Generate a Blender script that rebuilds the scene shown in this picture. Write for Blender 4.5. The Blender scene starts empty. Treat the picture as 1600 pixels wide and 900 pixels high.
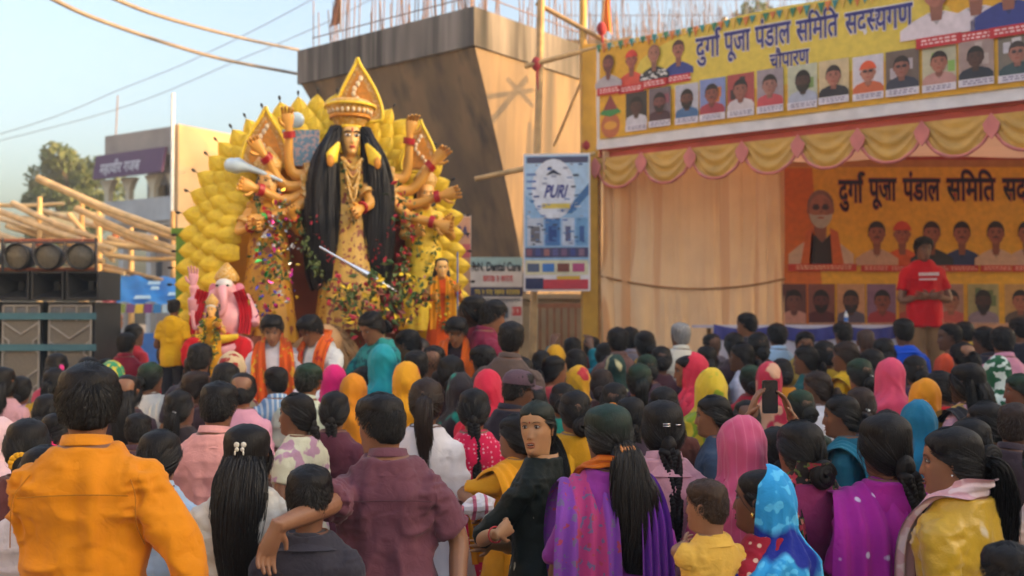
import bpy, math, random
import numpy as np
from mathutils import Matrix, Vector, Euler
R = math.radians
sc = bpy.context.scene
col = sc.collection
# ------------------------------------------------------------------ camera, sky, sun, exposure
CH, FPX, PITCH = 1.85, 1600.0, math.atan(50 / 1600)
cd = bpy.data.cameras.new('camera'); cam = bpy.data.objects.new('camera', cd); col.objects.link(cam)
cam.location = (0, 0, CH); cam.rotation_euler = (R(90) + PITCH, 0, 0)
cd.sensor_width = 36; cd.lens = 36; cd.clip_end = 2000; cd.clip_start = .05
cd.dof.use_dof = True; cd.dof.focus_distance = 3.75; cd.dof.aperture_fstop = 2.5
sc.camera = cam
SUN_AZ, SUN_EL = R(14), R(12)          # azimuth measured from +X towards -Y (sun on the right, a little behind the camera)
w = bpy.data.worlds.new('World'); sc.world = w; w.use_nodes = True
nt = w.node_tree; bg = nt.nodes['Background']
sky = nt.nodes.new('ShaderNodeTexSky'); sky.sky_type = 'NISHITA'; sky.sun_disc = False
sky.sun_elevation = SUN_EL; sky.sun_rotation = R(90) + SUN_AZ
sky.air_density = 1.0; sky.dust_density = 8.0; sky.ozone_density = 1.0
hs = nt.nodes.new('ShaderNodeHueSaturation'); hs.inputs['Saturation'].default_value = 1.05
nt.links.new(sky.outputs[0], hs.inputs['Color']); nt.links.new(hs.outputs[0], bg.inputs[0])
bg.inputs[1].default_value = .15
sd = bpy.data.lights.new('sun', 'SUN'); sun = bpy.data.objects.new('sun', sd); col.objects.link(sun)
sd.energy = 2.0; sd.angle = R(.6); sd.color = (1, .53, .15)
sv = Vector((math.cos(SUN_AZ) * math.cos(SUN_EL), -math.sin(SUN_AZ) * math.cos(SUN_EL), math.sin(SUN_EL)))
sun.rotation_euler = sv.to_track_quat('Z', 'Y').to_euler()
vs = sc.view_settings; vs.view_transform = 'Standard'; vs.look = 'None'; vs.exposure = 2.12; vs.gamma = 1
sc.cycles.use_denoising = True; sc.cycles.max_bounces = 6; sc.cycles.diffuse_bounces = 3; sc.cycles.transparent_max_bounces = 6
sc.cycles.caustics_reflective = False; sc.cycles.caustics_refractive = False

# ------------------------------------------------------------------ pixel helpers (a pixel gives a direction; depth comes from what a thing stands on)
def ray(x, y):
    s, c = math.sin(PITCH), math.cos(PITCH)
    return np.array([x - 800, 1600 * c - (450 - y) * s, 1600 * s + (450 - y) * c]) / 1600
def P(x, y, Y):
    d = ray(x, y); return np.array([0, 0, CH]) + d * (Y / d[1])
# ------------------------------------------------------------------ numeric helpers
rng = np.random.default_rng(7)
def _h(i, seed):
    n = (i[..., 0] * 374761393 + i[..., 1] * 668265263 + i[..., 2] * 2147483647 + seed * 144269504) & 0xffffffff
    n = ((n ^ (n >> 13)) * 1274126177) & 0xffffffff
    return ((n ^ (n >> 16)) & 0xffff) / 32767.5 - 1
def vn(p, seed=0):                       # smooth value noise in -1..1
    p = np.asarray(p, float); i = np.floor(p).astype(np.int64); f = p - i; f = f * f * (3 - 2 * f); r = 0
    for a in (0, 1):
        for b in (0, 1):
            for c in (0, 1):
                wt = (f[..., 0] if a else 1 - f[..., 0]) * (f[..., 1] if b else 1 - f[..., 1]) * (f[..., 2] if c else 1 - f[..., 2])
                r = r + wt * _h(i + np.array([a, b, c]), seed)
    return r
def sst(a, b, x):
    t = np.clip((x - a) / (b - a), 0, 1); return t * t * (3 - 2 * t)
def lerp(a, b, t): return a + (b - a) * t
def cr(pts, n):                          # smooth curve through points, n samples
    p = np.asarray(pts, float); k = len(p)
    if k == 2: return np.array([lerp(p[0], p[1], t) for t in np.linspace(0, 1, n)])
    q = np.concatenate([(2 * p[0] - p[1])[None], p, (2 * p[-1] - p[-2])[None]]); o = []
    for s in np.linspace(0, k - 1, n):
        i = min(int(s), k - 2); t = s - i; a, b, c, d = q[i:i + 4]
        o.append(.5 * ((2 * b) + (c - a) * t + (2 * a - 5 * b + 4 * c - d) * t * t + (3 * b - a - 3 * c + d) * t ** 3))
    return np.array(o)
def rotz(a):
    c, s = math.cos(a), math.sin(a); return np.array([[c, -s, 0], [s, c, 0], [0, 0, 1]])
def rotx(a):
    c, s = math.cos(a), math.sin(a); return np.array([[1, 0, 0], [0, c, -s], [0, s, c]])
def roty(a):
    c, s = math.cos(a), math.sin(a); return np.array([[c, 0, s], [0, 1, 0], [-s, 0, c]])

class G:                                 # geometry collector: vertices, faces, per-face material slot, per-vertex colour
    def __init__(s): s.V = []; s.C = []; s.F = []; s.M = []; s.n = 0; s.c = (1, 1, 1)
    def raw(s, V, F, m=0, c=None):
        V = np.asarray(V, float).reshape(-1, 3); s.V.append(V)
        s.C.append(np.broadcast_to(np.asarray(s.c if c is None else c, float), (len(V), 3)))
        for f in F:
            f = np.asarray(f, np.int64)
            if f.size == 0: continue
            s.F.append(f + s.n); s.M.append(np.full(len(f), m))
        s.n += len(V); return s
    def grid(s, A, m=0, cu=False, cv=False, c=None):        # A (k,n,3); cu closes rings, cv closes the other way
        A = np.asarray(A, float); k, n = A.shape[:2]
        i = np.arange(k if cv else k - 1)[:, None]; j = np.arange(n if cu else n - 1)[None, :]
        a = i * n + j; b = i * n + (j + 1) % n; d = ((i + 1) % k) * n + j; e = ((i + 1) % k) * n + (j + 1) % n
        if c is not None and np.ndim(c) == 3: c = np.asarray(c).reshape(-1, 3)
        return s.raw(A, [np.stack([a, b, e, d], -1).reshape(-1, 4)], m, c)
    def loft(s, A, m=0, cap=True, c=None):
        A = np.asarray(A, float); n = A.shape[1]; k = len(A)
        s.grid(A, m, True, c=c)
        if cap:
            for ring, fl in ((A[0], True), (A[-1], False)):
                ctr = ring.mean(0); V = np.vstack([ring, ctr]); j = np.arange(n)
                t = np.stack([j, (j + 1) % n, np.full(n, n)], -1)
                cc = None
                if c is not None: cc = c if np.ndim(c) < 2 else np.asarray(c)[0 if fl else -1].mean(0)
                s.raw(V, [t[:, ::-1] if fl else t], m, cc)
        return s
    def tube(s, pts, r, n=8, k=None, m=0, cap=True, flat=1.0, c=None, up=None):
        p = np.asarray(pts, float)
        if k: r = np.interp(np.linspace(0, 1, k), np.linspace(0, 1, len(np.atleast_1d(r))), np.atleast_1d(r)); p = cr(p, k)
        r = np.broadcast_to(np.asarray(r, float), (len(p),)) if np.ndim(r) == 0 else np.interp(np.linspace(0, 1, len(p)), np.linspace(0, 1, len(r)), r)
        t = np.gradient(p, axis=0); t /= np.linalg.norm(t, axis=1)[:, None] + 1e-9
        u = np.array(up if up is not None else ([0, 0, 1] if abs(t[0][2]) < .9 else [0, 1, 0]), float); an = np.linspace(0, 2 * math.pi, n, endpoint=False); A = []
        for i in range(len(p)):
            u = u - t[i] * u.dot(t[i]); u /= np.linalg.norm(u) + 1e-9; b = np.cross(t[i], u)
            A.append(p[i] + r[i] * (np.cos(an)[:, None] * b * flat + np.sin(an)[:, None] * u))
        return s.loft(A, m, cap, c)
    def ball(s, ctr, r, n=12, k=8, m=0, c=None, rot=None):
        r = np.broadcast_to(np.asarray(r, float), (3,)); th = np.linspace(0, 2 * math.pi, n, endpoint=False); ph = np.linspace(-math.pi / 2 + .08, math.pi / 2 - .08, k)
        A = np.stack([np.cos(ph)[:, None] * np.cos(th), np.cos(ph)[:, None] * np.sin(th), np.sin(ph)[:, None] * np.ones(n)], -1) * r
        if rot is not None: A = A @ np.asarray(rot).T
        return s.loft(A + np.asarray(ctr), m, True, c)
    def box(s, lo, hi, m=0, c=None, rot=None, ctr=None):
        l, h = np.asarray(lo, float), np.asarray(hi, float)
        V = np.array([[(l, h)[i][0], (l, h)[j][1], (l, h)[k][2]] for k in (0, 1) for j in (0, 1) for i in (0, 1)])
        if rot is not None: cc = np.zeros(3) if ctr is None else np.asarray(ctr); V = (V - cc) @ np.asarray(rot).T + cc
        return s.raw(V, [np.array([[0, 2, 3, 1], [4, 5, 7, 6], [0, 1, 5, 4], [2, 6, 7, 3], [0, 4, 6, 2], [1, 3, 7, 5]])], m, c)
    def prism(s, o, y0, y1, m=0, c=None, B=None):            # outline (x,z) extruded in y; B maps local to world
        o = np.asarray(o, float); n = len(o); ctr = o.mean(0)
        V = np.vstack([np.c_[o[:, 0], np.full(n, y0), o[:, 1]], np.c_[o[:, 0], np.full(n, y1), o[:, 1]], [[ctr[0], y0, ctr[1]], [ctr[0], y1, ctr[1]]]])
        if B is not None: V = B(V)
        j = np.arange(n); jn = (j + 1) % n
        return s.raw(V, [np.stack([j, jn, n + jn, n + j], -1), np.stack([jn, j, np.full(n, 2 * n)], -1), np.stack([n + j, n + jn, np.full(n, 2 * n + 1)], -1)], m, c)
    def poly(s, o, y, c=None, m=0):                          # flat fan polygon in the xz plane (for prints)
        o = np.asarray(o, float); n = len(o); V = np.vstack([np.c_[o[:, 0], np.full(n, y), o[:, 1]], [[o[:, 0].mean(), y, o[:, 1].mean()]]])
        j = np.arange(n); return s.raw(V, [np.stack([j, (j + 1) % n, np.full(n, n)], -1)], m, c)
    def add(s, g, T=None, m=None, off=(0, 0, 0)):
        b = s.n
        for V, C in zip(g.V, g.C):
            s.V.append((V if T is None else V @ np.asarray(T).T) + np.asarray(off)); s.C.append(C); s.n += len(V)
        for f, mm in zip(g.F, g.M): s.F.append(f + b); s.M.append(mm if m is None else np.full(len(f), m))
        return s
    def verts(s): return np.vstack(s.V)
    def setv(s, V): s.V = [V]; s.C = [np.vstack(s.C)]
    def mesh(s, name, smooth=True, colour=False):
        V = np.vstack(s.V) if s.V else np.zeros((0, 3)); me = bpy.data.meshes.new(name)
        idx = np.concatenate([f.ravel() for f in s.F]); cnt = np.concatenate([np.full(len(f), f.shape[1]) for f in s.F]); mi = np.concatenate(s.M)
        me.vertices.add(len(V)); me.vertices.foreach_set('co', V.ravel()); me.loops.add(len(idx)); me.loops.foreach_set('vertex_index', idx.astype(np.int32))
        me.polygons.add(len(cnt)); st = np.concatenate([[0], np.cumsum(cnt)[:-1]]); me.polygons.foreach_set('loop_start', st.astype(np.int32))
        me.polygons.foreach_set('material_index', mi.astype(np.int32)); me.polygons.foreach_set('use_smooth', np.full(len(cnt), smooth))
        if colour:
            a = me.color_attributes.new('Col', 'FLOAT_COLOR', 'POINT'); C = np.vstack(s.C); a.data.foreach_set('color', np.c_[C, np.ones(len(C))].astype(np.float32).ravel())
        me.update(calc_edges=True); me.validate(); return me
    def obj(s, name, mats, parent=None, smooth=True, colour=False, loc=None, rz=0, kind=None):
        return link(name, s.mesh(name, smooth, colour), mats, parent, loc, rz, kind)
def link(name, me, mats, parent=None, loc=None, rz=0, kind=None):
    o = bpy.data.objects.new(name, me); col.objects.link(o)
    mats = mats if isinstance(mats, (list, tuple)) else [mats]
    while len(me.materials) < len(mats): me.materials.append(mats[len(me.materials)])
    for i, m in enumerate(mats):
        if me.materials[i] != m: o.material_slots[i].link = 'OBJECT'; o.material_slots[i].material = m
    if loc is not None: o.location = loc
    o.rotation_euler = (0, 0, rz)
    if parent: o.parent = parent
    if kind: o['kind'] = kind
    return o
def tag(o, label, cat, group=None):
    o['label'] = label; o['category'] = cat
    if group: o['group'] = group
    return o
def thing(name, label, cat, loc=(0, 0, 0), rz=0, group=None):
    o = bpy.data.objects.new(name, None); col.objects.link(o); o.location = loc; o.rotation_euler = (0, 0, rz); o.empty_display_size = .1
    return tag(o, label, cat, group)
def remesh(g, vox, smooth=6):             # weld overlapping closed shapes into one continuous surface
    me = g.mesh('tmp'); o = bpy.data.objects.new('tmp', me); col.objects.link(o)
    md = o.modifiers.new('r', 'REMESH'); md.mode = 'VOXEL'; md.voxel_size = vox
    if smooth: sm = o.modifiers.new('s', 'SMOOTH'); sm.iterations = smooth; sm.factor = .5
    dg = bpy.context.evaluated_depsgraph_get(); dg.update(); e = o.evaluated_get(dg).to_mesh()
    V = np.empty(len(e.vertices) * 3); e.vertices.foreach_get('co', V); N = np.empty(len(e.vertices) * 3); e.vertices.foreach_get('normal', N)
    nl = len(e.loops); L = np.empty(nl, np.int32); e.loops.foreach_get('vertex_index', L)
    F = L.reshape(-1, 4) if nl == 4 * len(e.polygons) else None
    fs = [F] if F is not None else [np.array([p.vertices[:] for p in e.polygons if len(p.vertices) == k]) for k in (3, 4)]
    bpy.data.objects.remove(o); bpy.data.meshes.remove(me)
    r = G(); r.raw(V.reshape(-1, 3), fs); r.N = N.reshape(-1, 3); return r
def fold(g, amp, sc_, seed=0, ridge=False):   # push vertices along their normals by stretched noise
    V = g.verts(); n = vn(V * np.asarray(sc_), seed)
    if ridge: n = 1 - 2 * np.abs(n)
    a = amp(V) if callable(amp) else amp
    g.setv(V + g.N * (n * a)[:, None]); return g

# ------------------------------------------------------------------ materials (procedural)
_m = {}
def lin(c):
    if isinstance(c, str): c = [int(c[i:i + 2], 16) / 255 for i in (0, 2, 4)]; return tuple(x / 12.92 if x < .04045 else ((x + .055) / 1.055) ** 2.4 for x in c)
    return tuple(c)
def mat(name, c, rough=.7, var=.12, vs=6.0, bump=0.0, bs=40.0, c2=None, metal=0.0, spec=.5, sheen=0.0, attr=False, stretch=(1, 1, 1), trans=0.0, emit=0, coat=0, dist=0.0):
    if name in _m: return _m[name]
    m = bpy.data.materials.new(name); m.use_nodes = True; t = m.node_tree; N, L = t.nodes, t.links; b = N['Principled BSDF']
    b.inputs['Roughness'].default_value = rough; b.inputs['Metallic'].default_value = metal; b.inputs['Specular IOR Level'].default_value = spec
    b.inputs['Sheen Weight'].default_value = sheen; b.inputs['Coat Weight'].default_value = coat
    c = lin(c); tc = N.new('ShaderNodeTexCoord'); mp = N.new('ShaderNodeMapping'); mp.inputs['Scale'].default_value = stretch; L.new(tc.outputs['Object'], mp.inputs[0])
    nz = N.new('ShaderNodeTexNoise'); nz.inputs['Scale'].default_value = vs; nz.inputs['Detail'].default_value = 5; L.new(mp.outputs[0], nz.inputs['Vector'])
    mx = N.new('ShaderNodeMix'); mx.data_type = 'RGBA'; rp = N.new('ShaderNodeMapRange'); rp.inputs[1].default_value = .3; rp.inputs[2].default_value = .7; L.new(nz.outputs[0], rp.inputs[0]); L.new(rp.outputs[0], mx.inputs[0])
    if attr:
        at = N.new('ShaderNodeAttribute'); at.attribute_name = 'Col'; mu = N.new('ShaderNodeMix'); mu.data_type = 'RGBA'; mu.blend_type = 'MULTIPLY'; mu.inputs[0].default_value = 1
        mx.inputs[6].default_value = (1 - var,) * 3 + (1,); mx.inputs[7].default_value = (1 + var,) * 3 + (1,)
        L.new(mx.outputs[2], mu.inputs[6]); L.new(at.outputs[0], mu.inputs[7]); L.new(mu.outputs[2], b.inputs['Base Color'])
    else:
        d = lin(c2) if c2 is not None else tuple(x * (1 - var) for x in c)
        e = c if c2 is not None else tuple(min(1, x * (1 + var)) for x in c)
        mx.inputs[6].default_value = (*d, 1); mx.inputs[7].default_value = (*e, 1); L.new(mx.outputs[2], b.inputs['Base Color'])
    if bump:
        n2 = N.new('ShaderNodeTexNoise'); n2.inputs['Scale'].default_value = bs; n2.inputs['Detail'].default_value = 4; n2.inputs['Distortion'].default_value = dist; L.new(mp.outputs[0], n2.inputs['Vector'])
        bp = N.new('ShaderNodeBump'); bp.inputs['Strength'].default_value = min(1, bump); bp.inputs['Distance'].default_value = .01; L.new(n2.outputs[0], bp.inputs['Height']); L.new(bp.outputs[0], b.inputs['Normal'])
    if trans:
        tr = N.new('ShaderNodeBsdfTranslucent'); tr.inputs[0].default_value = (*c, 1); ms = N.new('ShaderNodeMixShader'); ms.inputs[0].default_value = trans
        L.new(b.outputs[0], ms.inputs[1]); L.new(tr.outputs[0], ms.inputs[2]); L.new(ms.outputs[0], N['Material Output'].inputs[0])
    _m[name] = m; m.diffuse_color = (*c, 1); return m
def pattern(m, kind, c2, scale=20.0, size=.25, stretch=(1, 1, 1), seed=0.0):   # printed pattern laid over a cloth material
    t = m.node_tree; N, L = t.nodes, t.links; b = N['Principled BSDF']; src = b.inputs['Base Color'].links[0].from_socket
    tc = N.new('ShaderNodeTexCoord'); mp = N.new('ShaderNodeMapping'); mp.inputs['Scale'].default_value = stretch; mp.inputs['Location'].default_value = (seed, seed, seed); L.new(tc.outputs['Object'], mp.inputs[0])
    r = N.new('ShaderNodeMapRange')
    if kind == 'dots': x = N.new('ShaderNodeTexVoronoi'); x.inputs['Scale'].default_value = scale; x.inputs['Randomness'].default_value = .35; o = x.outputs['Distance']; r.inputs[1].default_value = size + .06; r.inputs[2].default_value = size
    elif kind == 'stripe': x = N.new('ShaderNodeTexWave'); x.inputs['Scale'].default_value = scale; x.inputs['Distortion'].default_value = .6; o = x.outputs['Fac']; r.inputs[1].default_value = 1 - size; r.inputs[2].default_value = 1 - size + .1
    else: x = N.new('ShaderNodeTexNoise'); x.inputs['Scale'].default_value = scale; x.inputs['Detail'].default_value = 1.5; o = x.outputs[0]; x.inputs['Detail'].default_value = 5 if kind == 'soft' else 1.5; r.inputs[1].default_value = 1 - size; r.inputs[2].default_value = 1 - size + (.22 if kind == 'soft' else .04)
    L.new(mp.outputs[0], x.inputs['Vector']); L.new(o, r.inputs[0])
    mx = N.new('ShaderNodeMix'); mx.data_type = 'RGBA'; L.new(r.outputs[0], mx.inputs[0]); L.new(src, mx.inputs[6]); mx.inputs[7].default_value = (*lin(c2), 1); L.new(mx.outputs[2], b.inputs['Base Color']); return m

# ------------------------------------------------------------------ lettering
def letters(s, size=1.0, bold=.012, space=1.0):
    c = bpy.data.curves.new('t', 'FONT'); c.body = s; c.size = size; c.offset = bold * size; c.space_character = space; c.resolution_u = 3
    o = bpy.data.objects.new('t', c); col.objects.link(o); dg = bpy.context.evaluated_depsgraph_get(); dg.update(); e = o.evaluated_get(dg).to_mesh()
    V = np.empty(len(e.vertices) * 3); e.vertices.foreach_get('co', V); V = V.reshape(-1, 3); T = [p.vertices[:] for p in e.polygons]
    bpy.data.objects.remove(o); bpy.data.curves.remove(c)
    return V[:, :2], T
def word(g, s, x0, x1, z0, z1, y, c, bold=.012, extra=None, outline=None, shear=0.0):
    """lettering s fitted so the text spans x0..x1 and the body band z0..z1 (baseline to headline); extra marks = list of strokes in em units"""
    for k, (bd, cc, yy) in enumerate(([(bold + .028, outline, y)] if outline is not None else []) + [(bold, c, y - (.003 if outline is not None else 0))]):
        V, T = letters(s, 1.0, bd); V0, _ = letters(s, 1.0, bold)
        lo, hi = V0[:, 0].min(), V0[:, 0].max(); sx = (x1 - x0) / (hi - lo); sz = (z1 - z0) / .66
        W = np.c_[x0 + (V[:, 0] - lo) * sx, np.full(len(V), yy), z0 + V[:, 1] * sz]
        for n in (3, 4): g.raw(W, [np.array([t for t in T if len(t) == n])], 0, c=cc) if any(len(t) == n for t in T) else None
        for st in (extra or []):
            p = np.array([[x0 + (a - lo) * sx, yy - .001, z0 + b * sz] for a, b in st]); g2 = cr(p, 8); wdt = (.05 + bd * 1.2) * sz
            d = np.gradient(g2, axis=0); nn = np.c_[-d[:, 2], 0 * d[:, 0], d[:, 0]]; nn /= np.linalg.norm(nn, axis=1)[:, None]
            g.grid(np.stack([g2 + nn * wdt * .7, g2 - nn * wdt * .7], 1), c=cc)
    return g
# ------------------------------------------------------------------ the setting
def structure(o): o['kind'] = 'structure'; return o
g = G(); n = 60; xs = np.sign(np.linspace(-1, 1, n)) * np.abs(np.linspace(-1, 1, n)) ** 2.2 * 400
A = np.stack(np.meshgrid(xs, xs + 20, indexing='xy'), -1); A = np.dstack([A, .012 * vn(np.dstack([A * .5, A[..., :1] * 0]), 3)])
structure(g.grid(A).obj('ground', mat('dusty_ground', (.26, .20, .14), .95, c2=(.16, .125, .09), vs=.8, bump=.5, bs=12)))

class Board:                              # a vertical plane; local x runs along it, z is up, local -y is its front
    def __init__(s, x, y, a): s.o = np.array([x, y, 0.]); s.a = a; s.t = np.array([math.cos(a), math.sin(a), 0]); s.nrm = np.array([math.sin(a), -math.cos(a), 0])
    def uv(s, px, py):
        d = ray(px, py); c = np.array([0, 0, CH]); k = (s.o - c).dot(s.nrm) / d.dot(s.nrm); p = c + d * k; return (p - s.o).dot(s.t), p[2]
    def place(s, o): o.location = s.o; o.rotation_euler = (0, 0, s.a); return o
PRINT = mat('printed_vinyl', (1, 1, 1), .5, .11, attr=True, vs=14)
L = lin
def ell(cx, cz, rx, rz, n=18, a0=0, a1=360):
    t = np.radians(np.linspace(a0, a1, n, endpoint=(a1 - a0 < 360))); return np.c_[cx + rx * np.cos(t), cz + rz * np.sin(t)]
def portrait(g, x0, x1, z0, z1, y, bg, shirt, skin, hair, seed=0, style=(), bgc2=None, wide=1.0, full=False, clip=True):
    """one printed head-and-shoulders picture filling x0..x1, z0..z1"""
    r = random.Random(seed); h = z1 - z0; cx = (x0 + x1) / 2 + r.uniform(-.02, .02) * h; q = [y]
    def nx(): q[0] -= .0009; return q[0]
    sk = np.array(L(skin)); sh = np.array(L(shirt)); ha = np.array(L(hair))
    if bg is not None:
        g.poly([(x0, z0), (x1, z0), (x1, z1), (x0, z1)], nx(), L(bg))
        if bgc2 is not None:
            for _ in range(3): a = r.uniform(x0 + .1 * (x1 - x0), x1 - .22 * (x1 - x0)); b = r.uniform(z0 + .25 * h, z1 - .3 * h); g.poly([(a, b), (a + .2 * (x1 - x0), b), (a + .2 * (x1 - x0), b + .28 * h), (a, b + .28 * h)], nx(), L(bgc2))
    W = (x1 - x0) if bg is not None or full else h * .86 * wide
    a, b = (max(x0, cx - W / 2), min(x1, cx + W / 2)) if bg is not None else (cx - W / 2, cx + W / 2)
    s = h * wide; fz = z0 + (.60 - .06 * (wide - 1) * 5) * h if wide > 1 else z0 + .60 * h; frx, frz = .155 * s, .205 * s
    o = [(a, z0), (b, z0), (b, z0 + .13 * h), (cx + .27 * s if cx + .27 * s < b else b, z0 + .235 * h), (cx + .1 * s, z0 + .31 * h), (cx - .1 * s, z0 + .31 * h), (cx - .27 * s if cx - .27 * s > a else a, z0 + .235 * h), (a, z0 + .13 * h)]
    g.poly(o, nx(), sh)
    g.poly([(cx - .1 * s, z0 + .30 * h), (cx, z0 + .14 * h), (cx + .1 * s, z0 + .30 * h)], nx(), sh * .55 if 'tee' not in style else sh)
    g.poly([(cx - .06 * s, z0 + .2 * h), (cx + .06 * s, z0 + .2 * h), (cx + .085 * s, z0 + .48 * h), (cx - .085 * s, z0 + .48 * h)], nx(), sk * .68)
    if 'check' in style:
        yy = nx()
        for i in range(26): u = r.uniform(a, b - .08 * s); v = r.uniform(z0, z0 + .2 * h); g.poly([(u, v), (u + .07 * s, v), (u + .07 * s, v + .035 * h), (u, v + .035 * h)], yy - i * 1e-5, (.7, .7, .7))
    hr = 1.12
    if 'turban' not in style: g.poly(ell(cx, fz + .055 * s, frx * hr, frz * 1.02, 20), nx(), ha)
    g.poly(ell(cx - frx * .98, fz - .01 * s, .028 * s, .05 * s, 10), nx(), sk * .75); g.poly(ell(cx + frx * .98, fz - .01 * s, .028 * s, .05 * s, 10), q[0], sk * .75)
    g.poly(ell(cx, fz, frx, frz), nx(), sk)
    g.poly(np.vstack([ell(cx + .03 * s, fz - .02 * s, frx * .78, frz * .86, 12, -90, 90), [(cx + .07 * s, fz)]]), nx(), sk * .8)
    if 'bald' not in style and 'turban' not in style: g.poly(np.vstack([ell(cx, fz + .05 * s, frx * 1.1, frz * .98, 14, 12, 168), [(cx - frx * .8, fz + .115 * s), (cx, fz + .135 * s), (cx + frx * .8, fz + .115 * s)]]), nx(), ha)
    if 'turban' in style: g.poly(np.vstack([ell(cx, fz + .04 * s, frx * 1.22, frz * 1.1, 16, 5, 175), [(cx - frx * .9, fz + .08 * s), (cx + frx * .9, fz + .08 * s)]]), nx(), ha)
    if 'beard' in style: g.poly(np.vstack([ell(cx, fz - .03 * s, frx * 1.0, frz * 1.05, 14, 185, 355), [(cx + frx * .6, fz - .07 * s), (cx - frx * .6, fz - .07 * s)]]), nx(), ha * 1.3 if 'grey' not in style else np.array((.5, .48, .45)))
    d = nx(); dk = np.array((.03, .02, .02))
    for sg in (-1, 1):
        if 'shades' in style: g.poly(ell(cx + sg * .062 * s, fz + .03 * s, .055 * s, .035 * s, 10), d - .0004 * sg, dk)
        else:
            g.poly(ell(cx + sg * .062 * s, fz + .03 * s, .03 * s, .013 * s, 8), d, dk); g.poly([(cx + sg * .03 * s, fz + .057 * s), (cx + sg * .1 * s, fz + .062 * s), (cx + sg * .1 * s, fz + .075 * s), (cx + sg * .03 * s, fz + .073 * s)], d, dk)
        if 'glasses' in style: g.poly(ell(cx + sg * .062 * s, fz + .03 * s, .05 * s, .036 * s, 12), d + .0004, dk * 3)
    g.poly([(cx - .022 * s, fz - .045 * s), (cx + .03 * s, fz - .045 * s), (cx + .012 * s, fz + .03 * s)], d, sk * .66)
    g.poly(ell(cx, fz - .105 * s, .05 * s, .014 * s, 10), d - .0003, sk * (.8, .42, .4))
    if 'tache' in style: g.poly(np.vstack([ell(cx, fz - .075 * s, .07 * s, .026 * s, 10, -10, 190)]), d - .0006, dk)
    nx(); return q[0]

# --- flyover pier under construction
O = np.array([-.56, 15.0]); d1 = np.array([-.78, .626]); d2 = np.array([.626, .78])
def pp(a, b, z): q = O + d1 * a + d2 * b; return np.array([q[0], q[1], z])
def ringp(a0, a1, b0, b1, z): return np.array([pp(a0, b0, z), pp(a0, b1, z), pp(a1, b1, z), pp(a1, b0, z)])
def dense(r, k=14): return np.vstack([np.linspace(r[i], r[(i + 1) % 4], k, endpoint=False) for i in range(4)])
CONC = mat('stained_concrete', (.25, .175, .105), .9, c2=(.10, .078, .060), vs=1.5, bump=.4, bs=14, stretch=(1, 1, .22))
CONC2 = mat('weathered_concrete_fascia', (.27, .24, .22), .92, c2=(.035, .033, .034), vs=1.3, bump=.35, bs=10, stretch=(1.6, 1.6, .22))
pattern(CONC, 'soft', (.065, .058, .052), 1.3, .50, (2.4, 2.4, .16)); pattern(CONC2, 'soft', (.02, .02, .021), 1.6, .52, (2.6, 2.6, .12), 4.0)
pier = thing('flyover_pier', 'massive unfinished concrete flyover pier with flared head and bare rebar behind the idol', 'pier', (*pp(1.6, 3, 0)[:2], 0))
def rel(A, o): return np.asarray(A) - np.array(o.location)
rs = [ringp(.15, 2.7, 1.42, 5.0, z) for z in (0, .8, 1.6, 2.35)] + [ringp(lerp(.15, .02, t), lerp(2.7, 3.96, t ** 1.1), lerp(1.42, .04, t ** 1.15), lerp(5, 6.4, t), lerp(2.35, 5.9, t)) for t in np.linspace(.12, 1, 8)]
G().loft([rel(dense(r), pier) for r in rs]).obj('stem', CONC, pier, smooth=False)
G().loft([rel(dense(ringp(-.02, 4.0, -.02, 6.45, z)), pier) for z in (5.9, 6.2, 6.48)]).obj('cap', [CONC2], pier, smooth=False)
g = G(); rr = random.Random(3)
for i in range(150):
    e = rr.random(); a, b = (rr.uniform(.1, 3.9), .12 + .1 * rr.random()) if e < .42 else ((.1 + .1 * rr.random(), rr.uniform(.1, 6.3)) if e < .75 else (rr.uniform(.1, 3.9), rr.uniform(.2, 6.3)))
    z = 6.47; hgt = rr.uniform(.35, 1.3); p = rel(pp(a, b, z), pier); g.tube([p, p + [rr.uniform(-.05, .05), rr.uniform(-.05, .05), hgt]], .009, 4)
for k in range(1): g.tube(rel([pp(.12, .3 + .0 * k, 6.75 + .2 * k), pp(.12, 6.2, 6.75 + .2 * k)], pier), .01, 4); g.tube(rel([pp(.2, .14, 6.7 + .22 * k), pp(3.8, .14, 6.7 + .22 * k)], pier), .01, 4)
g.obj('rebar', mat('rusty_rebar', (.22, .13, .09), .8), pier, kind='stuff')
def flag(px, py, Y, h, w_, c, label, lean=0.0):
    b = P(px, py, Y); t = thing('flag', label, 'flag', b)
    G().tube([(0, 0, 0), (lean, 0, h * 1.15)], .014, 6).obj('flagpole', mat('bamboo_dark', (.30, .19, .10), .7), t)
    u, v = np.meshgrid(np.linspace(0, 1, 12), np.linspace(0, 1, 12)); A = np.stack([.012 + lean * (.35 + .75 * v) + w_ * u * (.35 + .65 * (1 - v)), .05 * np.sin(u * 7 + v * 3) * u, h * (.25 + .85 * v) - .15 * u * h * (1 - v)], -1)
    G().grid(A).obj('cloth', mat('flag_' + label.split()[0], c, .8, trans=.25), t); return t
flag(532, 50, 16.4, .62, -.2, (.22, .09, .05), 'faded rust brown flag on the pier top beside the rebar')
flag(938, 62, 12.9, .62, .12, (.75, .20, .03), 'bright saffron pennant tied above the banner corner', .06)

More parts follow.
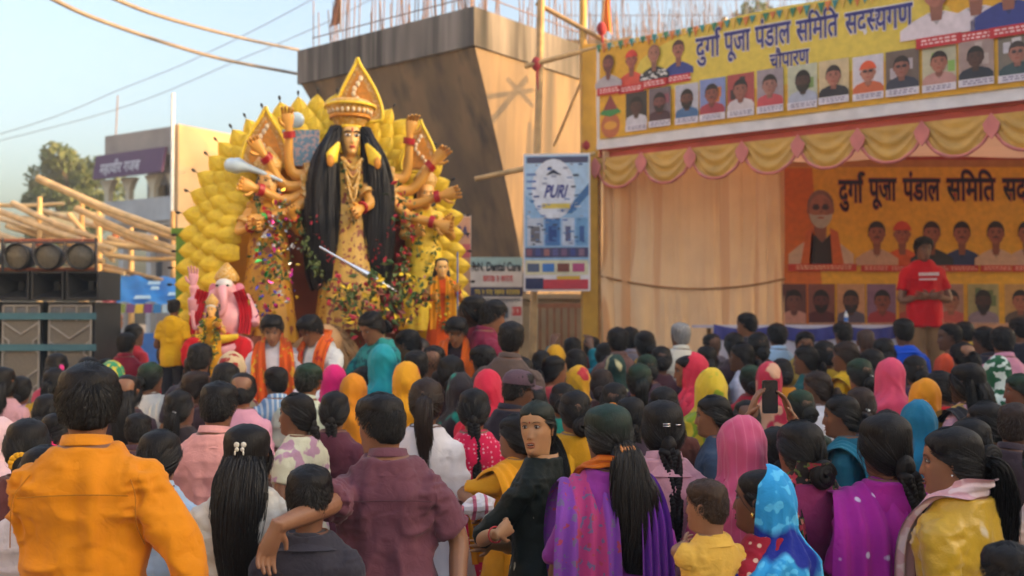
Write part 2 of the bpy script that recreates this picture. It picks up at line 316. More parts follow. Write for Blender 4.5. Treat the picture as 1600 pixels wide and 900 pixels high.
scf = thing('bamboo_scaffold', 'bamboo scaffold standing behind the stage banner beside the pier', 'scaffold', (3.6, 15.2, 0)); FC = Board(O[0], O[1], math.atan2(d2[1], d2[0])); sl = np.array(scf.location); SV = np.array(sv)
def fc(px, py): u_, z_ = FC.uv(px, py); return FC.o + FC.t * u_ + [0, 0, z_]
for (xa, ya, xb, yb, rd_) in ((826, 122, 768, 196, .055), (796, 122, 838, 165, .045), (766, 150, 836, 140, .04)):
    a, b = fc(xa, ya) + SV * 3.3 - sl, fc(xb, yb) + SV * 3.3 - sl; G().tube(cr([a, b], 8), rd_, 8).obj('pole', mat('scaffold_bamboo', (.42, .28, .13), .6), scf)
for dx in (-.1, .4): G().tube([(dx, 0, 0), (dx + .1, .1, 5.7)], .05, 8).obj('upright', mat('scaffold_bamboo', 0), scf)
# --- another pier head further back, and trees beyond
bp = thing('flyover_pier', 'smaller looking concrete pier head lit yellow, farther down the road behind the banner', 'pier', (3.6, 27, 0))
G().loft([dense(np.array([[x * s - 0, y * s, z] for x, y in ((-1.2, -1), (-1.2, 1), (1.2, 1), (1.2, -1))])) for z, s in ((0, .8), (6.4, .8), (8.0, 1.9))]).obj('stem', CONC, bp, smooth=False)
G().loft([dense(np.array([[x, y, z] for x, y in ((-2.35, -2), (-2.35, 2), (2.35, 2), (2.35, -2))])) for z in (8.0, 8.75)]).obj('cap', CONC, bp, smooth=False)
g = G()
for i in range(260): x = rr.uniform(-2.2, 5.5); g.tube([(x, rr.uniform(-1.8, 1.8), 8.7), (x + rr.uniform(-.03, .03), 0, rr.uniform(9.5, 10.8))], .008, 4)
for k in range(4): g.tube([(-2.2, -1.5, 9.1 + .4 * k), (5.5, -1.5, 9.1 + .4 * k)], .009, 4)
g.obj('rebar', mat('rusty_rebar', 0), bp, kind='stuff')
LEAF = [mat('leaf_a', (.075, .115, .03), .6, .3, trans=.3), mat('leaf_b', (.11, .14, .04), .6, .3, trans=.3)]
def tree(label, base, h, cr_, blobs, nl, leaf, seed):
    t = thing('tree', label, 'tree', base); r = np.random.default_rng(seed); g = G()
    top = np.array([0, 0, h * .62]); g.tube([(0, 0, -.1), (.1, .05, h * .3), top], [h * .03, h * .02, h * .012], 8, 8)
    ctrs = []
    for i in range(blobs):
        a = r.uniform(0, 6.28); el = r.uniform(-.35, 1.1); c = np.array([math.cos(a) * math.cos(el) * cr_ * r.uniform(.5, 1), math.sin(a) * math.cos(el) * cr_ * r.uniform(.5, 1), h * .66 + math.sin(el) * h * .3 * r.uniform(.6, 1)]); ctrs.append(c)
        g.tube([(0, 0, h * r.uniform(.25, .5)), c * (.6, .6, 1) * (1, 1, .85), c], [h * .011, h * .006, h * .003], 5, 5)
    g.obj('trunk', mat('bark', (.12, .09, .06), .9, bump=.5), t)
    g = G(); per = nl // blobs
    for c in ctrs:
        s = cr_ * r.uniform(.22, .42); q = r.normal(0, 1, (per, 3)); q /= np.linalg.norm(q, axis=1)[:, None]; q *= (r.uniform(.35, 1, (per, 1))) ** .6 * s * (1, 1, .75); p = c + q
        u = r.normal(0, 1, (per, 3)); u /= np.linalg.norm(u, axis=1)[:, None]; v = np.cross(u, r.normal(0, 1, (per, 3))); v /= np.linalg.norm(v, axis=1)[:, None]; k = leaf * r.uniform(.6, 1.3, (per, 1))
        V = np.stack([p - u * k, p + v * k * .45, p + u * k, p - v * k * .45], 1).reshape(-1, 3); F = np.arange(per * 4).reshape(-1, 4); hf = per // 2
        g.raw(V, []); g.F.append(F[:hf] + g.n - per * 4); g.M.append(np.zeros(hf)); g.F.append(F[hf:] + g.n - per * 4); g.M.append(np.ones(per - hf))
    g.obj('crown', LEAF, t, smooth=False); return t
p = P(128, 420, 44); tree('tall leafy tree with sunlit olive crown beside the building with the purple sign', (p[0], 44, 0), 9.7, 2.5, 26, 7000, .16, 5)
p = P(78, 420, 50); tree('low dark bushy tree behind the bamboo frame and the tall leafy tree', (p[0], 50, 0), 6.8, 2.0, 16, 3500, .17, 6)
p = P(1200, 20, 40); tree('distant tree crown peeping over the top of the big yellow banner', (p[0], 40, 0), 15.5, 2.4, 18, 4000, .16, 8)

# --- building on the left with verandah and purple sign
C0 = P(276, 195, 30); a_ = math.atan2(1.75, -2.75)                      # near corner; front runs to the far left
bl = thing('building', 'old two tone concrete building with arched verandah and purple signboard', 'building', (C0[0], C0[1], 0), a_ + math.pi)
ZT = C0[2]                                                             # local x runs from -3.4 (left end) to 0 (corner); +y inward/back
W1 = mat('pale_plaster', (.50, .40, .34), .9, c2=(.30, .24, .21), vs=.9, bump=.2, bs=8); W2 = mat('ochre_plaster', (.52, .36, .20), .9, c2=(.40, .26, .14), vs=.8, bump=.2, bs=8); WH = mat('whitewash', (.62, .62, .62), .9, c2=(.36, .36, .37), vs=1.0)
fl = lambda py: P(240, py, 30.9)[2]
zs, zv, zr, zb = fl(246), fl(278), fl(312), fl(348)
LW = 3.35
def bbox(nm, lo, hi, m): return G().box(lo, hi).obj(nm, m, bl, smooth=False)
bbox('parapet', (-LW, 0, zs), (-.05, 8, ZT - .02), W1); bbox('wall', (-LW, 1.6, 0), (-.05, 8, zs), W1)
bbox('wall', (-.05, -.05, 0), (.15, 8.5, ZT), W2); bbox('coping', (-LW - .05, -.06, zs - .06), (-.05, 0, zs + .05), W1)
bbox('verandah_floor', (-LW, .0, zb - .12), (-.05, 1.6, zb), WH); bbox('railing_wall', (-LW, -.12, zb + .002), (-.05, -.002, zr), WH)
for i, x in enumerate((-LW + .1, -2.25, -1.1, -.16)):
    G().box((x - .09, .0, zr), (x + .09, .18, zv - .12)).obj('column', mat('cream_column', (.66, .57, .42), .85), bl, smooth=False)
    G().loft([np.array([(x - s, -.01, z), (x + s, -.01, z), (x + s, .2, z), (x - s, .2, z)]) for s, z in ((.1, zv - .32), (.2, zv - .12), (.34, zv + .05))]).obj('capital', mat('cream_column', 0), bl, smooth=False)
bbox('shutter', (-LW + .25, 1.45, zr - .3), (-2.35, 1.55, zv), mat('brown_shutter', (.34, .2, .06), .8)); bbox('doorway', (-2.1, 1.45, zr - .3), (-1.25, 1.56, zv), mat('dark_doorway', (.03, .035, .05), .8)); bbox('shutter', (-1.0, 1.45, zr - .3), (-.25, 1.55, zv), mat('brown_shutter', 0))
G().tube([(.02, -.16, 0), (.02, -.16, ZT + .9)], .05, 8).obj('drainpipe', mat('pvc_pipe', (.72, .72, .72), .6), bl)
G().tube([(-LW + .12, .3, ZT), (-LW + .2, .3, ZT + 1.3)], .02, 5).obj('antenna', mat('rusty_rebar', 0), bl)
for zz in (.4, 2.7):
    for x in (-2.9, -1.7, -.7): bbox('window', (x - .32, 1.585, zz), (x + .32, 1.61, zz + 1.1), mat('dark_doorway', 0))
for x in (-2.5, -1.2): G().box((x - .1, .0, 0), (x + .1, .2, zb - .13)).obj('column', WH, bl, smooth=False)
s = Board(0, 0, 0); g = G(); zc = (zs + zv) / 2; pur = mat('purple_sign', (.10, .025, .09), .6, .1)
sg = thing('shop_sign', 'tilted purple signboard with pale lettering above the verandah', 'sign', (C0[0], C0[1], 0), a_ + math.pi)
G().box((-LW - .12, -.3, zv + .02), (-.22, -.22, zs + .16), rot=rotx(-.18), ctr=(0, -.2, zc)).obj('board', pur, sg, smooth=False)
word(g, 'महावीर गजब', -LW + .2, -1.25, zc - .16, zc + .16, -.315, (.6, .55, .6), .02); V = g.verts(); g.setv((V - [0, -.2, zc]) @ rotx(-.18).T + [0, -.2, zc]); g.obj('lettering', PRINT, sg, smooth=False, colour=True)

# --- unseen blocks put along the right of the road to shade the crowd
def block(x0, x1, y0, y1, h, c, label):
    W, D = x1 - x0, y1 - y0; t = thing('building', label, 'building', (x0, y0, 0) if x0 > 0 else (x1, y1, 0), 0 if x0 > 0 else math.pi)
    m = mat('plaster_' + label.split()[0], c, .9, c2=tuple(k * .7 for k in c), vs=.6); G().box((0, 0, 0), (W, D, h)).obj('wall', m, t, smooth=False)
    G().box((-.25, -.25, h + .002), (W + .25, D + .25, h + .3)).obj('roof', mat('pale_plaster', 0), t, smooth=False)
    for k in range(int(h // 3.1)):
        G().box((-.7, .3, 3.0 * k + 2.75), (-.004, D - .3, 2.9 + 3.0 * k)).obj('ledge', mat('pale_plaster', 0), t, smooth=False)
        for j in range(int(D // 2.4)): wn = G().box((-.03, .7 + 2.4 * j, .9 + 3 * k), (-.003, 1.9 + 2.4 * j, 2.3 + 3 * k)).obj('window', mat('window_glass', (.05, .06, .07), .15), t, smooth=False); G().box((-.09, .62 + 2.4 * j, .8 + 3 * k), (-.004, 1.98 + 2.4 * j, .89 + 3 * k)).obj('sill', mat('pale_plaster', 0), wn, smooth=False)
    return t
block(14.5, 24, -16, -4.2, 7.6, (.40, .36, .30), 'cream two storey block of flats added out of view to shade the crowd')
block(14.5, 24, -4.1, 10.1, 7.8, (.45, .33, .24), 'peach two storey shop building added out of view by the stage tent to shade the crowd')

block(-22, -12.5, -15, 15, 8.2, (.66, .62, .54), 'whitewashed two storey terrace added out of view to bounce sunlight onto the crowd')  # unseen pale wall added on the left as a sunlight reflector for the crowd
# --- overhead wires
def wire(pts, r, label):
    return tag(G().tube(cr(pts, 70), r, 6).obj('overhead_wire', mat('wire', (.22, .19, .17), .7)), label, 'wire', None)
wire([P(40, -22, 11) * 3 - P(160, 33, 13) * 2, P(40, -22, 11), P(160, 33, 13), P(330, 88, 16), P(468, 116, 18.2)], .028, 'thick bundled overhead cable sagging to the pier, the lower of two')
wire([P(130, -22, 11) * 3 - P(250, 25, 13) * 2, P(130, -22, 11), P(250, 25, 13), P(380, 60, 16), P(466, 78, 18.0)], .026, 'thick overhead cable sagging to the pier top, the higher of two')
wire([P(-500, 330, 46), P(-20, 215, 38), P(200, 135, 36), P(330, 80, 34), P(520, -20, 30), P(720, -160, 26)], .012, 'thin distant wire rising across the pale sky above another thin wire')
wire([P(-500, 345, 48), P(-20, 225, 40), P(200, 165, 38), P(370, 95, 35), P(540, 20, 31), P(760, -110, 27)], .012, 'thin distant wire rising across the pale sky, lower of the thin pair')

# ------------------------------------------------------------------ stage tent
TH = R(37); FB = Board(1.045, 12.2, -TH); BB = Board(3.41, 13.05, 0.0)
tent = thing('stage_tent', 'peach and coral cloth stage tent with scalloped gold valance and bamboo frame', 'tent', (1.045, 12.2, 0))
tl = np.array(tent.location)
zt = FB.uv(937, 77)[1]; zb = FB.uv(937, 235)[1]; UL = 7.0
def fw(u, y, z): return FB.o + FB.t * u - FB.nrm * y + np.array([0, 0, z]) - tl          # front-plane local to tent-local (y>0 behind)
PEACH = mat('peach_cloth', (.92, .68, .42), .85, .14, vs=2.2, bump=.25, bs=60, trans=.42); CORAL = mat('coral_cloth', (.55, .12, .09), .85, .12, vs=3, bump=.2, bs=60, trans=.1); GOLD = mat('gold_satin', (.56, .31, .05), .45, .16, vs=5, bump=.15, bs=50, sheen=.3)
PINK = mat('pink_trim', (.62, .20, .18), .7, .1, vs=8); BAM = mat('bamboo', (.42, .28, .13), .6, .3, vs=6, bump=.3, bs=20); BAMP = mat('bamboo_pale', (.62, .44, .22), .55, .25, vs=5, bump=.2, bs=20); RAG = mat('red_rag', (.32, .03, .04), .85)
# drapes on the left wing
k = 220; u = np.linspace(0, 1, k); p0, p1 = np.array([1.045, 12.2]), np.array([3.44, 13.0]); tt = p1 - p0; nn = np.array([tt[1], -tt[0]]) / np.linalg.norm(tt)
zz = np.linspace(.4, 3.86, 40); A = np.zeros((40, k, 3))
for i, z in enumerate(zz):
    q = (z - .4) / 3.46; f = .075 * np.abs(np.sin(u * 27 + 2.2 * np.sin(u * 7) + .4 * q)) ** .7 + .09 * vn(np.c_[u * 16, u * 0 + q * 1.2, u * 0], 2) + .02 * vn(np.c_[u * 45, u * 0 + q * 2.5, u * 0], 5); f = f * (.45 + .55 * np.abs(2.38 - z - .12 * (2 * u - 1) ** 2).clip(0, .5) / .5)
    A[i, :, :2] = p0 + u[:, None] * tt + nn * f[:, None]; A[i, :, 2] = z
G().grid(A - tl).obj('drape', pattern(PEACH, 'blob', (.70, .38, .18), 2.0, .44, (2.2, 2.2, .05)), tent)
cp = [np.r_[p0 + t * tt + nn * .05, 2.42 - .14 * (1 - (2 * t - 1) ** 2) * 1.0 - .05] - tl for t in np.linspace(0, 1, 12)]; G().tube(cp, .014, 6).obj('tie_cord', mat('tie_cord', (.34, .17, .07), .9), tent)
# side strip of patterned cloth at the outer corner
ym = pattern(mat('mustard_print', (.55, .30, .04), .8), 'dots', (.4, .05, .03), 14, .2)
G().box((-.2, -.02, .3), (-.02, .06, zt + .06)).obj('side_strip', ym, tent, smooth=False)
# roof cloth
uu, vv = np.meshgrid(np.linspace(0, 1, 30), np.linspace(0, 1, 14)); fr = FB.o[None, None, :2] + FB.t[:2] * (uu[..., None] * UL); bk = np.stack([lerp(1.0, 9.0, uu), 0 * uu + 13.3], -1); XY = fr * (1 - vv[..., None]) + bk * vv[..., None]
ROOF = mat('roof_cloth', (.72, .36, .20), .9, .1, vs=3, trans=.5)
G().grid(np.dstack([XY, zb - .02 + .12 * vv - .16 * np.sin(np.pi * vv) * (1 + .3 * np.sin(uu * 20))]) - tl).obj('roof_cloth', ROOF, tent)
G().grid(np.array([[fw(uq, .03, zb + .04), fw(uq, .03 + .01 * math.sin(uq * 9), zb - .16)] for uq in np.linspace(-.02, UL, 60)])).obj('pelmet', CORAL, tent)
# scalloped valance
SW = .625
for i in range(11):
    u0 = -.02 + i * SW; ns, nv = 22, 14; A = np.zeros((nv, ns, 3)); T1 = []
    for a in range(ns):
        s_ = a / (ns - 1) * 2 - 1; drop = .13 + .235 * (1 - abs(s_) ** 2.6)
        for b in range(nv):
            v = b / (nv - 1); sw = math.sin((s_ * s_ * 2.1 + v * 3.1) * 5.5) * .016 * (1 - abs(s_) ** 4) * min(1, v * 3); A[b, a] = fw(u0 + SW * (.5 + .5 * s_), -.03 - sw - .03 * (1 - s_ * s_) * v, zb - .1 - drop * v)
        T1.append(A[-1, a] + [0, 0, 0])
    sw_ = G().grid(A).obj('swag', GOLD, tent); G().tube(np.array(T1), .018, 6).obj('trim', PINK, sw_)
    o = [(0, .0), (.075, -.1), (.06, -.17), (0, -.25), (-.06, -.17), (-.075, -.1)]
    G().prism([(x_, z_ - .09 + zb) for x_, z_ in o], -.075, -.055, B=lambda V, u0=u0: np.array([fw(u0 + x, y, z) for x, y, z in V])).obj('tassel', PINK, tent, smooth=False)
# bamboo uprights and rails of the tent
def pole(nm, a, b, r, m, par): par_l = np.array(par.location) if par else 0; return G().tube(cr([np.asarray(a) - par_l, np.asarray(b) - par_l], 12), r * (1 + 0 * np.arange(12)), 8).obj(nm, m, par)
pole('bamboo_pole', P(832, 560, 12.3), P(846, -14, 12.3), .045, BAM, tent); pole('bamboo_pole', P(914, 560, 12.35), P(911, -16, 12.35), .045, mat('bamboo_sun_tinted', (.55, .33, .08), .6), tent)  # second pole carries a sunlit tone in its base colour
pole('bamboo_rail', P(820, 104, 12.2), P(985, 60, 12.2), .03, BAM, tent); pole('bamboo_rail', P(838, 5, 12.35), P(960, 72, 12.3), .03, BAM, tent); pole('bamboo_rail', P(742, 280, 12.1), P(930, 240, 12.2), .032, BAM, tent)
pole('bamboo_rail', P(866, 228, 13.2), P(925, 88, 12.6), .02, BAM, tent)
for (px, py) in ((838, 100), (916, 228), (940, 45), (833, 262)):
    q = P(px, py, 12.22) - tl; G().ball(q, (.06, .06, .09), 8, 6).tube([q, q + [.02, -.03, -.32]], [.02, .008], 5).obj('lashing', RAG, tent)
G().tube([FB.o - tl + FB.t * u_ + [0, 0, zb + .05] for u_ in (-.1, UL)], .04, 8).obj('front_beam', BAM, tent)
G().tube([FB.o - tl + FB.t * u_ + [0, .06, zt + .02] for u_ in (-.1, UL)], .03, 8).obj('top_rail', BAM, tent)
for u_ in (UL - .05,): pole('bamboo_pole', FB.o + FB.t * u_, FB.o + FB.t * u_ + [0, 0, zt + .1], .05, BAM, tent)
pole('bamboo_pole', (8.9, 13.3, 0), (8.9, 13.3, 4.2), .05, BAM, tent); pole('bamboo_pole', (1.03, 12.35, 0), (1.03, 12.35, zt), .05, BAM, tent)

# --- the big front banner
ban = FB.place(thing('banner', 'long yellow cloth banner with purple Hindi lettering and rows of portraits above the stage', 'banner'))
YB = -.06; g = G(); A = np.zeros((10, 60, 3)); U_ = np.linspace(.0, UL - .15, 60)
for i, z in enumerate(np.linspace(zb, zt, 10)): A[i, :, 0] = U_; A[i, :, 2] = z; A[i, :, 1] = YB + .006 * np.sin(U_ * 3 + i)
g.grid(A).obj('sheet', mat('banner_white', (.72, .70, .72), .6), ban)
g = G(); g.poly([(.05, zb + .12), (UL - .2, zb + .12), (UL - .2, zt - .02), (.05, zt - .02)], YB - .012, L('dba520')); g.poly(np.vstack([ell(2.3, zt - .35, 1.75, .42, 24)]), YB - .0135, L('d9c04a'))
g.obj('ground_print', PRINT, ban, smooth=False, colour=True)
def q4(B, px0, px1, py0, py1): xm = (px0 + px1) / 2; u0 = B.uv(px0, py0)[0]; u1 = B.uv(px1, py0)[0]; return u0, u1, B.uv(xm, py1)[1], B.uv(xm, py0)[1]
NAVY = L('2b2a78'); WHT = L('e8e2e6')
def rowtext(B, par, s, px0, pt, pb, px1, pt1, pb1, c, out, bold=.02, extra=None, yy=0):
    u0, z1 = B.uv(px0, pt); _, z0 = B.uv(px0, pb); u1, z3 = B.uv(px1, pt1); _, z2 = B.uv(px1, pb1)
    g = G(); word(g, s, u0, u1, (z0 + z2) / 2, (z1 + z3) / 2, yy, c, bold, extra, out); g.obj('lettering', PRINT, par, smooth=False, colour=True)
RE = [[(1.22, .62), (1.18, .80), (1.32, .86), (1.42, .78)]]
rowtext(FB, ban, 'दुगा', 1092, 62, 93, 1130, 56, 88, NAVY, WHT, .022, RE, YB - .018)
rowtext(FB, ban, 'पूजा', 1136, 52, 84, 1177, 47, 81, NAVY, WHT, .022, None, YB - .018)
rowtext(FB, ban, 'पंडाल', 1184, 42, 76, 1240, 36, 70, NAVY, WHT, .022, None, YB - .018)
rowtext(FB, ban, 'सिमित', 1248, 33, 66, 1314, 25, 59, NAVY, WHT, .022, None, YB - .018)
rowtext(FB, ban, 'सदस', 1324, 22, 55, 1378, 15, 49, NAVY, WHT, .022, None, YB - .018)
rowtext(FB, ban, 'यगण', 1371, 15, 50, 1430, 6, 43, NAVY, WHT, .022, None, YB - .0225)
rowtext(FB, ban, 'चौपारण', 1207, 86, 108, 1269, 79, 103, NAVY, WHT, .022, None, YB - .018)
BR = ['7a4a34', '8a5a42', '6a3f30', '93604a', '57352a', '9a6a50']
def caption(g, u0, u1, z0, z1, y, c, ink, seed):
    g.poly([(u0, z0), (u1, z0), (u1, z1), (u0, z1)], y, c); r = random.Random(seed); h = z1 - z0
    for ln in (.3, .62):
        x = u0 + .12 * (u1 - u0)
        while x < u1 - .12 * (u1 - u0): w_ = r.uniform(.02, .05); g.poly([(x, z0 + h * ln), (x + w_, z0 + h * ln), (x + w_, z0 + h * (ln + .16)), (x, z0 + h * (ln + .16))], y - .0015, ink); x += w_ + .015
PN = [0]
def pic(B, par, px0, px1, py0, py1, y, cap=None, capc=None, ink=(.15, .1, .2), seed=0, capfrac=.16, **kw):
    u0, u1, z0, z1 = q4(B, px0, px1, py0, py1); g = G(); zc_ = z0; PN[0] += 1; y = y - .015 * (PN[0] % 2)
    if cap: zc_ = z0 + (z1 - z0) * capfrac
    yy = portrait(g, u0, u1, zc_, z1, y, seed=seed, **kw)
    if cap: caption(g, u0, u1, z0, zc_, yy - .002, L(capc), ink, seed)
    return g.obj('portrait', PRINT, par, smooth=False, colour=True)
RED = 'c22830'
for px0, px1, py0, py1, sh, ha, st, sk in ((940, 974, 78, 150, 'a9a4ae', '5b2f2a', ('beard',), '8a5148'), (972, 1011, 70, 147, 'd04a38', 'd23a2a', ('turban', 'tee'), 'a25a48'), (1008, 1048, 62, 139, '2c3038', '8a5a48', ('check', 'bald'), 'a8705c'), (1046, 1084, 54, 131, '2e3f8a', '4a2c2a', ('tache',), 'a86a58')):
    pic(FB, ban, px0, px1, py0, py1, YB - .016, True, RED, (.8, .6, .6), px0, .16, bg=None, shirt=sh, skin=sk, hair=ha, style=st, wide=.92)
for px0, px1, py0, py1, sh in ((1434, 1504, -62, 76, 'd8ccd4'), (1498, 1560, -72, 68, 'd4cad2'), (1548, 1612, -80, 60, '2d3a86')):
    pic(FB, ban, px0, px1, py0, py1, YB - .016, True, RED, (.85, .6, .6), px0, .12, bg=None, shirt=sh, skin='a86a56', hair='2a1c1c', style=('tache',), wide=1.05)
row = [(983, 1016, 145, 206, '38322e', 'c9c6d0', '54372e', '17120f', (), None), (1020, 1054, 139, 200, '6e6068', '4a2c34', '7a4440', '241818', ('beard', 'tee'), '8a4858'), (1060, 1096, 133, 195, 'b9b8c4', '3f6a9a', '6e4438', '1a1414', ('beard', 'tee'), None), (1099, 1139, 125, 190, '7f8ec0', 'a33a48', '8e4e40', '241818', ('tache',), 'd07a3a'), (1141, 1183, 117, 184, 'a84a48', 'c9bfc4', '9a6052', '1c1616', (), '3a2c30'), (1188, 1229, 110, 178, '9a8e96', 'c04a52', 'a27064', '201818', ('tee',), None), (1235, 1281, 103, 172, 'b9bda6', 'a9b0c4', '4a322c', '161210', ('beard',), '7a9456'), (1284, 1331, 96, 164, 'c8b48e', '22242e', 'a86a58', '281c1c', ('tee',), 'd8c070'), (1336, 1384, 89, 158, 'cfcad4', 'c8623a', 'b87a66', 'd8562c', ('turban', 'shades'), None), (1388, 1440, 81, 152, '6a5a52', '2e3448', '9a6254', '231a1a', ('shades',), 'b8aeb6'), (1444, 1497, 73, 145, 'b8b49a', 'b88a84', 'a86a56', '221a18', (), '8ab45a'), (1501, 1556, 66, 137, 'a08a84', '1d2838', '50362f', '151312', ('tee',), 'b8a8a4'), (1562, 1620, 58, 130, '7a7268', '2f4a52', 'a87060', '3a3230', ('glasses',), 'c8c4cc')]
for i, (a, b, c, d, bgc, sh, sk, ha, st, b2) in enumerate(row): pic(FB, ban, a, b, c, d, YB - .016, True, 'd5d0da', (.2, .16, .28), 40 + i, .16, bg=bgc, shirt=sh, skin=sk, hair=ha, style=st, bgc2=b2, wide=1.2)
g = G(); u0, u1, z0, z1 = q4(FB, 944, 974, 150, 218); cx = (u0 + u1) / 2; h = z1 - z0                       # kalash emblem
g.poly(ell(cx, z0 + .3 * h, .13, .15), YB - .016, L('b8643c')); g.poly(ell(cx, z0 + .3 * h, .09, .05), YB - .0175, L('d89a3a')); g.poly([(cx - .15, z0 + .58 * h), (cx, z0 + .5 * h), (cx + .15, z0 + .58 * h), (cx + .1, z0 + .68 * h), (cx - .1, z0 + .68 * h)], YB - .018, L('3a8a4a')); g.poly([(cx - .1, z0 + .66 * h), (cx + .1, z0 + .66 * h), (cx, z1)], YB - .019, L('8a3a3a')); g.obj('emblem', PRINT, ban, smooth=False, colour=True)
g = G(); r_ = random.Random(9)
for i in range(90):
    u_ = .05 + i * .075; c_ = [L('2f7a5a'), L('d0783a'), L('3a8a8a'), L('d8b04a')][i % 4]; g.prism([(u_ - .035, zt + .03), (u_ + .035, zt + .03), (u_ + r_.uniform(-.01, .01), zt - r_.uniform(.05, .09))], YB - .03, YB - .022, c=c_)
g.obj('edge_bunting', PRINT, ban, smooth=False, colour=True)

# --- stage deck, backdrop
dk = structure(G().box((1.6, 10.6, 0), (9, 13.35, .95)).obj('stage_floor', mat('stage_plank', (.20, .13, .08), .8), smooth=False))
bd = BB.place(thing('backdrop', 'wide yellow backdrop banner with dark Hindi lettering and portraits inside the stage', 'banner'))
u0, u1, z0, z1 = q4(BB, 1218, 1790, 262, 512); A = np.zeros((8, 60, 3)); U_ = np.linspace(u0, u1, 60)
for i, z in enumerate(np.linspace(.96, z1 + .1, 8)): A[i, :, 0] = U_; A[i, :, 2] = z; A[i, :, 1] = .01 * np.sin(U_ * 2.1 + i * .4) - .01
G().box((u0 - .05, .03, z1 - .05), (u1, .06, z1 + .75)).obj('upper_cloth', CORAL, bd, smooth=False)
G().grid(A).obj('sheet', mat('backdrop_cloth', (.60, .30, .10), .75), bd)
g = G(); g.poly([(u0, z0 + .02), (u1, z0 + .02), (u1, z1), (u0, z1)], -.05, L('ecb832')); g.poly([(u0, z0 + .03), (u0 + .55, z0 + .03), (u0 + .4, z1 - .01), (u0, z1 - .01)], -.052, L('d9761f'))
g.poly([(u0, z0 - .1), (u1, z0 - .1), (u1, z0 + .05), (u0, z0 + .05)], -.0535, L('d8a884')); g.obj('ground_print', PRINT, bd, smooth=False, colour=True)
DK = L('1a1626'); RO = L('b8483a')
RE2 = [[(1.22, .62), (1.18, .80), (1.32, .86), (1.42, .78)]]
rowtext(BB, bd, 'दुगा', 1308, 282, 316, 1346, 282, 316, DK, RO, .018, RE2, -.056)
for s_, a, b in (('पूजा', 1355, 1398), ('पंडाल', 1408, 1466), ('सिमित', 1476, 1552), ('सदस', 1563, 1622), ('यगण', 1616, 1680)): rowtext(BB, bd, s_, a, 279, 313, b, 279, 313, DK, RO, .018, None, -.056)
# large bearded elder in waistcoat and saffron scarf
g = G(); u0, u1, z0, z1 = q4(BB, 1228, 1334, 270, 424); yy = portrait(g, u0 + .1, u1 - .1, z0 + .06, z1, -.056, None, 'd6bca4', 'b07864', '8a6a60', 3, ('bald', 'beard', 'grey', 'glasses'), wide=.8)
cx = (u0 + u1) / 2
g.poly([(cx - .17, z0 + .07), (cx + .17, z0 + .07), (cx + .13, z0 + .5), (cx, z0 + .36), (cx - .13, z0 + .5)], yy - .002, L('33261f'))
for sg_ in (-1, 1): g.poly([(cx + sg_ * .13, z0 + .06), (cx + sg_ * .28, z0 + .06), (cx + sg_ * .2, z0 + .5), (cx + sg_ * .1, z0 + .55)], yy - .003 - .001 * sg_, L('cf6a2c'))
caption(g, u0, u1, z0, z0 + .09, yy - .007, L('c8452e'), (.8, .6, .4), 5); g.obj('portrait', PRINT, bd, smooth=False, colour=True)
for i, (px, sh, ha, st) in enumerate(((1365, 'c8a48c', '2a1c1a', ('tache',)), (1407, 'd8622c', 'd8522a', ('turban', 'tee')), (1453, '2a2c34', '3a2824', ()), (1500, '2e3e6e', '281c1c', ('tache',)), (1550, 'cdaf98', '2a1e1c', ('tache',)), (1600, 'cdb0a0', '241a1a', ()), (1650, 'a08a8a', '241a1a', ('tache',)), (1700, 'cdb0a0', '241a1a', ()))):
    pic(BB, bd, px - 24, px + 24, 334, 425, -.056, True, 'c9402c', (.85, .5, .4), 70 + i, .11, bg=None, shirt=sh, skin='a8664c', hair=ha, style=st, wide=.95)
for i, (a, b, bgc, sh, sk, st, b2) in enumerate(((1220, 1257, '6a4038', 'c89484', '7a4a3c', (), '3c2620'), (1261, 1302, '8a5648', '5a2a2c', '6a382e', ('beard', 'tee'), None), (1305, 1348, 'c89a72', '5a5468', '6e4434', ('beard',), None), (1352, 1397, '8a6a88', 'a3343c', '8e4e3c', ('tache',), 'c0622c'), (1401, 1440, 'a8704a', 'a84a38', 'a05a48', (), None), (1462, 1502, 'b08a7a', 'c05a52', 'aa7058', ('tee',), None), (1508, 1556, 'a8a070', '8a7a8a', '4e3228', ('beard',), '6a7a4a'), (1566, 1616, 'c0985a', '5a4a40', 'a8664c', ('tee',), None), (1620, 1670, '8a8078', '33384a', 'a8664c', (), None))):
    pic(BB, bd, a, b, 444, 508, -.056, True, 'd0a890', (.3, .15, .1), 90 + i, .06, bg=bgc, shirt=sh, skin=sk, hair='221816', style=st, bgc2=b2, wide=1.2)

# --- draped table along the stage front
tb = thing('draped_table', 'long stage table covered in white cloth with a blue band', 'table', (0, 0, 0)); T0 = P(1112, 508, 10.75); T1_ = P(1402, 516, 11.2); tb.location = (T0[0], T0[1], .95); tv = (T1_ - T0) * (1, 1, 0); tz = T0[2] - .95; ll = np.linalg.norm(tv); tn = np.array([-tv[1], tv[0], 0]) / ll; te = tv / ll
G().loft([[te * a + tn * b + [0, 0, z] for a, b in ((-.02, -.02), (ll, -.02), (ll, .5), (-.02, .5))] for z in (tz - .03, tz)]).obj('tabletop', mat('white_cloth', (.62, .58, .66), .8, .08), tb, smooth=False)
uu = np.linspace(0, 1, 120)
def skirt(zhi, zlo, y, m, nm, sag=.0): G().grid(np.array([[te * (ll * u_) + tn * (y - .02 * math.sin(u_ * 90) * q) + [0, 0, lerp(zhi, zlo, q) - sag * (1 - (2 * (u_ * 3 % 1) - 1) ** 2)] for u_ in uu] for q in np.linspace(0, 1, 6)])).obj(nm, m, tb)
skirt(tz - .002, -.9, -.03, mat('white_cloth', 0), 'skirt'); skirt(tz + .01, tz - .13, -.055, mat('blue_band', (.06, .06, .26), .8), 'band', .05)
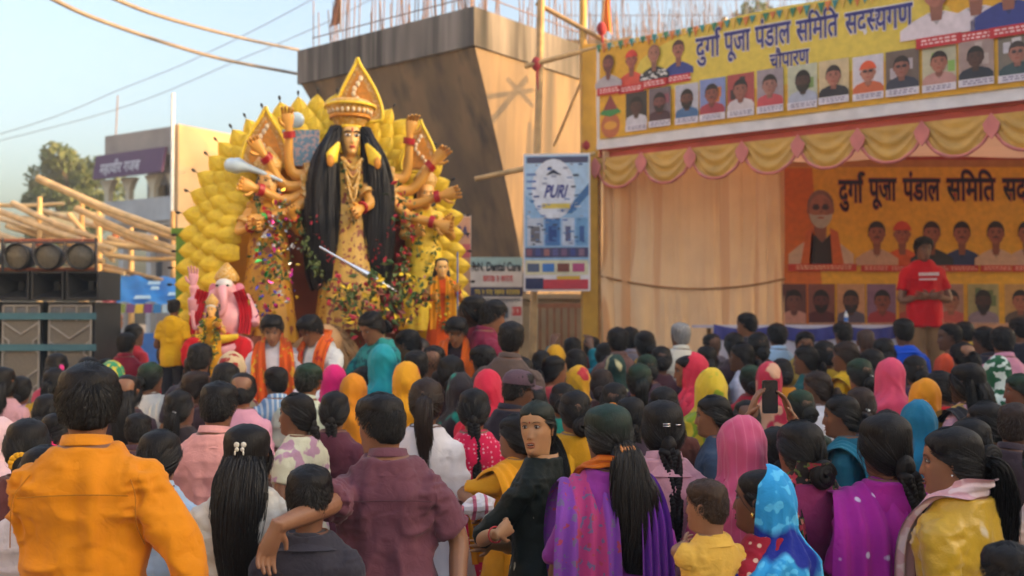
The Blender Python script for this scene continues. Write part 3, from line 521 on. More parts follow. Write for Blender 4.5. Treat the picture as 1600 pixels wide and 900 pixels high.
for i in range(4):
    q = te * (.15 + (ll - .3) * (i % 2)) + tn * (.08 + .35 * (i // 2)); G().tube([q, q + [0, 0, tz - .03]], .025, 6).obj('leg', BAM, tb)
bt = thing('water_bottle', 'small plastic water bottle with blue label on the draped table', 'bottle', T0 + te * 1.62 + tn * .12 + [0, 0, .002]); bt.scale = (.62,) * 3; prof = [(.001, 0), (.035, .003), (.035, .16), (.028, .19), (.014, .215), (.014, .235)]
G().loft([[(r_ * math.cos(a), r_ * math.sin(a), z) for a in np.linspace(0, 6.28, 14, endpoint=False)] for r_, z in prof]).obj('bottle_body', mat('clear_plastic', (.7, .75, .8), .15), bt); G().tube([(0, 0, .06), (0, 0, .13)], .0362, 14).obj('label_band', mat('blue_label', (.05, .2, .6), .5), bt); G().tube([(0, 0, .236), (0, 0, .255)], .016, 10).obj('cap', mat('blue_label', 0), bt)

# --- poster in front of the pier
PB = Board(*P(818, 350, 12.1)[:2], R(-6)); ps = PB.place(thing('poster', 'tall light blue vinyl advertising poster hung on bamboo poles beside the tent', 'poster'))
u0, u1, z0, z1 = q4(PB, 818, 922, 240, 455); w_, h = u1 - u0, z1 - z0; f = lambda a, b: (u0 + a * w_, z0 + b * h)
def rc(g, a, b, c, d, y, cc): g.poly([f(a, b), f(c, b), f(c, d), f(a, d)], y, L(cc))
G().box((u0, -.012, z0), (u1, 0, z1)).obj('sheet', mat('banner_white', 0), ps, smooth=False)
g = G(); rc(g, .02, .2, .98, .985, -.014, '8fb6dc'); rc(g, .05, .93, .97, .975, -.016, '4a4a68'); g.poly([f(.02, .7), f(.35, .6), f(.6, .55), f(.98, .72), f(.98, .93), f(.02, .93)], -.016, L('a9c8e6')); g.poly([f(.5, .58), f(.7, .62), f(.98, .78), f(.98, .70), f(.72, .56)], -.018, L('3a6aa0')); g.poly(ell(*f(.45, .74), .26, .36, 20), -.018, L('d6dcea'))
g.poly([f(.34, .845), f(.45, .885), f(.57, .845), f(.55, .84), f(.45, .872), f(.36, .84)], -.02, L('333a55')); rc(g, .28, .60, .7, .635, -.02, 'd8c25a')
for i, (a, c, cc) in enumerate(((.06, .3, 'b9c4d6'), (.33, .55, '4a7ab4'), (.58, .76, 'c3cfe2'), (.79, .96, '6a9cc8'))): rc(g, a, .33, c, .53, -.018, cc); rc(g, a + .05, .36, c - .05, .47, -.02, ('6a6a72', '2c4a8a', '5a5f86', '3a5f9a')[i])
for i in range(3): rc(g, .05, .74 + i * .05, .19, .755 + i * .05, -.02, '5a78b8')
rp_ = random.Random(2)
for i in range(70): a_0, b_0 = rp_.uniform(.05, .88), rp_.choice((rp_.uniform(.33, .55), rp_.uniform(.56, .92))); rc(g, a_0, b_0, a_0 + rp_.uniform(.03, .09), b_0 + rp_.uniform(.006, .016), -.0205 - i * 1e-5, rp_.choice(('2c4a8a', '5a78b8', 'd6dcea', '333a55', '4a7ab4', '8a93b0')))
rc(g, .03, .245, .97, .315, -.018, '4a4468')
for i in range(7): rc(g, .05 + .13 * i, .255, .13 + .13 * i, .305, -.02, ('8a5a6a', '46508a', 'a06a6a', '5a5a90', '7a5a7a', '3f4a8a', '8a6a80')[i])
rc(g, .03, .12, .97, .225, -.016, 'd3cfae')
for i, cc in enumerate(('55607a', '3f78c0', '7a4438', 'b04a7a')): rc(g, .06 + .225 * i, .14, .24 + .225 * i, .2, -.018, cc)
rc(g, .03, .015, .3, .095, -.018, '2c345a'); rc(g, .3, .015, .97, .085, -.02, 'c23a48'); rc(g, .5, .085, .85, .11, -.02, 'd0a83a'); g.obj('print', PRINT, ps, smooth=False, colour=True)
g = G(); a, b = f(.31, .68), f(.63, .765); word(g, 'PURI', a[0], b[0], a[1], a[1] + .085 * h, -.022, L('3a3f8a'), .03); V = g.verts(); V[:, 0] += (V[:, 2] - a[1]) * .25; g.setv(V); g.obj('lettering', PRINT, ps, smooth=False, colour=True)
# --- clinic sign and side poster on the pier stem
SB = Board(*P(736, 450, 14.2)[:2], R(4)); sn = SB.place(thing('clinic_sign', 'weathered white signboard with stripes of lettering for a dental clinic by the pier', 'sign'))
u0, u1, z0, z1 = q4(SB, 735, 816, 402, 508); w_, h = u1 - u0, z1 - z0
G().box((u0, -.02, z0), (u1, .02, z1)).obj('board', mat('sign_white', (.58, .57, .56), .7), sn, smooth=False)
for dx in (.1, .9): G().tube([(u0 + dx * w_, .05, 0), (u0 + dx * w_, .05, z1)], .025, 6).obj('post', BAM, sn)
g = G(); rc(g, 0, .86, 1, 1, -.022, '8fb0b4'); rc(g, 0, .42, 1, .56, -.022, '2c3050'); rc(g, .1, .14, .98, .27, -.022, 'c23c40'); rc(g, .03, .02, .97, .11, -.022, 'b8b4b0')
for s_, a0, a1, b0, b1, cc in (('R.N. Dental Care', .03, .97, .80, .92, '20242c'),):
    word(g, s_, u0 + a0 * w_, u0 + a1 * w_, z0 + b0 * h, z0 + b1 * h, -.026, L(cc), .03)
dr = random.Random(8)
for a0, a1, b0, b1, cc in ((.24, .86, .635, .725, 'c03038'), (.08, .95, .445, .52, 'cdb84a'), (.06, .94, .335, .39, '303848'), (.14, .94, .165, .235, 'e0c8c0')):      # lines too blurred to read
    x_ = a0
    while x_ < a1 - .04:
        wq = dr.uniform(.03, .07); rc(g, x_, b1 - .014, x_ + wq, b1, -.026, cc)
        for k in range(2): xs_ = x_ + wq * (.25 + .45 * k); rc(g, xs_, b0 + dr.uniform(0, .02), xs_ + .013, b1 - .016, -.0262, cc)
        x_ += wq + (.006 if dr.random() < .75 else .04)
g.obj('lettering', PRINT, sn, smooth=False, colour=True)
NB = Board(*P(712, 400, 14.4)[:2], R(2)); np_ = NB.place(thing('poster', 'narrow peeling pinkish poster on the pier beside the petal arch', 'poster')); u0, u1, z0, z1 = q4(NB, 704, 736, 336, 470); w_, h = u1 - u0, z1 - z0
G().box((u0, -.01, z0), (u1, .01, z1)).obj('sheet', mat('sign_white', 0), np_, smooth=False); g = G(); rc(g, .02, .02, .98, .98, -.012, 'b88a70'); rc(g, .02, .5, .98, .66, -.014, 'b0505a'); rc(g, .02, .05, .98, .4, -.014, 'c39a80'); word(g, 'CA', u0 + .2 * w_, u0 + .9 * w_, z0 + .74 * h, z0 + .86 * h, -.018, L('2a2f6a'), .03); g.obj('print', PRINT, np_, smooth=False, colour=True)
pb2 = Board(*P(784, 490, 13.9)[:2], 0); o = pb2.place(thing('notice', 'small white notice with a photo pinned below the clinic sign', 'notice')); u0, u1, z0, z1 = q4(pb2, 777, 800, 473, 510); w_, h = u1 - u0, z1 - z0; G().box((u0, -.01, z0), (u1, .01, z1)).obj('sheet', mat('sign_white', 0), o, smooth=False); g = G(); rc(g, .25, .35, .75, .8, -.012, '5a7080'); rc(g, .2, .1, .8, .2, -.012, '3a3a48'); g.obj('print', PRINT, o, smooth=False, colour=True)
# --- low wall and rusty gate behind the crowd, right of the pier
gw = thing('boundary_wall', 'low cream washed boundary wall behind the crowd under the poster', 'wall', (*P(700, 500, 14.6)[:2], 0)); G().box((0, 0, 0), (2.3, .2, 2.15)).obj('wall', mat('cream_wash', (.46, .40, .28), .9, c2=(.30, .25, .17), vs=2), gw, smooth=False); G().box((-.05, -.05, 2.152), (2.35, .25, 2.22)).obj('coping', mat('cream_wash', 0), gw, smooth=False)
gt = thing('metal_gate', 'rusty brown barred gate in the low cream wall', 'gate', (*P(840, 500, 14.4)[:2], .3)); RU = mat('rusty_paint', (.26, .12, .07), .75, .3, vs=9)
for i in range(9): G().box((.02 + i * .1, -.02, .2), (.05 + i * .1, .02, 1.75)).obj('bar', RU, gt, smooth=False)
for z in (.25, 1.0, 1.72): G().box((-.02, -.03, z), (.9, -.021, z + .06)).obj('rail', RU, gt, smooth=False)
# ------------------------------------------------------------------ people kit (a figure faces +Y, feet at z = 0)
NS = 48; TH_ = np.linspace(0, 2 * math.pi, NS, endpoint=False)           # 0 = front (+Y), then towards +X
HEAD = np.array([  # z front, z back, half width, front y, back y
    (-.250, -.185, .075, .030, -.092), (-.205, -.145, .058, .034, -.082), (-.165, -.108, .053, .036, -.080), (-.134, -.082, .0555, .046, -.082), (-.121, -.066, .0575, .072, -.087), (-.112, -.052, .060, .087, -.091), (-.095, -.040, .0635, .093, -.094),
    (-.068, -.025, .067, .093, -.098), (-.040, -.005, .071, .093, -.101), (-.015, .010, .0735, .092, -.102), (.012, .025, .0745, .091, -.103), (.035, .042, .0755, .094, -.102), (.060, .060, .076, .092, -.098), (.080, .080, .073, .083, -.090), (.098, .098, .064, .068, -.076), (.110, .110, .047, .048, -.056), (.117, .117, .025, .024, -.032), (.1195, .1195, .004, .003, -.006)])
def ring(zf, zb, w, f, b, flat=.9, n=None):
    t = TH_ if n is None else np.linspace(0, 2 * math.pi, n, endpoint=False); s, c = np.sin(t), np.cos(t); cc = np.sign(c) * np.abs(c) ** flat
    return np.c_[w * np.sign(s) * np.abs(s) ** flat, np.where(c > 0, f, -b) * cc, zb + (zf - zb) * (c + 1) / 2]
def head_grid(k=56, wide=1.0):
    H_ = cr(HEAD, k); return np.array([ring(a, b, c * wide, d, e) for a, b, c, d, e in H_])
def features(A, fem=1.0):
    A = A.copy(); x, y, z = A[..., 0], A[..., 1], A[..., 2]; m = sst(.02, .06, y)
    gs = lambda cx, cz, sx, sz: np.exp(-((x - cx) / sx) ** 2 - ((z - cz) / sz) ** 2)
    nz = .021 * np.exp(-(x / .0095) ** 2) * sst(.034, -.034, z) * sst(-.052, -.036, z) + .007 * (gs(.011, -.037, .007, .009) + gs(-.011, -.037, .007, .009)) + .004 * gs(0, .02, .008, .02)
    d = nz - .0085 * (gs(.032, .012, .017, .012) + gs(-.032, .012, .017, .012)) + .0035 * gs(.03, .036, .025, .009) + .0035 * gs(-.03, .036, .025, .009) + .005 * gs(0, -.068, .026, .017) - .004 * gs(0, -.0675, .024, .003) - .003 * gs(0, -.084, .02, .006) + .006 * gs(0, -.102, .02, .012) + .0035 * (gs(.042, -.02, .018, .018) + gs(-.042, -.02, .018, .018))
    A[..., 1] += d * m; A[..., 0] *= 1 - .25 * sst(.005, -.115, A[..., 2]) * sst(-.03, .06, A[..., 1]); return A
def ear(g, sx, c=(1, .93, .9)):
    o = []; 
    for t in np.linspace(0, 2 * math.pi, 14, endpoint=False): o.append((.016 * math.cos(t) * (1 + .25 * math.sin(t)), .030 * math.sin(t)))
    o = np.array(o); R_ = roty(sx * .12) @ rotz(-sx * .45)
    ctr = np.array([sx * .0755, -.012, -.003]); rings = []
    for s, d in ((.35, -.006), (.95, -.004), (1, .004), (.93, .009), (.72, .0095), (.6, .004), (.15, .003)): rings.append((np.c_[np.full(14, sx * d), o[:, 0] * s, o[:, 1] * s]) @ R_.T + ctr)
    g.loft(rings if sx > 0 else [r[::-1] for r in rings], c=c)
DARK = (.05, .035, .03)
def face_bits(g, lips=(.85, .5, .48), teeth=False, bindi=False, brow=.0023, eyes=True, lash=False):
    """eyes, brows, lips: g must hold skin in slot 0 (colour multiplies skin), slot 1 = eye (own colour)"""
    for sx in (-1, 1):
        if eyes:
            g.ball((sx * .0315, .0800, .0125), (.0145, .0092, .0064), 14, 8, 1, (.36, .33, .30)); g.ball((sx * .0315, .0872, .0125), (.0062, .0035, .0062), 10, 6, 1, (.03, .015, .010)); g.ball((sx * .0325, .0903, .0145), .0008, 6, 4, 1, (.5, .5, .5))
            up = np.array([(sx * (.0315 + .0165 * t), .0885 - .0075 * t * t - (.002 if t * sx < 0 else 0), .0135 + .0068 * (1 - t * t)) for t in np.linspace(-1, 1, 9)]); g.tube(up, np.array([.0008, .0016, .0016, .0009]) * (1.5 if lash else 1), 5, c=(.10, .07, .06) if not lash else (.03, .02, .02)); g.tube(up + [0, -.002, .0035], [.0015, .003, .003, .0015], 6, c=(.8, .72, .7))
            lo = up * (1, 1, 1); lo[:, 2] = .0115 - .0055 * (1 - np.linspace(-1, 1, 9) ** 2); g.tube(lo, [.0007, .0011, .0007], 5, c=(.35, .25, .22))
        br = np.array([(sx * a, b, z) for a, b, z in ((.012, .0935, .030), (.024, .0945, .0345), (.038, .089, .036), (.050, .0785, .0315))]); g.tube(cr(br, 10), [brow * .8, brow, brow, brow * .4], 6, flat=.6, c=DARK)
        g.ball((sx * .0085, .1105, -.0415), (.0032, .003, .002), 6, 4, c=(.25, .15, .13))
    zu, zl = (-.0635, -.0745) if not teeth else (-.0615, -.0775)
    for z, rr_, bow in ((zu, .0033, .0022), (zl, .0042, -.0022)):
        lp = np.array([(.0235 * t, .0995 - .0085 * t * t, z + bow * (1 - t * t) - (0.0015 * math.exp(-(t / .2) ** 2) if bow > 0 else 0)) for t in np.linspace(-1, 1, 11)]); lp[0, 2] = lp[-1, 2] = -.0685; g.tube(lp, [.0012, rr_, rr_, rr_, .0012], 8, c=lips)
    if teeth:
        g.ball((0, .0945, -.0692), (.0185, .005, .0062), 14, 8, c=(.25, .10, .09))
        for i in range(6): g.box((-.0128 + i * .0043, .0965, -.0715), (-.0088 + i * .0043, .0992 - .0004 * abs(i - 2.5) ** 1.5, -.0652), 1, (.68, .64, .58))
    if bindi: g.ball((0, .0985, .034), (.0034, .0012, .0045), 8, 6, 1, (.35, .01, .01))
TOR = {  # z, half width, front, back   (male H 1.70, female H 1.58)
    'm': np.array([(0.8, 0.141, 0.085, -0.105), (0.88, 0.1579, 0.095, -0.125), (0.97, 0.1504, 0.1, -0.11), (1.06, 0.141, 0.1, -0.088), (1.16, 0.1485, 0.108, -0.096), (1.26, 0.1617, 0.115, -0.114), (1.33, 0.1654, 0.102, -0.12), (1.375, 0.1466, 0.08, -0.114), (1.415, 0.1128, 0.06, -0.104), (1.45, 0.0846, 0.045, -0.097), (1.478, 0.06862, 0.036, -0.092)]),
    'f': np.array([(.74, .150, .080, -.110), (.82, .170, .090, -.130), (.90, .160, .092, -.110), (.985, .132, .088, -.080), (1.07, .138, .098, -.085), (1.15, .148, .118, -.098), (1.21, .152, .110, -.104), (1.255, .138, .082, -.100), (1.295, .108, .058, -.094), (1.33, .083, .040, -.089), (1.362, .069, .032, -.086)])}
HSC = .90                                # heads drawn a little smaller than the table
HT = {'m': 1.70, 'f': 1.58}; DROP = (1 - HSC) * .2395
def tor(sex, z, off=0.0, n=None, wx=1.0, bx=0.0):
    T = TOR[sex]; w, f, b = (np.interp(z, T[:, 0], T[:, i]) for i in (1, 2, 3)); return ring(z, z, (w + off) * wx, f + off, b - off - bx, .88, n)
def hand(g, wr, d, nrm, side, curl=.35, sc_=1.0, spread=.1, m=0, c=None, thumb=.7):
    d = np.asarray(d, float); d /= np.linalg.norm(d); nrm = np.asarray(nrm, float); nrm = nrm - d * d.dot(nrm); nrm /= np.linalg.norm(nrm); s = np.cross(d, nrm) * side; wr = np.asarray(wr, float)   # s points to the thumb side
    g.tube([wr - d * .02 * sc_, wr + d * .012 * sc_, wr + d * .05 * sc_, wr + d * .088 * sc_], np.array([.021, .023, .030, .027]) * sc_, 12, 10, m, True, 1.0, c, up=nrm) if False else None
    k = []; an = np.linspace(0, 2 * math.pi, 14, endpoint=False)
    for t, hw, th in ((-.02, .024, .021), (.01, .026, .019), (.04, .036, .018), (.07, .041, .0165), (.09, .040, .0135), (.098, .036, .009)): k.append(wr + d * t * sc_ + (np.cos(an)[:, None] * s * hw + np.sin(an)[:, None] * nrm * th) * sc_)
    g.loft(k, m, True, c)
    for i, (o, ln) in enumerate(((.029, .070), (.010, .078), (-.010, .073), (-.029, .058))):
        dd = d + s * (spread * (1.5 - i)); dd /= np.linalg.norm(dd); p = wr + (d * .088 + s * o) * sc_; pts = [p - dd * .01 * sc_, p]; cu = 0
        for j, fr in enumerate((.42, .32, .26)):
            cu += curl * (1 + .12 * i) * (.8 if j == 0 else 1); v = dd * math.cos(cu) + nrm * math.sin(cu); p = p + v * ln * fr * sc_; pts.append(p)
        g.tube(cr(pts, 10), np.array([.0095, .0095, .009, .0082, .0062]) * sc_, 8, None, m, True, 1.0, c)
    p = wr + (d * .022 + s * .028) * sc_; v = d * .75 + s * .75 + nrm * .35 * thumb; v /= np.linalg.norm(v); v2 = d * .95 + s * .25 + nrm * .5 * thumb; v2 /= np.linalg.norm(v2)
    g.tube(cr([p - v * .02 * sc_, p, p + v * .035 * sc_, p + v * .035 * sc_ + v2 * .03 * sc_], 9), np.array([.012, .013, .0105, .0075]) * sc_, 8, None, m, True, 1.0, c)
def arm_pose(sex, kind):
    """shoulder, elbow, wrist, hand normal for right (+x) and left (-x)"""
    sw, sz = (.153, 1.335) if sex == 'm' else (.137, 1.222); u = .29 if sex == 'm' else .265; f = .255 if sex == 'm' else .235; out = {}
    for sx in (-1, 1):
        S = np.array([sx * sw, -.012, sz])
        if kind == 'hang': E_ = S + u * np.array([sx * .16, -.10, -.98]); W_ = E_ + f * np.array([sx * .02, .22, -.97]); nn = (-sx, .2, 0)
        elif kind == 'front': E_ = S + u * np.array([sx * .26, -.02, -.96]); W_ = E_ + f * np.array([-sx * .45, .85, .25]); nn = (-sx * .8, 0, .3)
        elif kind == 'pray': E_ = S + u * np.array([sx * .3, .25, -.9]); W_ = E_ + f * np.array([-sx * .62, .55, .62]); nn = (-sx, 0, 0)
        elif kind == 'fold': E_ = S + u * np.array([sx * .3, .12, -.95]); W_ = E_ + f * np.array([-sx * .92, .38, .08]); nn = (0, -1, .1)
        elif kind == 'up': E_ = S + u * np.array([sx * .35, .55, .1]); W_ = E_ + f * np.array([-sx * .25, .25, .95]); nn = (-sx * .3, 1, 0)
        elif kind == 'lean': E_ = S + u * np.array([sx * .3, .45, -.8]); W_ = E_ + f * np.array([-sx * .25, .75, -.5]); nn = (-sx * .2, 0, -1)
        out[sx] = [S, E_, W_, np.array(nn, float)]
    return out
_bc = {}
def head_pivot(sex): return np.array([0, .025, HT[sex] - .1195])
def turn_head(V, sex, hy, hp, hr_=0.0, wgt=None):
    """rotate head points (body coordinates) about the neck; wgt fades the turn along the neck"""
    pv = head_pivot(sex) + [0, -.03, -.14]; Rm = lambda k: rotz(hy * k) @ roty(hr_ * k) @ rotx(hp * k); L_ = V - pv; shp = L_.shape; L_ = L_.reshape(-1, 3); wgt = np.ones(len(L_)) if wgt is None else np.asarray(wgt).ravel(); o = np.empty_like(L_); wq = np.round(wgt * 20) / 20
    for k in np.unique(wq): m_ = wq == k; o[m_] = L_[m_] @ Rm(k).T
    return o.reshape(shp) + pv
def body_mesh(sex, arms='hang', hy=0, hp=0, hr_=0, key=None, ap=None, feat=None, hcurl=.35, lips=(.85, .55, .52), teeth=False, bindi=False, wide=1.0, brow=.0023, lash=False, weld=False, hands=True, eyes=True, res=1.0, hsc=1.0):
    hsc = hsc * HSC
    ky = key or (sex, arms, round(hy / 15), round(hp / 10), teeth, bindi)
    if ky in _bc: return _bc[ky]
    hyr, hpr, hrr = R(hy), R(hp), R(hr_); g = G(); hv = head_pivot(sex); h = G()
    A = features(head_grid(int(60 * res), wide)) * hsc + [0, 0, (1 - hsc) * -.12]; body = np.array([tor(sex, z) for z in np.linspace(TOR[sex][0, 0], TOR[sex][-1, 0] - .012, 26)])
    wr = np.repeat(sst(-.3, 3.2, np.linspace(0, 17, len(A)))[:, None], NS, 1); full = np.concatenate([body, turn_head(A + hv, sex, hyr, hpr, hrr, wr)]); g.loft(full)
    for sx in (-1, 1): ear(h, sx)
    face_bits(h, lips, teeth, bindi, brow, eyes=eyes, lash=lash)
    if feat: feat(h)
    V = h.verts() * hsc + [0, 0, (1 - hsc) * -.12] + hv; h.setv(turn_head(V, sex, hyr, hpr, hrr)); g.add(h)
    ap = ap or arm_pose(sex, arms); k = 1.0 if sex == 'm' else .86
    for sx in (-1, 1):
        S, E_, W_, nn = ap[sx][:4]; ga_ = G(); ga_.tube(cr([S, lerp(S, E_, .5), E_, lerp(E_, W_, .45), W_], 22), np.array([.050, .047, .042, .038, .037, .033, .025]) * k, 12)
        if hands: hand(ga_, W_, W_ - E_ if len(ap[sx]) < 5 else ap[sx][4], nn, sx, hcurl if len(ap[sx]) < 6 else ap[sx][5], k)
        g.add(remesh(ga_, .0042, 5) if weld else ga_)
    z0 = TOR[sex][0, 0]
    for sx in (-1, 1):
        g.tube(cr([(sx * .085, -.01, z0 + .08), (sx * .09, 0, z0 - .12), (sx * .085, .005, z0 * .53), (sx * .085, -.02, z0 * .33), (sx * .085, -.02, .07)], 18), np.array([.09, .082, .06, .054, .052, .036]) * k, 12)
        g.loft([np.c_[(sx * .088 + wv * np.cos(TH_[::4])), yv + wv * .8 * np.sin(TH_[::4]), np.clip(zv + hv_ * np.sin(TH_[::4] * 1), .004, 1)] for yv, wv, zv, hv_ in ((-.07, .028, .04, 0), (-.05, .036, .06, 0), (.02, .040, .045, 0), (.10, .044, .03, 0), (.16, .03, .012, 0))])
    me = g.mesh('body_' + sex, True, True); _bc[ky] = me; return me
_skin = {}
def skin(i):
    cs = [(.31, .15, .084), (.26, .12, .063), (.205, .092, .050), (.36, .186, .108), (.145, .066, .038), (.46, .235, .105)]
    if i in _skin: return _skin[i]
    m = bpy.data.materials.new('skin_%d' % i); m.use_nodes = True; t = m.node_tree; b = t.nodes['Principled BSDF']; at = t.nodes.new('ShaderNodeAttribute'); at.attribute_name = 'Col'
    tc = t.nodes.new('ShaderNodeTexCoord'); nz = t.nodes.new('ShaderNodeTexNoise'); nz.inputs['Scale'].default_value = 22; nz.inputs['Detail'].default_value = 5; t.links.new(tc.outputs['Object'], nz.inputs['Vector'])
    mx = t.nodes.new('ShaderNodeMix'); mx.data_type = 'RGBA'; c = cs[i]; mx.inputs[6].default_value = (c[0] * .86, c[1] * .82, c[2] * .8, 1); mx.inputs[7].default_value = (min(1, c[0] * 1.14), c[1] * 1.16, c[2] * 1.16, 1); t.links.new(nz.outputs[0], mx.inputs[0])
    mu = t.nodes.new('ShaderNodeMix'); mu.data_type = 'RGBA'; mu.blend_type = 'MULTIPLY'; mu.inputs[0].default_value = 1; t.links.new(mx.outputs[2], mu.inputs[6]); t.links.new(at.outputs[0], mu.inputs[7]); t.links.new(mu.outputs[2], b.inputs['Base Color'])
    b.inputs['Roughness'].default_value = .48; b.inputs['Subsurface Weight'].default_value = .12; b.inputs['Subsurface Radius'].default_value = (.012, .005, .003); b.inputs['Subsurface Scale'].default_value = 1; b.inputs['Specular IOR Level'].default_value = .45
    bp_ = t.nodes.new('ShaderNodeBump'); bp_.inputs['Strength'].default_value = .12; bp_.inputs['Distance'].default_value = .004; n2 = t.nodes.new('ShaderNodeTexNoise'); n2.inputs['Scale'].default_value = 260; t.links.new(tc.outputs['Object'], n2.inputs['Vector']); t.links.new(n2.outputs[0], bp_.inputs['Height']); t.links.new(bp_.outputs[0], b.inputs['Normal'])
    _skin[i] = m; return m
EYE = mat('eye', (1, 1, 1), .15, 0, attr=True)

# ---------------- hair (head-local coordinates)
HR_ = np.array([.0765, .099, .1195])
def hsurf(dv, off):                       # point on the skull in direction dv, lifted by off
    dv = dv / np.linalg.norm(dv, axis=-1, keepdims=True); yy = np.where(dv[..., 1] > 0, .094, .102); q = np.sqrt((dv[..., 0] / .0765) ** 2 + (dv[..., 1] / yy) ** 2 + (dv[..., 2] / np.where(dv[..., 2] > 0, .1195, .125)) ** 2)
    return dv / q[..., None] + dv * np.asarray(off)[..., None]
def slerp(a, b, t):
    w = np.arccos(np.clip((a * b).sum(-1, keepdims=True), -1, 1)); s = np.sin(w) + 1e-6; return (np.sin((1 - t) * w) * a + np.sin(t * w) * b) / s
def unit(a): return a / (np.linalg.norm(a, axis=-1, keepdims=True) + 1e-9)
_rr = np.random.default_rng(99)
def ribbons(g, P_, W_, ctr=(0, -.01, 0), m=1):       # P_ (N,k,3) paths; flat strands facing outward from ctr
    N_, k = P_.shape[:2]; t = np.gradient(P_, axis=1); nr = P_ - np.asarray(ctr); sd = unit(np.cross(t, nr)); nu = unit(np.cross(sd, t)); tl_a = _rr.uniform(-.75, .75, (N_, 1, 1)); sd = sd * np.cos(tl_a) + nu * np.sin(tl_a); wd = np.asarray(W_)[..., None] if np.ndim(W_) else W_; taper = np.linspace(1, .35, k)[None, :, None]
    V = np.stack([P_ + sd * wd * taper, P_ - sd * wd * taper], 2); base = (np.arange(N_)[:, None] * k + np.arange(k - 1)[None]) * 2
    g.raw(V, [np.stack([base, base + 1, base + 3, base + 2], -1).reshape(-1, 4)], m)
def cap(g, line, off, noise=.004, seed=0, k=50, parting=False):
    A = head_grid(k)[8:]; A[..., 0] *= 1 - .25 * sst(.005, -.115, A[..., 2]) * sst(-.03, .06, A[..., 1]); x, y, z = A[..., 0], A[..., 1], A[..., 2]; th = np.arctan2(np.abs(x), y)                # 0 front .. pi back
    hl = np.interp(th, *line); d = sst(-.004, .014, z - hl); nrm = unit(A * (1 / HR_ ** 2)); o = np.interp(th, *off[:2]) + off[2] * sst(.02, .11, z)
    n_ = vn(A * 70, seed) * noise + vn(A * (160, 160, 40), seed + 1) * noise * .5
    if parting: n_ = n_ - .006 * np.exp(-(x / .004) ** 2) * (y > -.02)
    g.loft(A + nrm * (d * (o + n_) - (1 - d) * .016)[..., None])
FL = ([0, .5, 1.0, 1.45, 1.7, 2.2, math.pi], [.070, .062, .028, .005, -.035, -.085, -.100])     # woman: hairline height by angle
ML = ([0, .45, .8, 1.25, 1.5, 1.75, 2.3, math.pi], [.072, .066, .040, .012, -.012, -.035, -.072, -.082])
def strands_back(g, r, n, gather, off=.017, wd=.0013, lowz=-.06, k=9, m=1, spread=.3):
    th = r.uniform(-2.6, 2.6, n); th = np.sign(th) * np.abs(th); z = np.interp(np.abs(th), *FL) + r.uniform(.0, .02, n); dv = unit(np.c_[np.sin(th) * .0765, np.cos(th) * .095, z]); gd = unit(np.asarray(gather, float) + r.normal(0, .004, (n, 3)))
    t = np.linspace(0, 1, k)[None, :, None]; D = slerp(dv[:, None], gd[:, None], t); P_ = hsurf(D, (off - .011 * (1 - sst(0, .35, np.linspace(0, 1, k)))[None]) + r.uniform(-.004, .004, (n, 1)) + 0 * D[..., 0]); P_ += r.normal(0, .0012, (n, 1, 3)); fly = r.random(n) < .05; P_[fly] += unit(P_[fly]) * (r.uniform(.003, .012, (fly.sum(), 1)) * np.sin(np.linspace(0, 3.14, k))[None])[..., None]; ribbons(g, P_, np.full((n, 1), wd) * r.uniform(.6, 1.4, (n, 1)), m=m)
def lock(g, r, spine, rad, n, wd=.0014, k=16, core=.86, wave=.006, m=1, flat=1.0, frizz=.004):
    sp = cr(spine, k); rd = np.interp(np.linspace(0, 1, k), np.linspace(0, 1, len(rad)), rad); t = unit(np.gradient(sp, axis=0)); ux = np.array([1.0, 0, 0]); u = unit(ux - t * (t @ ux)[:, None]); b = np.cross(t, u)
    an = np.linspace(0, 2 * math.pi, 18, endpoint=False); ang = r.uniform(0, 2 * math.pi, n); q = np.sqrt(r.uniform(.35, 1, n)); ph = r.uniform(0, 6.28, n)
    bump_ = 1 + .10 * np.sin(an * 5 + 1) + .06 * np.sin(an * 9)
    A = np.array([sp[i] + core * rd[i] * ((np.cos(an) * bump_)[:, None] * u[i] + (np.sin(an) * bump_)[:, None] * b[i] * flat) for i in range(k)]); g.loft(A, 0)
    tt = np.linspace(0, 1, k); wv = wave * np.sin(tt[None] * r.uniform(5, 11, (n, 1)) + ph[:, None]) + frizz * r.normal(0, 1, (n, 1)) * tt[None] ** 1.5
    a = (np.cos(ang) * q)[:, None] * rd + wv; c = ((np.sin(ang) * q)[:, None] * rd + np.roll(wv, 3, 1)) * flat; P_ = sp[None] + a[..., None] * u[None] + c[..., None] * b[None]; ribbons(g, P_, np.full((n, 1), wd) * r.uniform(.6, 1.5, (n, 1)), ctr=sp[k // 2] + [0, .3, 0], m=m)
def braid(g, top, bot, r0=.026, turns=7, m=0, bow=.02, tuft=.12):
    a, b = np.asarray(top, float), np.asarray(bot, float); s = np.linspace(0, 1, 70); mid = (a + b) / 2 + [bow, -.015, 0]; sp = (1 - s)[:, None] ** 2 * a + 2 * (s * (1 - s))[:, None] * mid + s[:, None] ** 2 * b; rd = r0 * (1 - .4 * s)
    for j in range(3):
        ph = 2 * math.pi * (s * turns + j / 3); p = sp + np.c_[np.sin(ph) * rd * .95, np.sin(2 * ph) * rd * .5, 0 * s]; g.tube(p, rd * .72, 8, m=m)
    rr2 = np.random.default_rng(3); lock(g, rr2, [b, b + [0, -.01, -tuft * .5], b + [.01, 0, -tuft]], [r0 * .5, r0 * .75, r0 * .2], 60, .0012, 8, m=m)
_hc = {}
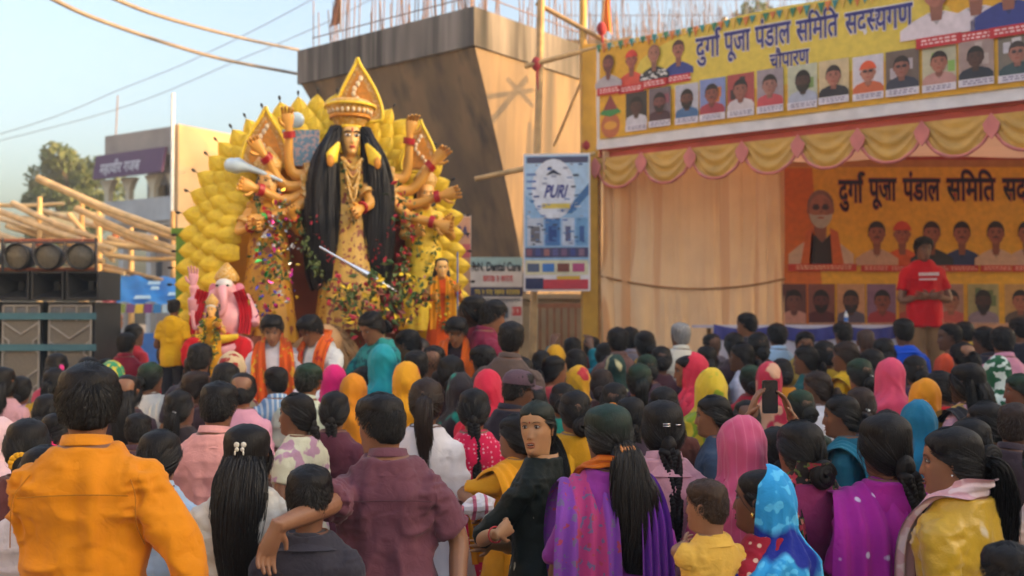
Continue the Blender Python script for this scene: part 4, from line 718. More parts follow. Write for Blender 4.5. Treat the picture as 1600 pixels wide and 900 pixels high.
def hair_mesh(style, n=900, wd=.0019, seed=0, ln=None, key=None):
    ky = key or (style, seed)
    if ky in _hc: return _hc[ky]
    r = np.random.default_rng(seed + 11); g = G()
    if style.startswith('m'):
        thick = {'m': .013, 'mt': .020, 'mg': .008}[style]
        cap(g, ML, ([0, .8, 1.5, 2.2, math.pi], [thick * .9, thick * .75, thick * .45, thick * .55, thick * .35], thick * .9), .0035, seed)
        N_ = int(n * 1.5); z_ = r.uniform(-.4, 1, N_); th = r.uniform(-math.pi, math.pi, N_); dv = np.c_[np.sqrt(1 - z_ ** 2) * np.sin(th), np.sqrt(1 - z_ ** 2) * np.cos(th), z_]; p0 = hsurf(dv, np.full(N_, thick * .8)); ok = p0[:, 2] > np.interp(np.abs(th), *ML) + .006; dv, p0 = dv[ok], p0[ok]; N_ = len(dv)
        wh = unit(np.array([.02, -.06, .1])); fl_ = unit(dv - wh * 1.0 + np.array([.25, .35, 0]) * sst(.3, .9, dv[:, 2])[:, None]); L_ = (.022 + .02 * sst(.2, .9, dv[:, 2])) * (thick / .013) ** .7; t = np.linspace(0, 1, 5)
        D = dv[:, None] + fl_[:, None] * (L_[:, None] / .1 * t[None])[..., None] + r.normal(0, .05, (N_, 1, 3)) * t[None, :, None]; lift = thick * (.85 + .5 * np.sin(t * 2.2))[None] * (.65 + .7 * sst(-.2, .8, dv[:, 2]))[:, None] + r.uniform(-.002, .004, (N_, 1))
        ribbons(g, hsurf(D, lift), np.full((N_, 1), wd) * r.uniform(.6, 1.4, (N_, 1)))
    elif style == 'flat': cap(g, FL, ([0, .6, 1.5, 2.4, math.pi], [.003, .004, .005, .006, .006], .002), .001, seed); strands_back(g, r, n // 2, (0, -.09, -.06), .007, wd)
    elif style == 'bald': cap(g, ML, ([0, math.pi], [.002, .003], .001), .0005, seed)
    else:
        cap(g, FL, ([0, .6, 1.5, 2.4, math.pi], [.003, .005, .008, .012, .014], .006), .0014, seed, parting=True)
        ga = (0, -.085, -.035) if style in ('pony', 'braid', 'bun', 'low', 'longp') else (0, -.09, -.085)
        if style == 'pony': ga = (0, -.085, .01)
        strands_back(g, r, n, ga, .0215, wd)
        if style in ('bun', 'low'):
            c = np.array([0, -.135, -.045 if style == 'bun' else -.075]); ph = np.linspace(0, 2 * math.pi * 2.4, 60); rad = np.linspace(.046, .012, 60); g.tube(c + np.c_[rad * np.cos(ph), -.012 - .03 * (1 - rad / .046), rad * np.sin(ph)], [.024, .022, .018], 8); g.ball(c, (.05, .032, .046), 16, 10)
        if style == 'pony': lock(g, r, [(0, -.095, .01), (0, -.16, .0), (.0, -.165, -.12), (.012, -.13, -.26), (.015, -.12, -.40)], [.022, .040, .046, .040, .018], n // 2, wd, 18)
        if style == 'braid': g.ball((0, -.108, -.055), (.032, .028, .045), 12, 8); braid(g, (0, -.118, -.07), (.015, -.125, -.46))
        if style in ('long', 'longp'):
            sp = [(0, -.075, .02), (0, -.118, -.05), (0, -.135, -.16), (.005, -.135, -.32), (.01, -.13, -.50)]; lock(g, r, sp, [.055, .072, .085, .075, .035] if style == 'long' else [.05, .055, .06, .058, .03], int(n * .9), wd, 20, flat=.55, wave=.008)
        if style == 'open':
            for sx in (-1, 1): lock(g, r, [(sx * .05, -.04, .04), (sx * .078, -.06, -.04), (sx * .09, -.08, -.16), (sx * .085, -.10, -.30)], [.03, .04, .045, .015], n // 3, wd, 14, flat=.7)
            lock(g, r, [(0, -.075, .02), (0, -.12, -.05), (0, -.135, -.2), (0, -.13, -.36)], [.055, .07, .08, .04], n // 2, wd, 16, flat=.5)
    me = g.mesh('hair_' + style); _hc[ky] = me; return me
def hairmat(name, c=(.0075, .0055, .005), c2=None, rough=.5):
    m = mat('hair_' + name, c, rough, .35, 90, .35, 240, stretch=(1, 1, .12), spec=.22)
    if c2 is not None and not m.get('p'):
        m['p'] = 1; t = m.node_tree; b = t.nodes['Principled BSDF']; src = b.inputs['Base Color'].links[0].from_socket; tc = t.nodes.new('ShaderNodeTexCoord'); sp = t.nodes.new('ShaderNodeSeparateXYZ'); t.links.new(tc.outputs['Object'], sp.inputs[0])
        nz = t.nodes.new('ShaderNodeTexNoise'); nz.inputs['Scale'].default_value = 25; t.links.new(tc.outputs['Object'], nz.inputs['Vector']); ad = t.nodes.new('ShaderNodeMath'); ad.operation = 'MULTIPLY_ADD'; ad.inputs[1].default_value = .12; t.links.new(nz.outputs[0], ad.inputs[0]); t.links.new(sp.outputs[2], ad.inputs[2])
        mr = t.nodes.new('ShaderNodeMapRange'); mr.inputs[1].default_value = .06; mr.inputs[2].default_value = .2; mr.inputs[4].default_value = .75; t.links.new(ad.outputs[0], mr.inputs[0]); mx = t.nodes.new('ShaderNodeMix'); mx.data_type = 'RGBA'; t.links.new(mr.outputs[0], mx.inputs[0]); t.links.new(src, mx.inputs[6]); mx.inputs[7].default_value = (*c2, 1); t.links.new(mx.outputs[2], b.inputs['Base Color'])
    return m
def gloss(hm):
    nm = hm.name + '_strand'
    if nm in bpy.data.materials: return bpy.data.materials[nm]
    m = hm.copy(); m.name = nm; b = m.node_tree.nodes['Principled BSDF']; b.inputs['Roughness'].default_value = .40; b.inputs['Specular IOR Level'].default_value = .36; return m
HB = hairmat('black'); HBR = hairmat('brown', (.028, .015, .010)); HG = hairmat('green_powder', (.010, .009, .007), (.020, .060, .028)); HGY = hairmat('grey', (.32, .31, .30)); HSK = hairmat('shaved', (.07, .04, .03))

# ---------------- clothes
_cc = {}
def cloth_mesh(style, sex, arms='hang', ap=None, key=None, vox=.014, off=.016, sleeve=None, hem=None, seed=0, folds=1.0, flare=None, neck=None):
    """one welded garment: torso plus sleeves.  sleeve 0..2 (1 = elbow, 2 = wrist)"""
    ky = key or (style, sex, arms)
    if ky in _cc: return _cc[ky]
    df = {'shirt': (.72, .74, .02), 'fshirt': (1.92, .74, .02), 'tee': (.68, .78, .02), 'kurta': (.85, .42, .10), 'fkurta': (1.85, .40, .10), 'blouse': (.5, .70, .0)}[style]
    sleeve = df[0] if sleeve is None else sleeve; hem = df[1] if hem is None else hem; flare = df[2] if flare is None else flare
    if sex == 'f': hem *= .93
    g = G(); T = TOR[sex]; ztop = (T[-1, 0] - .018) if neck is None else neck; zs = np.linspace(hem, ztop, 34); rings = []
    for z in zs:
        zz_ = max(z, T[0, 0] + .06); f_ = flare * max(0, (T[2, 0] - z)) / .4; rg = tor(sex, zz_, off + f_ + (.006 if z < T[4, 0] else 0)); rg[:, 2] = z; rings.append(rg)
    g.loft(rings); ap = ap or arm_pose(sex, arms); k = 1.0 if sex == 'm' else .86
    for sx in (-1, 1):
        S, E_, W_ = ap[sx][:3]; I_ = S * (.55, 1, 1) + [0, 0, -.015]
        if sleeve <= 1: e = lerp(S, E_, sleeve); pts = [I_, S, lerp(S, e, .5), e]; rd = [.056, .062, .064, .068]
        else: e = lerp(E_, W_, sleeve - 1); pts = [I_, S, lerp(S, E_, .55), E_, lerp(E_, e, .5), e]; rd = [.056, .062, .059, .054, .049, .043]
        g.tube(cr(pts, 20), np.array(rd) * k + .002, 14)
    r = remesh(g, vox, 5); V = r.verts(); lo = T[2, 0]; am = .008 * folds
    fold(r, lambda V: am * sst(lo - .12, lo + .06, V[:, 2]) * (1 - .6 * sst(lo + .15, lo + .38, V[:, 2]) * (np.abs(V[:, 0]) < .12)), (9, 9, 13), seed, True); fold(r, am * .8, (24, 14, 5), seed + 3); fold(r, lambda V: am * 2.6 * sst(lo + .1, hem, V[:, 2]), (17, 17, 1.5), seed + 5)
    ad = np.abs(V[:, 0]) / (.18 * k); fold(r, lambda V: am * 1.3 * np.exp(-((ad - .95) / .25) ** 2) * np.exp(-((V[:, 2] - (T[6, 0] - .02)) / .10) ** 2), (30, 20, 40), seed + 9, True)
    for sd_, sc_, rot_, am_ in ((11, (7, 7, 10), .6, .0055), (17, (8, 8, 8), -.7, .005), (23, (6, 6, 14), 0, .0045)):      # thin sharp creases
        V = r.verts(); Vr = V @ roty(rot_).T; n_ = vn(Vr * np.asarray(sc_), seed + sd_) + .35 * vn(Vr * np.asarray(sc_) * 2.3, seed + sd_ + 1); r.setv(V - r.N * (min(folds, 1.2) * am_ * .30 * (np.exp(-(n_ / .10) ** 2) - .6 * np.exp(-((n_ - .22) / .12) ** 2)))[:, None])
    if style in ('shirt', 'fshirt'):          # collar stand and fold
        zc_ = T[-1, 0] - .02
        for kk in (0,):
            a = [(.128, .085, -.126, zc_ - .090, zc_ - .055), (.088, .060, -.108, zc_ - .052, zc_ - .012), (.070, .042, -.086, zc_ - .025, zc_ + .008), (.066, .044, -.080, zc_ + .012, zc_ + .040), (.069, .050, -.085, zc_ + .012, zc_ + .043), (.077, .062, -.097, zc_ - .018, zc_ + .012)]
            r.grid([ring(zf, zb_, w_, f_, b_, .95) for w_, f_, b_, zf, zb_ in a], 0, True)
    elif style == 'tee':
        zc_ = T[-1, 0] - .03; an = TH_; r.grid([ring(zc_ + dz - .03, zc_ + dz + .012, .078 - dz * .3 + dr, .05 + dr, -.094 - dr, .95) for dz, dr in ((-.05, .045), (-.02, .014), (.004, .006), (.012, .0), (.008, -.006))], 0, True)
    me = r.mesh('cloth_' + style); _cc[ky] = me; return me
def legs_mesh(style, sex):
    ky = (style, sex, 'legs')
    if ky in _cc: return _cc[ky]
    z0 = TOR[sex][0, 0]; g = G()
    if style == 'trousers':
        g.loft([tor(sex, max(z, z0), .006) * (1, 1, 0) + [0, 0, z] for z in np.linspace(z0 - .02, z0 + .2, 6)])
        for sx in (-1, 1): g.tube(cr([(sx * .08, -.01, z0 + .06), (sx * .09, 0, z0 - .12), (sx * .088, .005, z0 * .53), (sx * .088, -.02, z0 * .3), (sx * .088, -.015, .05)], 18), [.10, .094, .078, .07, .068, .066], 14)
        r = remesh(g, .018, 4); fold(r, .006, (16, 16, 10), 4, True)
    else:
        rings = []
        for z in np.linspace(.03, z0 + .22, 26):
            rg = tor(sex, max(z, z0 + .05), .012 + .10 * max(0, z0 + .05 - z) / z0); t = np.arange(NS); rg[:, :2] *= (1 + .05 * np.sin(t * 1.7) * (1 - z / (z0 + .22)) + .03 * np.sin(t * 3.1))[:, None]; rg[:, 2] = z; rings.append(rg)
        r = G().loft(rings)
    me = r.mesh('legs'); _cc[ky] = me; return me
def hood_mesh(sex='f', seed=0, drop=.62, opening=1.0, key=None, hy=0.0, n=84, k=64, pinch=.0):
    """cloth worn over the head, falling over the shoulders and back"""
    ky = key or ('hood', sex, seed)
    if ky in _cc: return _cc[ky]
    hz = head_pivot(sex)[2] - .012; top = HT[sex] - DROP + .030; zl = np.r_[np.linspace(top, hz - .10, 26), np.linspace(hz - .13, drop, k - 26)]; ph = np.linspace(-1, 1, n); A = np.zeros((k, n, 3)); sh = TOR[sex][8, 0]
    for i, z in enumerate(zl):
        lz = z - hz; op = np.interp(z, [sh - .12, hz - .1, hz, hz + .075, top], [1.0, .72, .66, .62, .35]) * math.pi * opening          # half angle covered, measured from the back
        if z > hz - .01:
            q = np.clip(lz / .1415, -1, 1); s_ = math.sqrt(max(.0008, 1 - max(0, q) ** 2)); w, f, b = .092 * s_, .100 * s_, -.120 * s_ - .006; cy = .02
        else:
            tq = sst(hz - .0, sh - .05, z) ** 1.5; pin = math.exp(-((z - hz + .11) / .05) ** 2); w0, f0, b0 = .092 - .014 * pin, .100 - .012 * pin, -.126 + .008 * pin; rg_w = np.interp(max(z, TOR[sex][1, 0]), TOR[sex][:, 0], TOR[sex][:, 1]) + .05 + .05 * sst(sh, sh - .3, z); w = lerp(w0, max(rg_w, .2 * sst(sh + .05, sh - .05, z)), tq); f = lerp(f0, .155, tq); b = lerp(b0, -.165, tq); cy = lerp(.02, 0, tq)
        t = math.pi + ph * op; s, c = np.sin(t), np.cos(t); A[i, :, 0] = w * s; A[i, :, 1] = cy + np.where(c > 0, f, -b) * c; A[i, :, 2] = z - (.03 * (np.abs(ph) ** 2) if z < hz else 0)
    V = A.reshape(-1, 3); lowq = sst(hz - .02, hz - .2, V[:, 2]); amp = .008 + .010 * lowq; nz = amp * (np.sin(np.tile(ph, k) * 24 + 5 * vn(V * (6, 6, 3), seed) + seed) * (.12 + .45 * lowq) * sst(hz + .15, hz + .05, V[:, 2]) + vn(V * (8, 8, 6), seed + 2) * .9 + .55 * (1 - 2 * np.abs(vn(V * (11, 11, 13) + V[:, 0:1] * (0, 0, 16), seed + 7))) * (1 - .5 * lowq) + .35 * (1 - 2 * np.abs(vn(V * (24, 24, 9) + V[:, 1:2] * (0, 0, 22), seed + 9)))); nz += (.006 + .007 * (seed % 4)) * np.exp(-((V[:, 2] - hz - .03 * (seed % 3)) / .05) ** 2) * (V[:, 1] < 0) * np.exp(-(V[:, 0] / .05) ** 2)
    ctr = np.c_[0 * V[:, :2], V[:, 2]]; V = V + unit(V - ctr) * nz[:, None]; A = V.reshape(k, n, 3); g = G().grid(A); B_ = A.copy(); B_[..., :2] *= .985; g.grid(B_[:, ::-1])
    me = g.mesh('hood'); _cc[ky] = me; return me
def stole_mesh(path, width, sex='f', seed=0, key=None, nf=4, amp=.012, n=26, k=60, th=.004):
    """long cloth strip following a path of (x,y,z) centre points laid on the body; width runs across in the given direction list"""
    ky = key or ('stole', seed)
    if ky in _cc: return _cc[ky]
    p = cr([q[:3] for q in path], k); wv = cr([q[3:6] for q in path], k); wd = np.interp(np.linspace(0, 1, k), np.linspace(0, 1, len(path)), np.broadcast_to(width, (len(path),))); t = unit(np.gradient(p, axis=0)); wv = unit(wv - t * (wv * t).sum(1, keepdims=True)); nn = np.cross(t, wv); v = np.linspace(-1, 1, n); s = np.linspace(0, 1, k)
    f = amp * (1 - .7 * np.exp(-((s[:, None] - .45) / .12) ** 2)) * (np.sin(v[None] * nf * 3.14 + 1.5 * np.sin(s[:, None] * 5 + seed)) + .7 * vn(np.dstack([np.broadcast_to(v[None] * 4, (k, n)), np.broadcast_to(s[:, None] * 5, (k, n)), np.full((k, n), seed * 1.7)]), seed))
    A = p[:, None] + wv[:, None] * (v[None] * wd[:, None])[..., None] + nn[:, None] * f[..., None]; g = G().grid(A); g.grid((A - nn[:, None] * th)[:, ::-1]); me = g.mesh('stole'); _cc[ky] = me; return me
def back_stole(sex='f', sx=-1, seed=0, wide=.1, low=.45):         # over one shoulder, down the back and the front
    T = TOR[sex]; z8 = T[8, 0]; x = sx * .115
    return stole_mesh([(x * .8, .15, .80, 1, 0, 0), (x, .155, 1.08, 1, 0, 0), (x, .115, z8 - .05, 1, 0, -sx * .1), (x, .0, z8 + .035, 1, 0, -sx * .35), (x * 1.05, -.115, z8 - .06, 1, 0, -sx * .15), (x * 1.1, -.155, z8 - .25, 1, 0, 0), (x * 1.15, -.175, low + .1, 1, 0, 0), (x * 1.15, -.175, low, 1, 0, 0)], [wide * .9, wide, wide * .9, wide * .75, wide, wide * 1.15, wide * 1.25, wide * 1.25], sex, seed, ('bstole', sex, sx, seed, wide, low))
def neck_stole(sex='f', seed=0, wide=.06, low=.85):               # round the back of the neck, both ends hanging in front
    T = TOR[sex]; z8 = T[9, 0]
    return stole_mesh([(-.10, .135, low, 1, 0, 0), (-.11, .14, z8 - .18, 1, 0, 0), (-.10, .06, z8 + .0, .9, .3, .3), (-.07, -.06, z8 + .045, .5, -.5, .6), (0, -.105, z8 + .05, 0, -.55, .8), (.07, -.06, z8 + .045, -.5, -.5, .6), (.10, .06, z8, -.9, .3, .3), (.11, .14, z8 - .18, -1, 0, 0), (.10, .135, low, -1, 0, 0)], [wide * 1.2, wide, wide * .8, wide * .7, wide * .7, wide * .7, wide * .8, wide, wide * 1.2], sex, seed, ('nstole', sex, seed, wide, low), nf=2, amp=.007)

_cm = {}
def cloth(c, pat=None, rough=.82, sheen=.25, trans=0):
    ky = (str(c), str(pat), rough)
    if ky in _cm: return _cm[ky]
    m = mat('cloth_%d' % len(_cm), c, rough, .13, 5.0, .3, 26, sheen=sheen * .4, trans=trans, spec=.25, dist=1.6)
    if pat: pattern(m, *pat)
    _cm[ky] = m; return m
PLACED = []
def person(label, x, yt, Y, yaw=0, sex='f', hair='bun', hm=None, top=('kurta', 'a03050'), bot=None, sk=1, head=(0, 0), arms='hang', scarf=None, bz=0.0, group='people in the crowd', hs=0, name='person', cat=None, clip=None, shift=True, h=None):
    """x, yt = pixel of the top of the head; Y = metres from the camera.  yaw>0 turns left.  Feet rest at height bz."""
    p = P(x, yt, Y); hgt = (p[2] - bz) if h is None else h; s = hgt / (HT[sex] - DROP + .012); t = thing(name, label, cat or ('man' if sex == 'm' else 'woman'), (p[0], p[1], bz), R(yaw), group); t.scale = (s, s, s)
    if yaw or True:                       # head sits a little forward of the feet: keep the head on its pixel
        o = rotz(R(yaw)) @ np.array([0, .025, 0]) * s; t.location = (p[0] - o[0], p[1] - o[1], bz)
    lr = random.Random(int(x * 7 + yt)); t.rotation_euler = (lr.uniform(-.05, .05), lr.uniform(-.06, .06), R(yaw)); vv_ = t.rotation_euler.to_matrix() @ Vector((0, .025 * s, hgt)); t.location = (p[0] - vv_.x, p[1] - vv_.y, bz)
    link('body', body_mesh(sex, arms, *head), [skin(sk), EYE], t)
    add_hair(t, sex, hair, hm or HB, head, hs)
    st, c = top[:2]; link('shirt' if sex == 'm' else 'kurta', cloth_mesh(st, sex, arms), cloth(c, *top[2:]), t)
    b = bot or (('trousers', '2a2c34') if sex == 'm' else ('skirt', c)); link(b[0], legs_mesh(b[0], sex), cloth(b[1], *b[2:]), t)
    if scarf:
        kind, c = scarf[:2]; pt = scarf[2] if len(scarf) > 2 else None; sd = int(x) % 9; m_ = cloth(c, pt, .75, .3)
        me = {'hood': lambda: hood_mesh(sex, sd), 'hoodw': lambda: hood_mesh(sex, sd, .62, .9, ('hoodw', sd)), 'backl': lambda: back_stole(sex, -1, sd), 'backr': lambda: back_stole(sex, 1, sd), 'neck': lambda: neck_stole(sex, sd)}[kind](); link('headscarf' if 'hood' in kind else 'stole', me, m_, t)
    PLACED.append((label, p[0], p[1], hgt, t)); return t
def head_frame(sex, head):
    pv = head_pivot(sex) + [0, -.03, -.14]; Rm = rotz(R(head[0])) @ roty(R(head[2] if len(head) > 2 else 0)) @ rotx(R(head[1])); return pv + Rm @ np.array([0, .03, .14]), Rm
def add_hair(t, sex, hair, hm, head=(0, 0), hs=0, me=None, name='hair'):
    if hair is None: return None
    c, Rm = head_frame(sex, head); c = c + Rm @ np.array([0, 0, (HSC - 1) * .12]); o = link(name, me or hair_mesh(hair, 1300, .0016, hs), [hm, gloss(hm)], t); o.location = c; o.scale = (HSC,) * 3; o.rotation_euler = Matrix(Rm.tolist()).to_euler(); return o
# ------------------------------------------------------------------ left of the crowd: sound stack, stall, bamboo frame
BLK = mat('black_box', (.018, .018, .02), .55, .2); GRY = mat('speaker_cloth', (.20, .175, .14), .9, .12, 40, .4, 200); TRIM = mat('grey_trim', (.36, .33, .29), .7); TEAL = mat('teal_strap', (.06, .17, .21), .7)
YS = 10.8
def speaker(px0, px1, py0, py1, label):
    a, b = P(px0, py1, YS), P(px1, py0, YS); t = thing('speaker_cabinet', label, 'speaker', (a[0], YS, a[2] - .55), 0, 'tall grey fronted speaker cabinets'); W, H = b[0] - a[0], b[2] - a[2] + .55
    G().box((0, .03, 0), (W, .75, H)).obj('cabinet', BLK, t, smooth=False); G().box((.03, .0, .03), (W - .03, .029, H - .03)).obj('grille', GRY, t, smooth=False)
    z_ = H - .04; k = W
    def strip(p): q = np.array(p, float); return G().tube(np.c_[q[:, 0] * k, np.full(len(q), -.006), z_ + q[:, 1] * k], .012, 5).obj('trim', TRIM, t)
    strip([(.06, 0), (.94, 0)]); strip([(.06, 0), (.06, -2.4)]); strip([(.94, 0), (.94, -2.4)])
    for x_ in (.32, .64): strip([(x_, 0), (x_, -.32)])
    for zz_ in (-.4, -1.55): strip([(.06, zz_), (.35, zz_ - .2), (.5, zz_ - .3), (.65, zz_ - .2), (.94, zz_)]); strip([(.06, zz_ - .75), (.2, zz_ - .62), (.2, zz_ - .45), (.06, zz_ - .35)]); strip([(.94, zz_ - .75), (.8, zz_ - .62), (.8, zz_ - .45), (.94, zz_ - .35)])
    for x_ in (.06, .36, .68): G().box((x_ * k + .015, -.004, z_ - .3 * k), ((x_ + .25) * k, -.0005, z_ - .03 * k)).obj('vent', mat('vent_cloth', (.15, .15, .16), .8, .3, 12), t, smooth=False)
speaker(-74, -2, 472, 590, 'grey fronted speaker cabinet at the open end of the sound stack'); speaker(0, 66, 472, 590, 'grey fronted speaker cabinet between two others in the sound stack'); speaker(72, 147, 472, 590, 'grey fronted speaker cabinet at the road end of the sound stack, nearest the stall')
for i, py in enumerate((494, 543)):
    a = P(-80, py, YS - .03); b = P(150, py - 3, YS - .03); st_ = tag(G().box((0, 0, -.035), (b[0] - a[0], .012, .035)).obj('cargo_strap', TEAL, loc=a, smooth=False), ('teal cargo strap across the upper part of the speaker cabinets', 'teal cargo strap across the lower part of the speaker cabinets')[i], 'strap')
hb0 = P(-80, 468, YS); 
for i, (px0, px1) in enumerate(((-62, -8), (-6, 50), (52, 104), (106, 159))):
    a, b = P(px0, 468, YS), P(px1, 424, YS); t = thing('horn_speaker', ('black horn speaker box at the far end of the horn row from the stall', 'black horn speaker box second along the horn row', 'black horn speaker box third along the horn row', 'black horn speaker box at the stall end of the horn row')[i], 'speaker', (a[0], YS - .05, a[2]), 0, 'black horn speaker boxes'); W, H = b[0] - a[0] - .01, b[2] - a[2]
    rs_ = [np.array([(W / 2 - x_, y_, H / 2 - z_), (W / 2 + x_, y_, H / 2 - z_), (W / 2 + x_, y_, H / 2 + z_), (W / 2 - x_, y_, H / 2 + z_)]) for x_, y_, z_ in ((W / 2, .6, H / 2), (W / 2, 0, H / 2), (W / 2 - .02, 0, H / 2 - .02), (W / 4, .16, H / 4), (W / 7, .28, H / 7))]; G().loft(rs_).obj('cabinet', BLK, t, smooth=False); G().box((W / 2 - .03, .22, H / 2 - .05), (W / 2 + .03, .27, H / 2 + .05)).obj('horn_throat', mat('throat', (.005, .005, .006), .6), t, smooth=False)
fr = thing('light_rack', 'rusty metal rack carrying round stage lights on top of the sound stack', 'rack', (*P(0, 424, YS)[:2], P(0, 424, YS)[2])); RUO = mat('orange_rust', (.30, .09, .04), .7, .3, 9)
o_ = np.array(fr.location); q = lambda px, py, dy=0: P(px, py, YS + dy) - o_
for py, nm in ((421, 'lower_rail'), (376, 'upper_rail')): G().tube([q(-80, py, .02), q(152, py, .02)], .022, 6).obj(nm, RUO, fr)
for px in (-78, 4, 150): G().tube([q(px, 424), q(px, 372)], .015, 6).obj('upright', mat('dark_steel', (.06, .05, .05), .6), fr)
for i, px in enumerate((-30, 28, 76, 126)):
    c = P(px, 401, YS - .05); t = thing('stage_light', ('round black stage light at the far end of the rusty rack from the stall', 'round black stage light beside the rack upright over the second horn', 'round black stage light between its two neighbours on the rusty rack', 'round black stage light at the stall end of the rusty rack')[i], 'stage light', c, R((i - 1.5) * 6), 'round stage lights on the rack'); an = np.linspace(0, 2 * math.pi, 24, endpoint=False)
    G().loft([np.c_[r_ * np.cos(an), np.full(24, y_), r_ * np.sin(an)] for r_, y_ in ((.06, .25), (.11, .2), (.135, .05), (.14, -.05), (.128, -.055), (.122, -.02))]).obj('housing', BLK, t); G().loft([np.c_[r_ * np.cos(an), np.full(24, y_), r_ * np.sin(an)] for r_, y_ in ((.121, -.02), (.06, -.035), (.005, -.04))]).obj('lens', mat('dusty_lens', (.10, .085, .06), .35, .3, 30), t)
    G().tube([(-.15, 0, 0), (-.15, .02, .15), (.15, .02, .15), (.15, 0, 0)], .012, 6).obj('yoke', mat('dark_steel', 0), t); G().tube([(0, .02, .15), (0, .04, .18)], .02, 6).obj('clamp', RUO, t)
# truck bed under the stack
tr = thing('truck_bed', 'low truck bed carrying the sound stack', 'truck', (-5.6, YS, 0)); G().box((-.55, -.15, .5), (1.5, 1.4, .66)).obj('deck', mat('truck_blue', (.05, .07, .10), .6), tr, smooth=False)
for x_ in (-.3, 1.1):
    w_ = G().tube([(x_, -.1, .4), (x_, .12, .4)], .36, 22).obj('wheel', mat('tyre', (.02, .02, .02), .8), tr)
# supports below each cabinet row
G().box((-.5, -.05, .662), (1.45, 1.0, P(0, 590, YS)[2] - .552)).obj('plinth', BLK, tr, smooth=False)
# stall with blue tarpaulin
YT = 15.5; st = thing('market_stall', 'roadside stall with bright blue printed tarpaulin awning and little flags', 'stall', (*P(225, 500, YT)[:2], 0)); o_ = np.array(st.location); TARP = mat('blue_tarp', (.02, .20, .62), .5, .15, 2.5)
u, v = np.meshgrid(np.linspace(0, 1, 24), np.linspace(0, 1, 10)); a, b, c, d = (P(182, 474, YT), P(298, 474, YT), P(298, 426, YT + .9), P(190, 428, YT + .9))
A = (a * (1 - u[..., None]) + b * u[..., None]) * (1 - v[..., None]) + (d * (1 - u[..., None]) + c * u[..., None]) * v[..., None]; A[..., 2] += -.08 * np.sin(u * np.pi) * v + .03 * np.sin(u * 17 + v * 4); G().grid(A - o_).obj('awning', TARP, st)
A2 = np.array([[P(158 + 30 * s_, 428 + 26 * t_ + 10 * s_, YT + .3 - .3 * t_) - o_ + [0, .05 * math.sin(s_ * 8), 0] for s_ in np.linspace(0, 1, 10)] for t_ in np.linspace(0, 1, 6)]); G().grid(A2).obj('side_flap', TARP, st)
A3 = np.array([[P(160 + 24 * s_, 440 + 40 * t_ + 14 * s_, YT + .1) - o_ + [0, .05 * math.sin(s_ * 9), 0] for s_ in np.linspace(0, 1, 8)] for t_ in np.linspace(0, 1, 6)]); G().grid(A3).obj('pink_cloth', mat('pink_sheet', (.55, .16, .20), .8), st)
g = G(); lo = a - o_; hi_ = c - o_
for i in range(7): z_ = .25 + .09 * (i % 3); g.ball((0, 0, 0), .001)
g = G(); m_ = lambda s_, t_: (a * (1 - s_) + b * s_) * (1 - t_) + (d * (1 - s_) + c * s_) * t_ - o_ + [0, -.06, .02]
for s_, t_, w_ in ((.5, .62, .24), (.52, .45, .16), (.36, .15, .3), (.78, .25, .2)): p_ = m_(s_, t_); g.grid(np.array([[m_(s_ - w_ * .4, t_ - .05), m_(s_ + w_ * .4, t_ - .05)], [m_(s_ - w_ * .3, t_ + .06), m_(s_ + w_ * .35, t_ + .06)]]), c=(.35, .55, .75))
g.obj('print', PRINT, st, smooth=False, colour=True, kind='stuff')
for i in range(8):
    px = 184 + i * 14; p_ = P(px, 475, YT - .06) - o_; q_ = P(px + 12, 489, YT - .06) - o_; G().grid(np.array([[p_, [q_[0], p_[1], p_[2]]], [[p_[0], p_[1] - .03, q_[2]], [q_[0], p_[1] - .02, q_[2]]]])).obj('flag', cloth(('7a8a4a', '6a4a7a', 'c0a83a', '6a3a78', '2f6fb0', '8fa8c0', 'b09848', '5a78a0')[i]), st)
for px in (186, 294): p_ = P(px, 474, YT) - o_; G().tube([p_, p_ * (1, 1, 0)], .03, 6).obj('post', BAM, st)
G().box(P(190, 560, YT + .2) * (1, 1, 0) - o_, P(290, 520, YT + .9) - o_).obj('counter', mat('stall_counter', (.03, .14, .5), .6), st, smooth=False)
sh = thing('market_stall', 'small snack stall with white board and orange cloth beside the speakers', 'stall', (*P(162, 500, 15.8)[:2], 0)); o_ = np.array(sh.location)
G().box(P(150, 474, 15.8) - o_, P(181, 462, 15.9) - o_).obj('board', mat('white_board', (.6, .55, .5), .7), sh, smooth=False); G().box(P(152, 505, 15.9) - o_, P(180, 475, 15.95) - o_).obj('cloth_panel', mat('orange_panel', (.75, .28, .03), .7), sh, smooth=False)
for px in (152, 180): p_ = P(px, 470, 15.97) - o_; G().tube([p_, p_ * (1, 1, 0)], .03, 6).obj('post', BAM, sh)
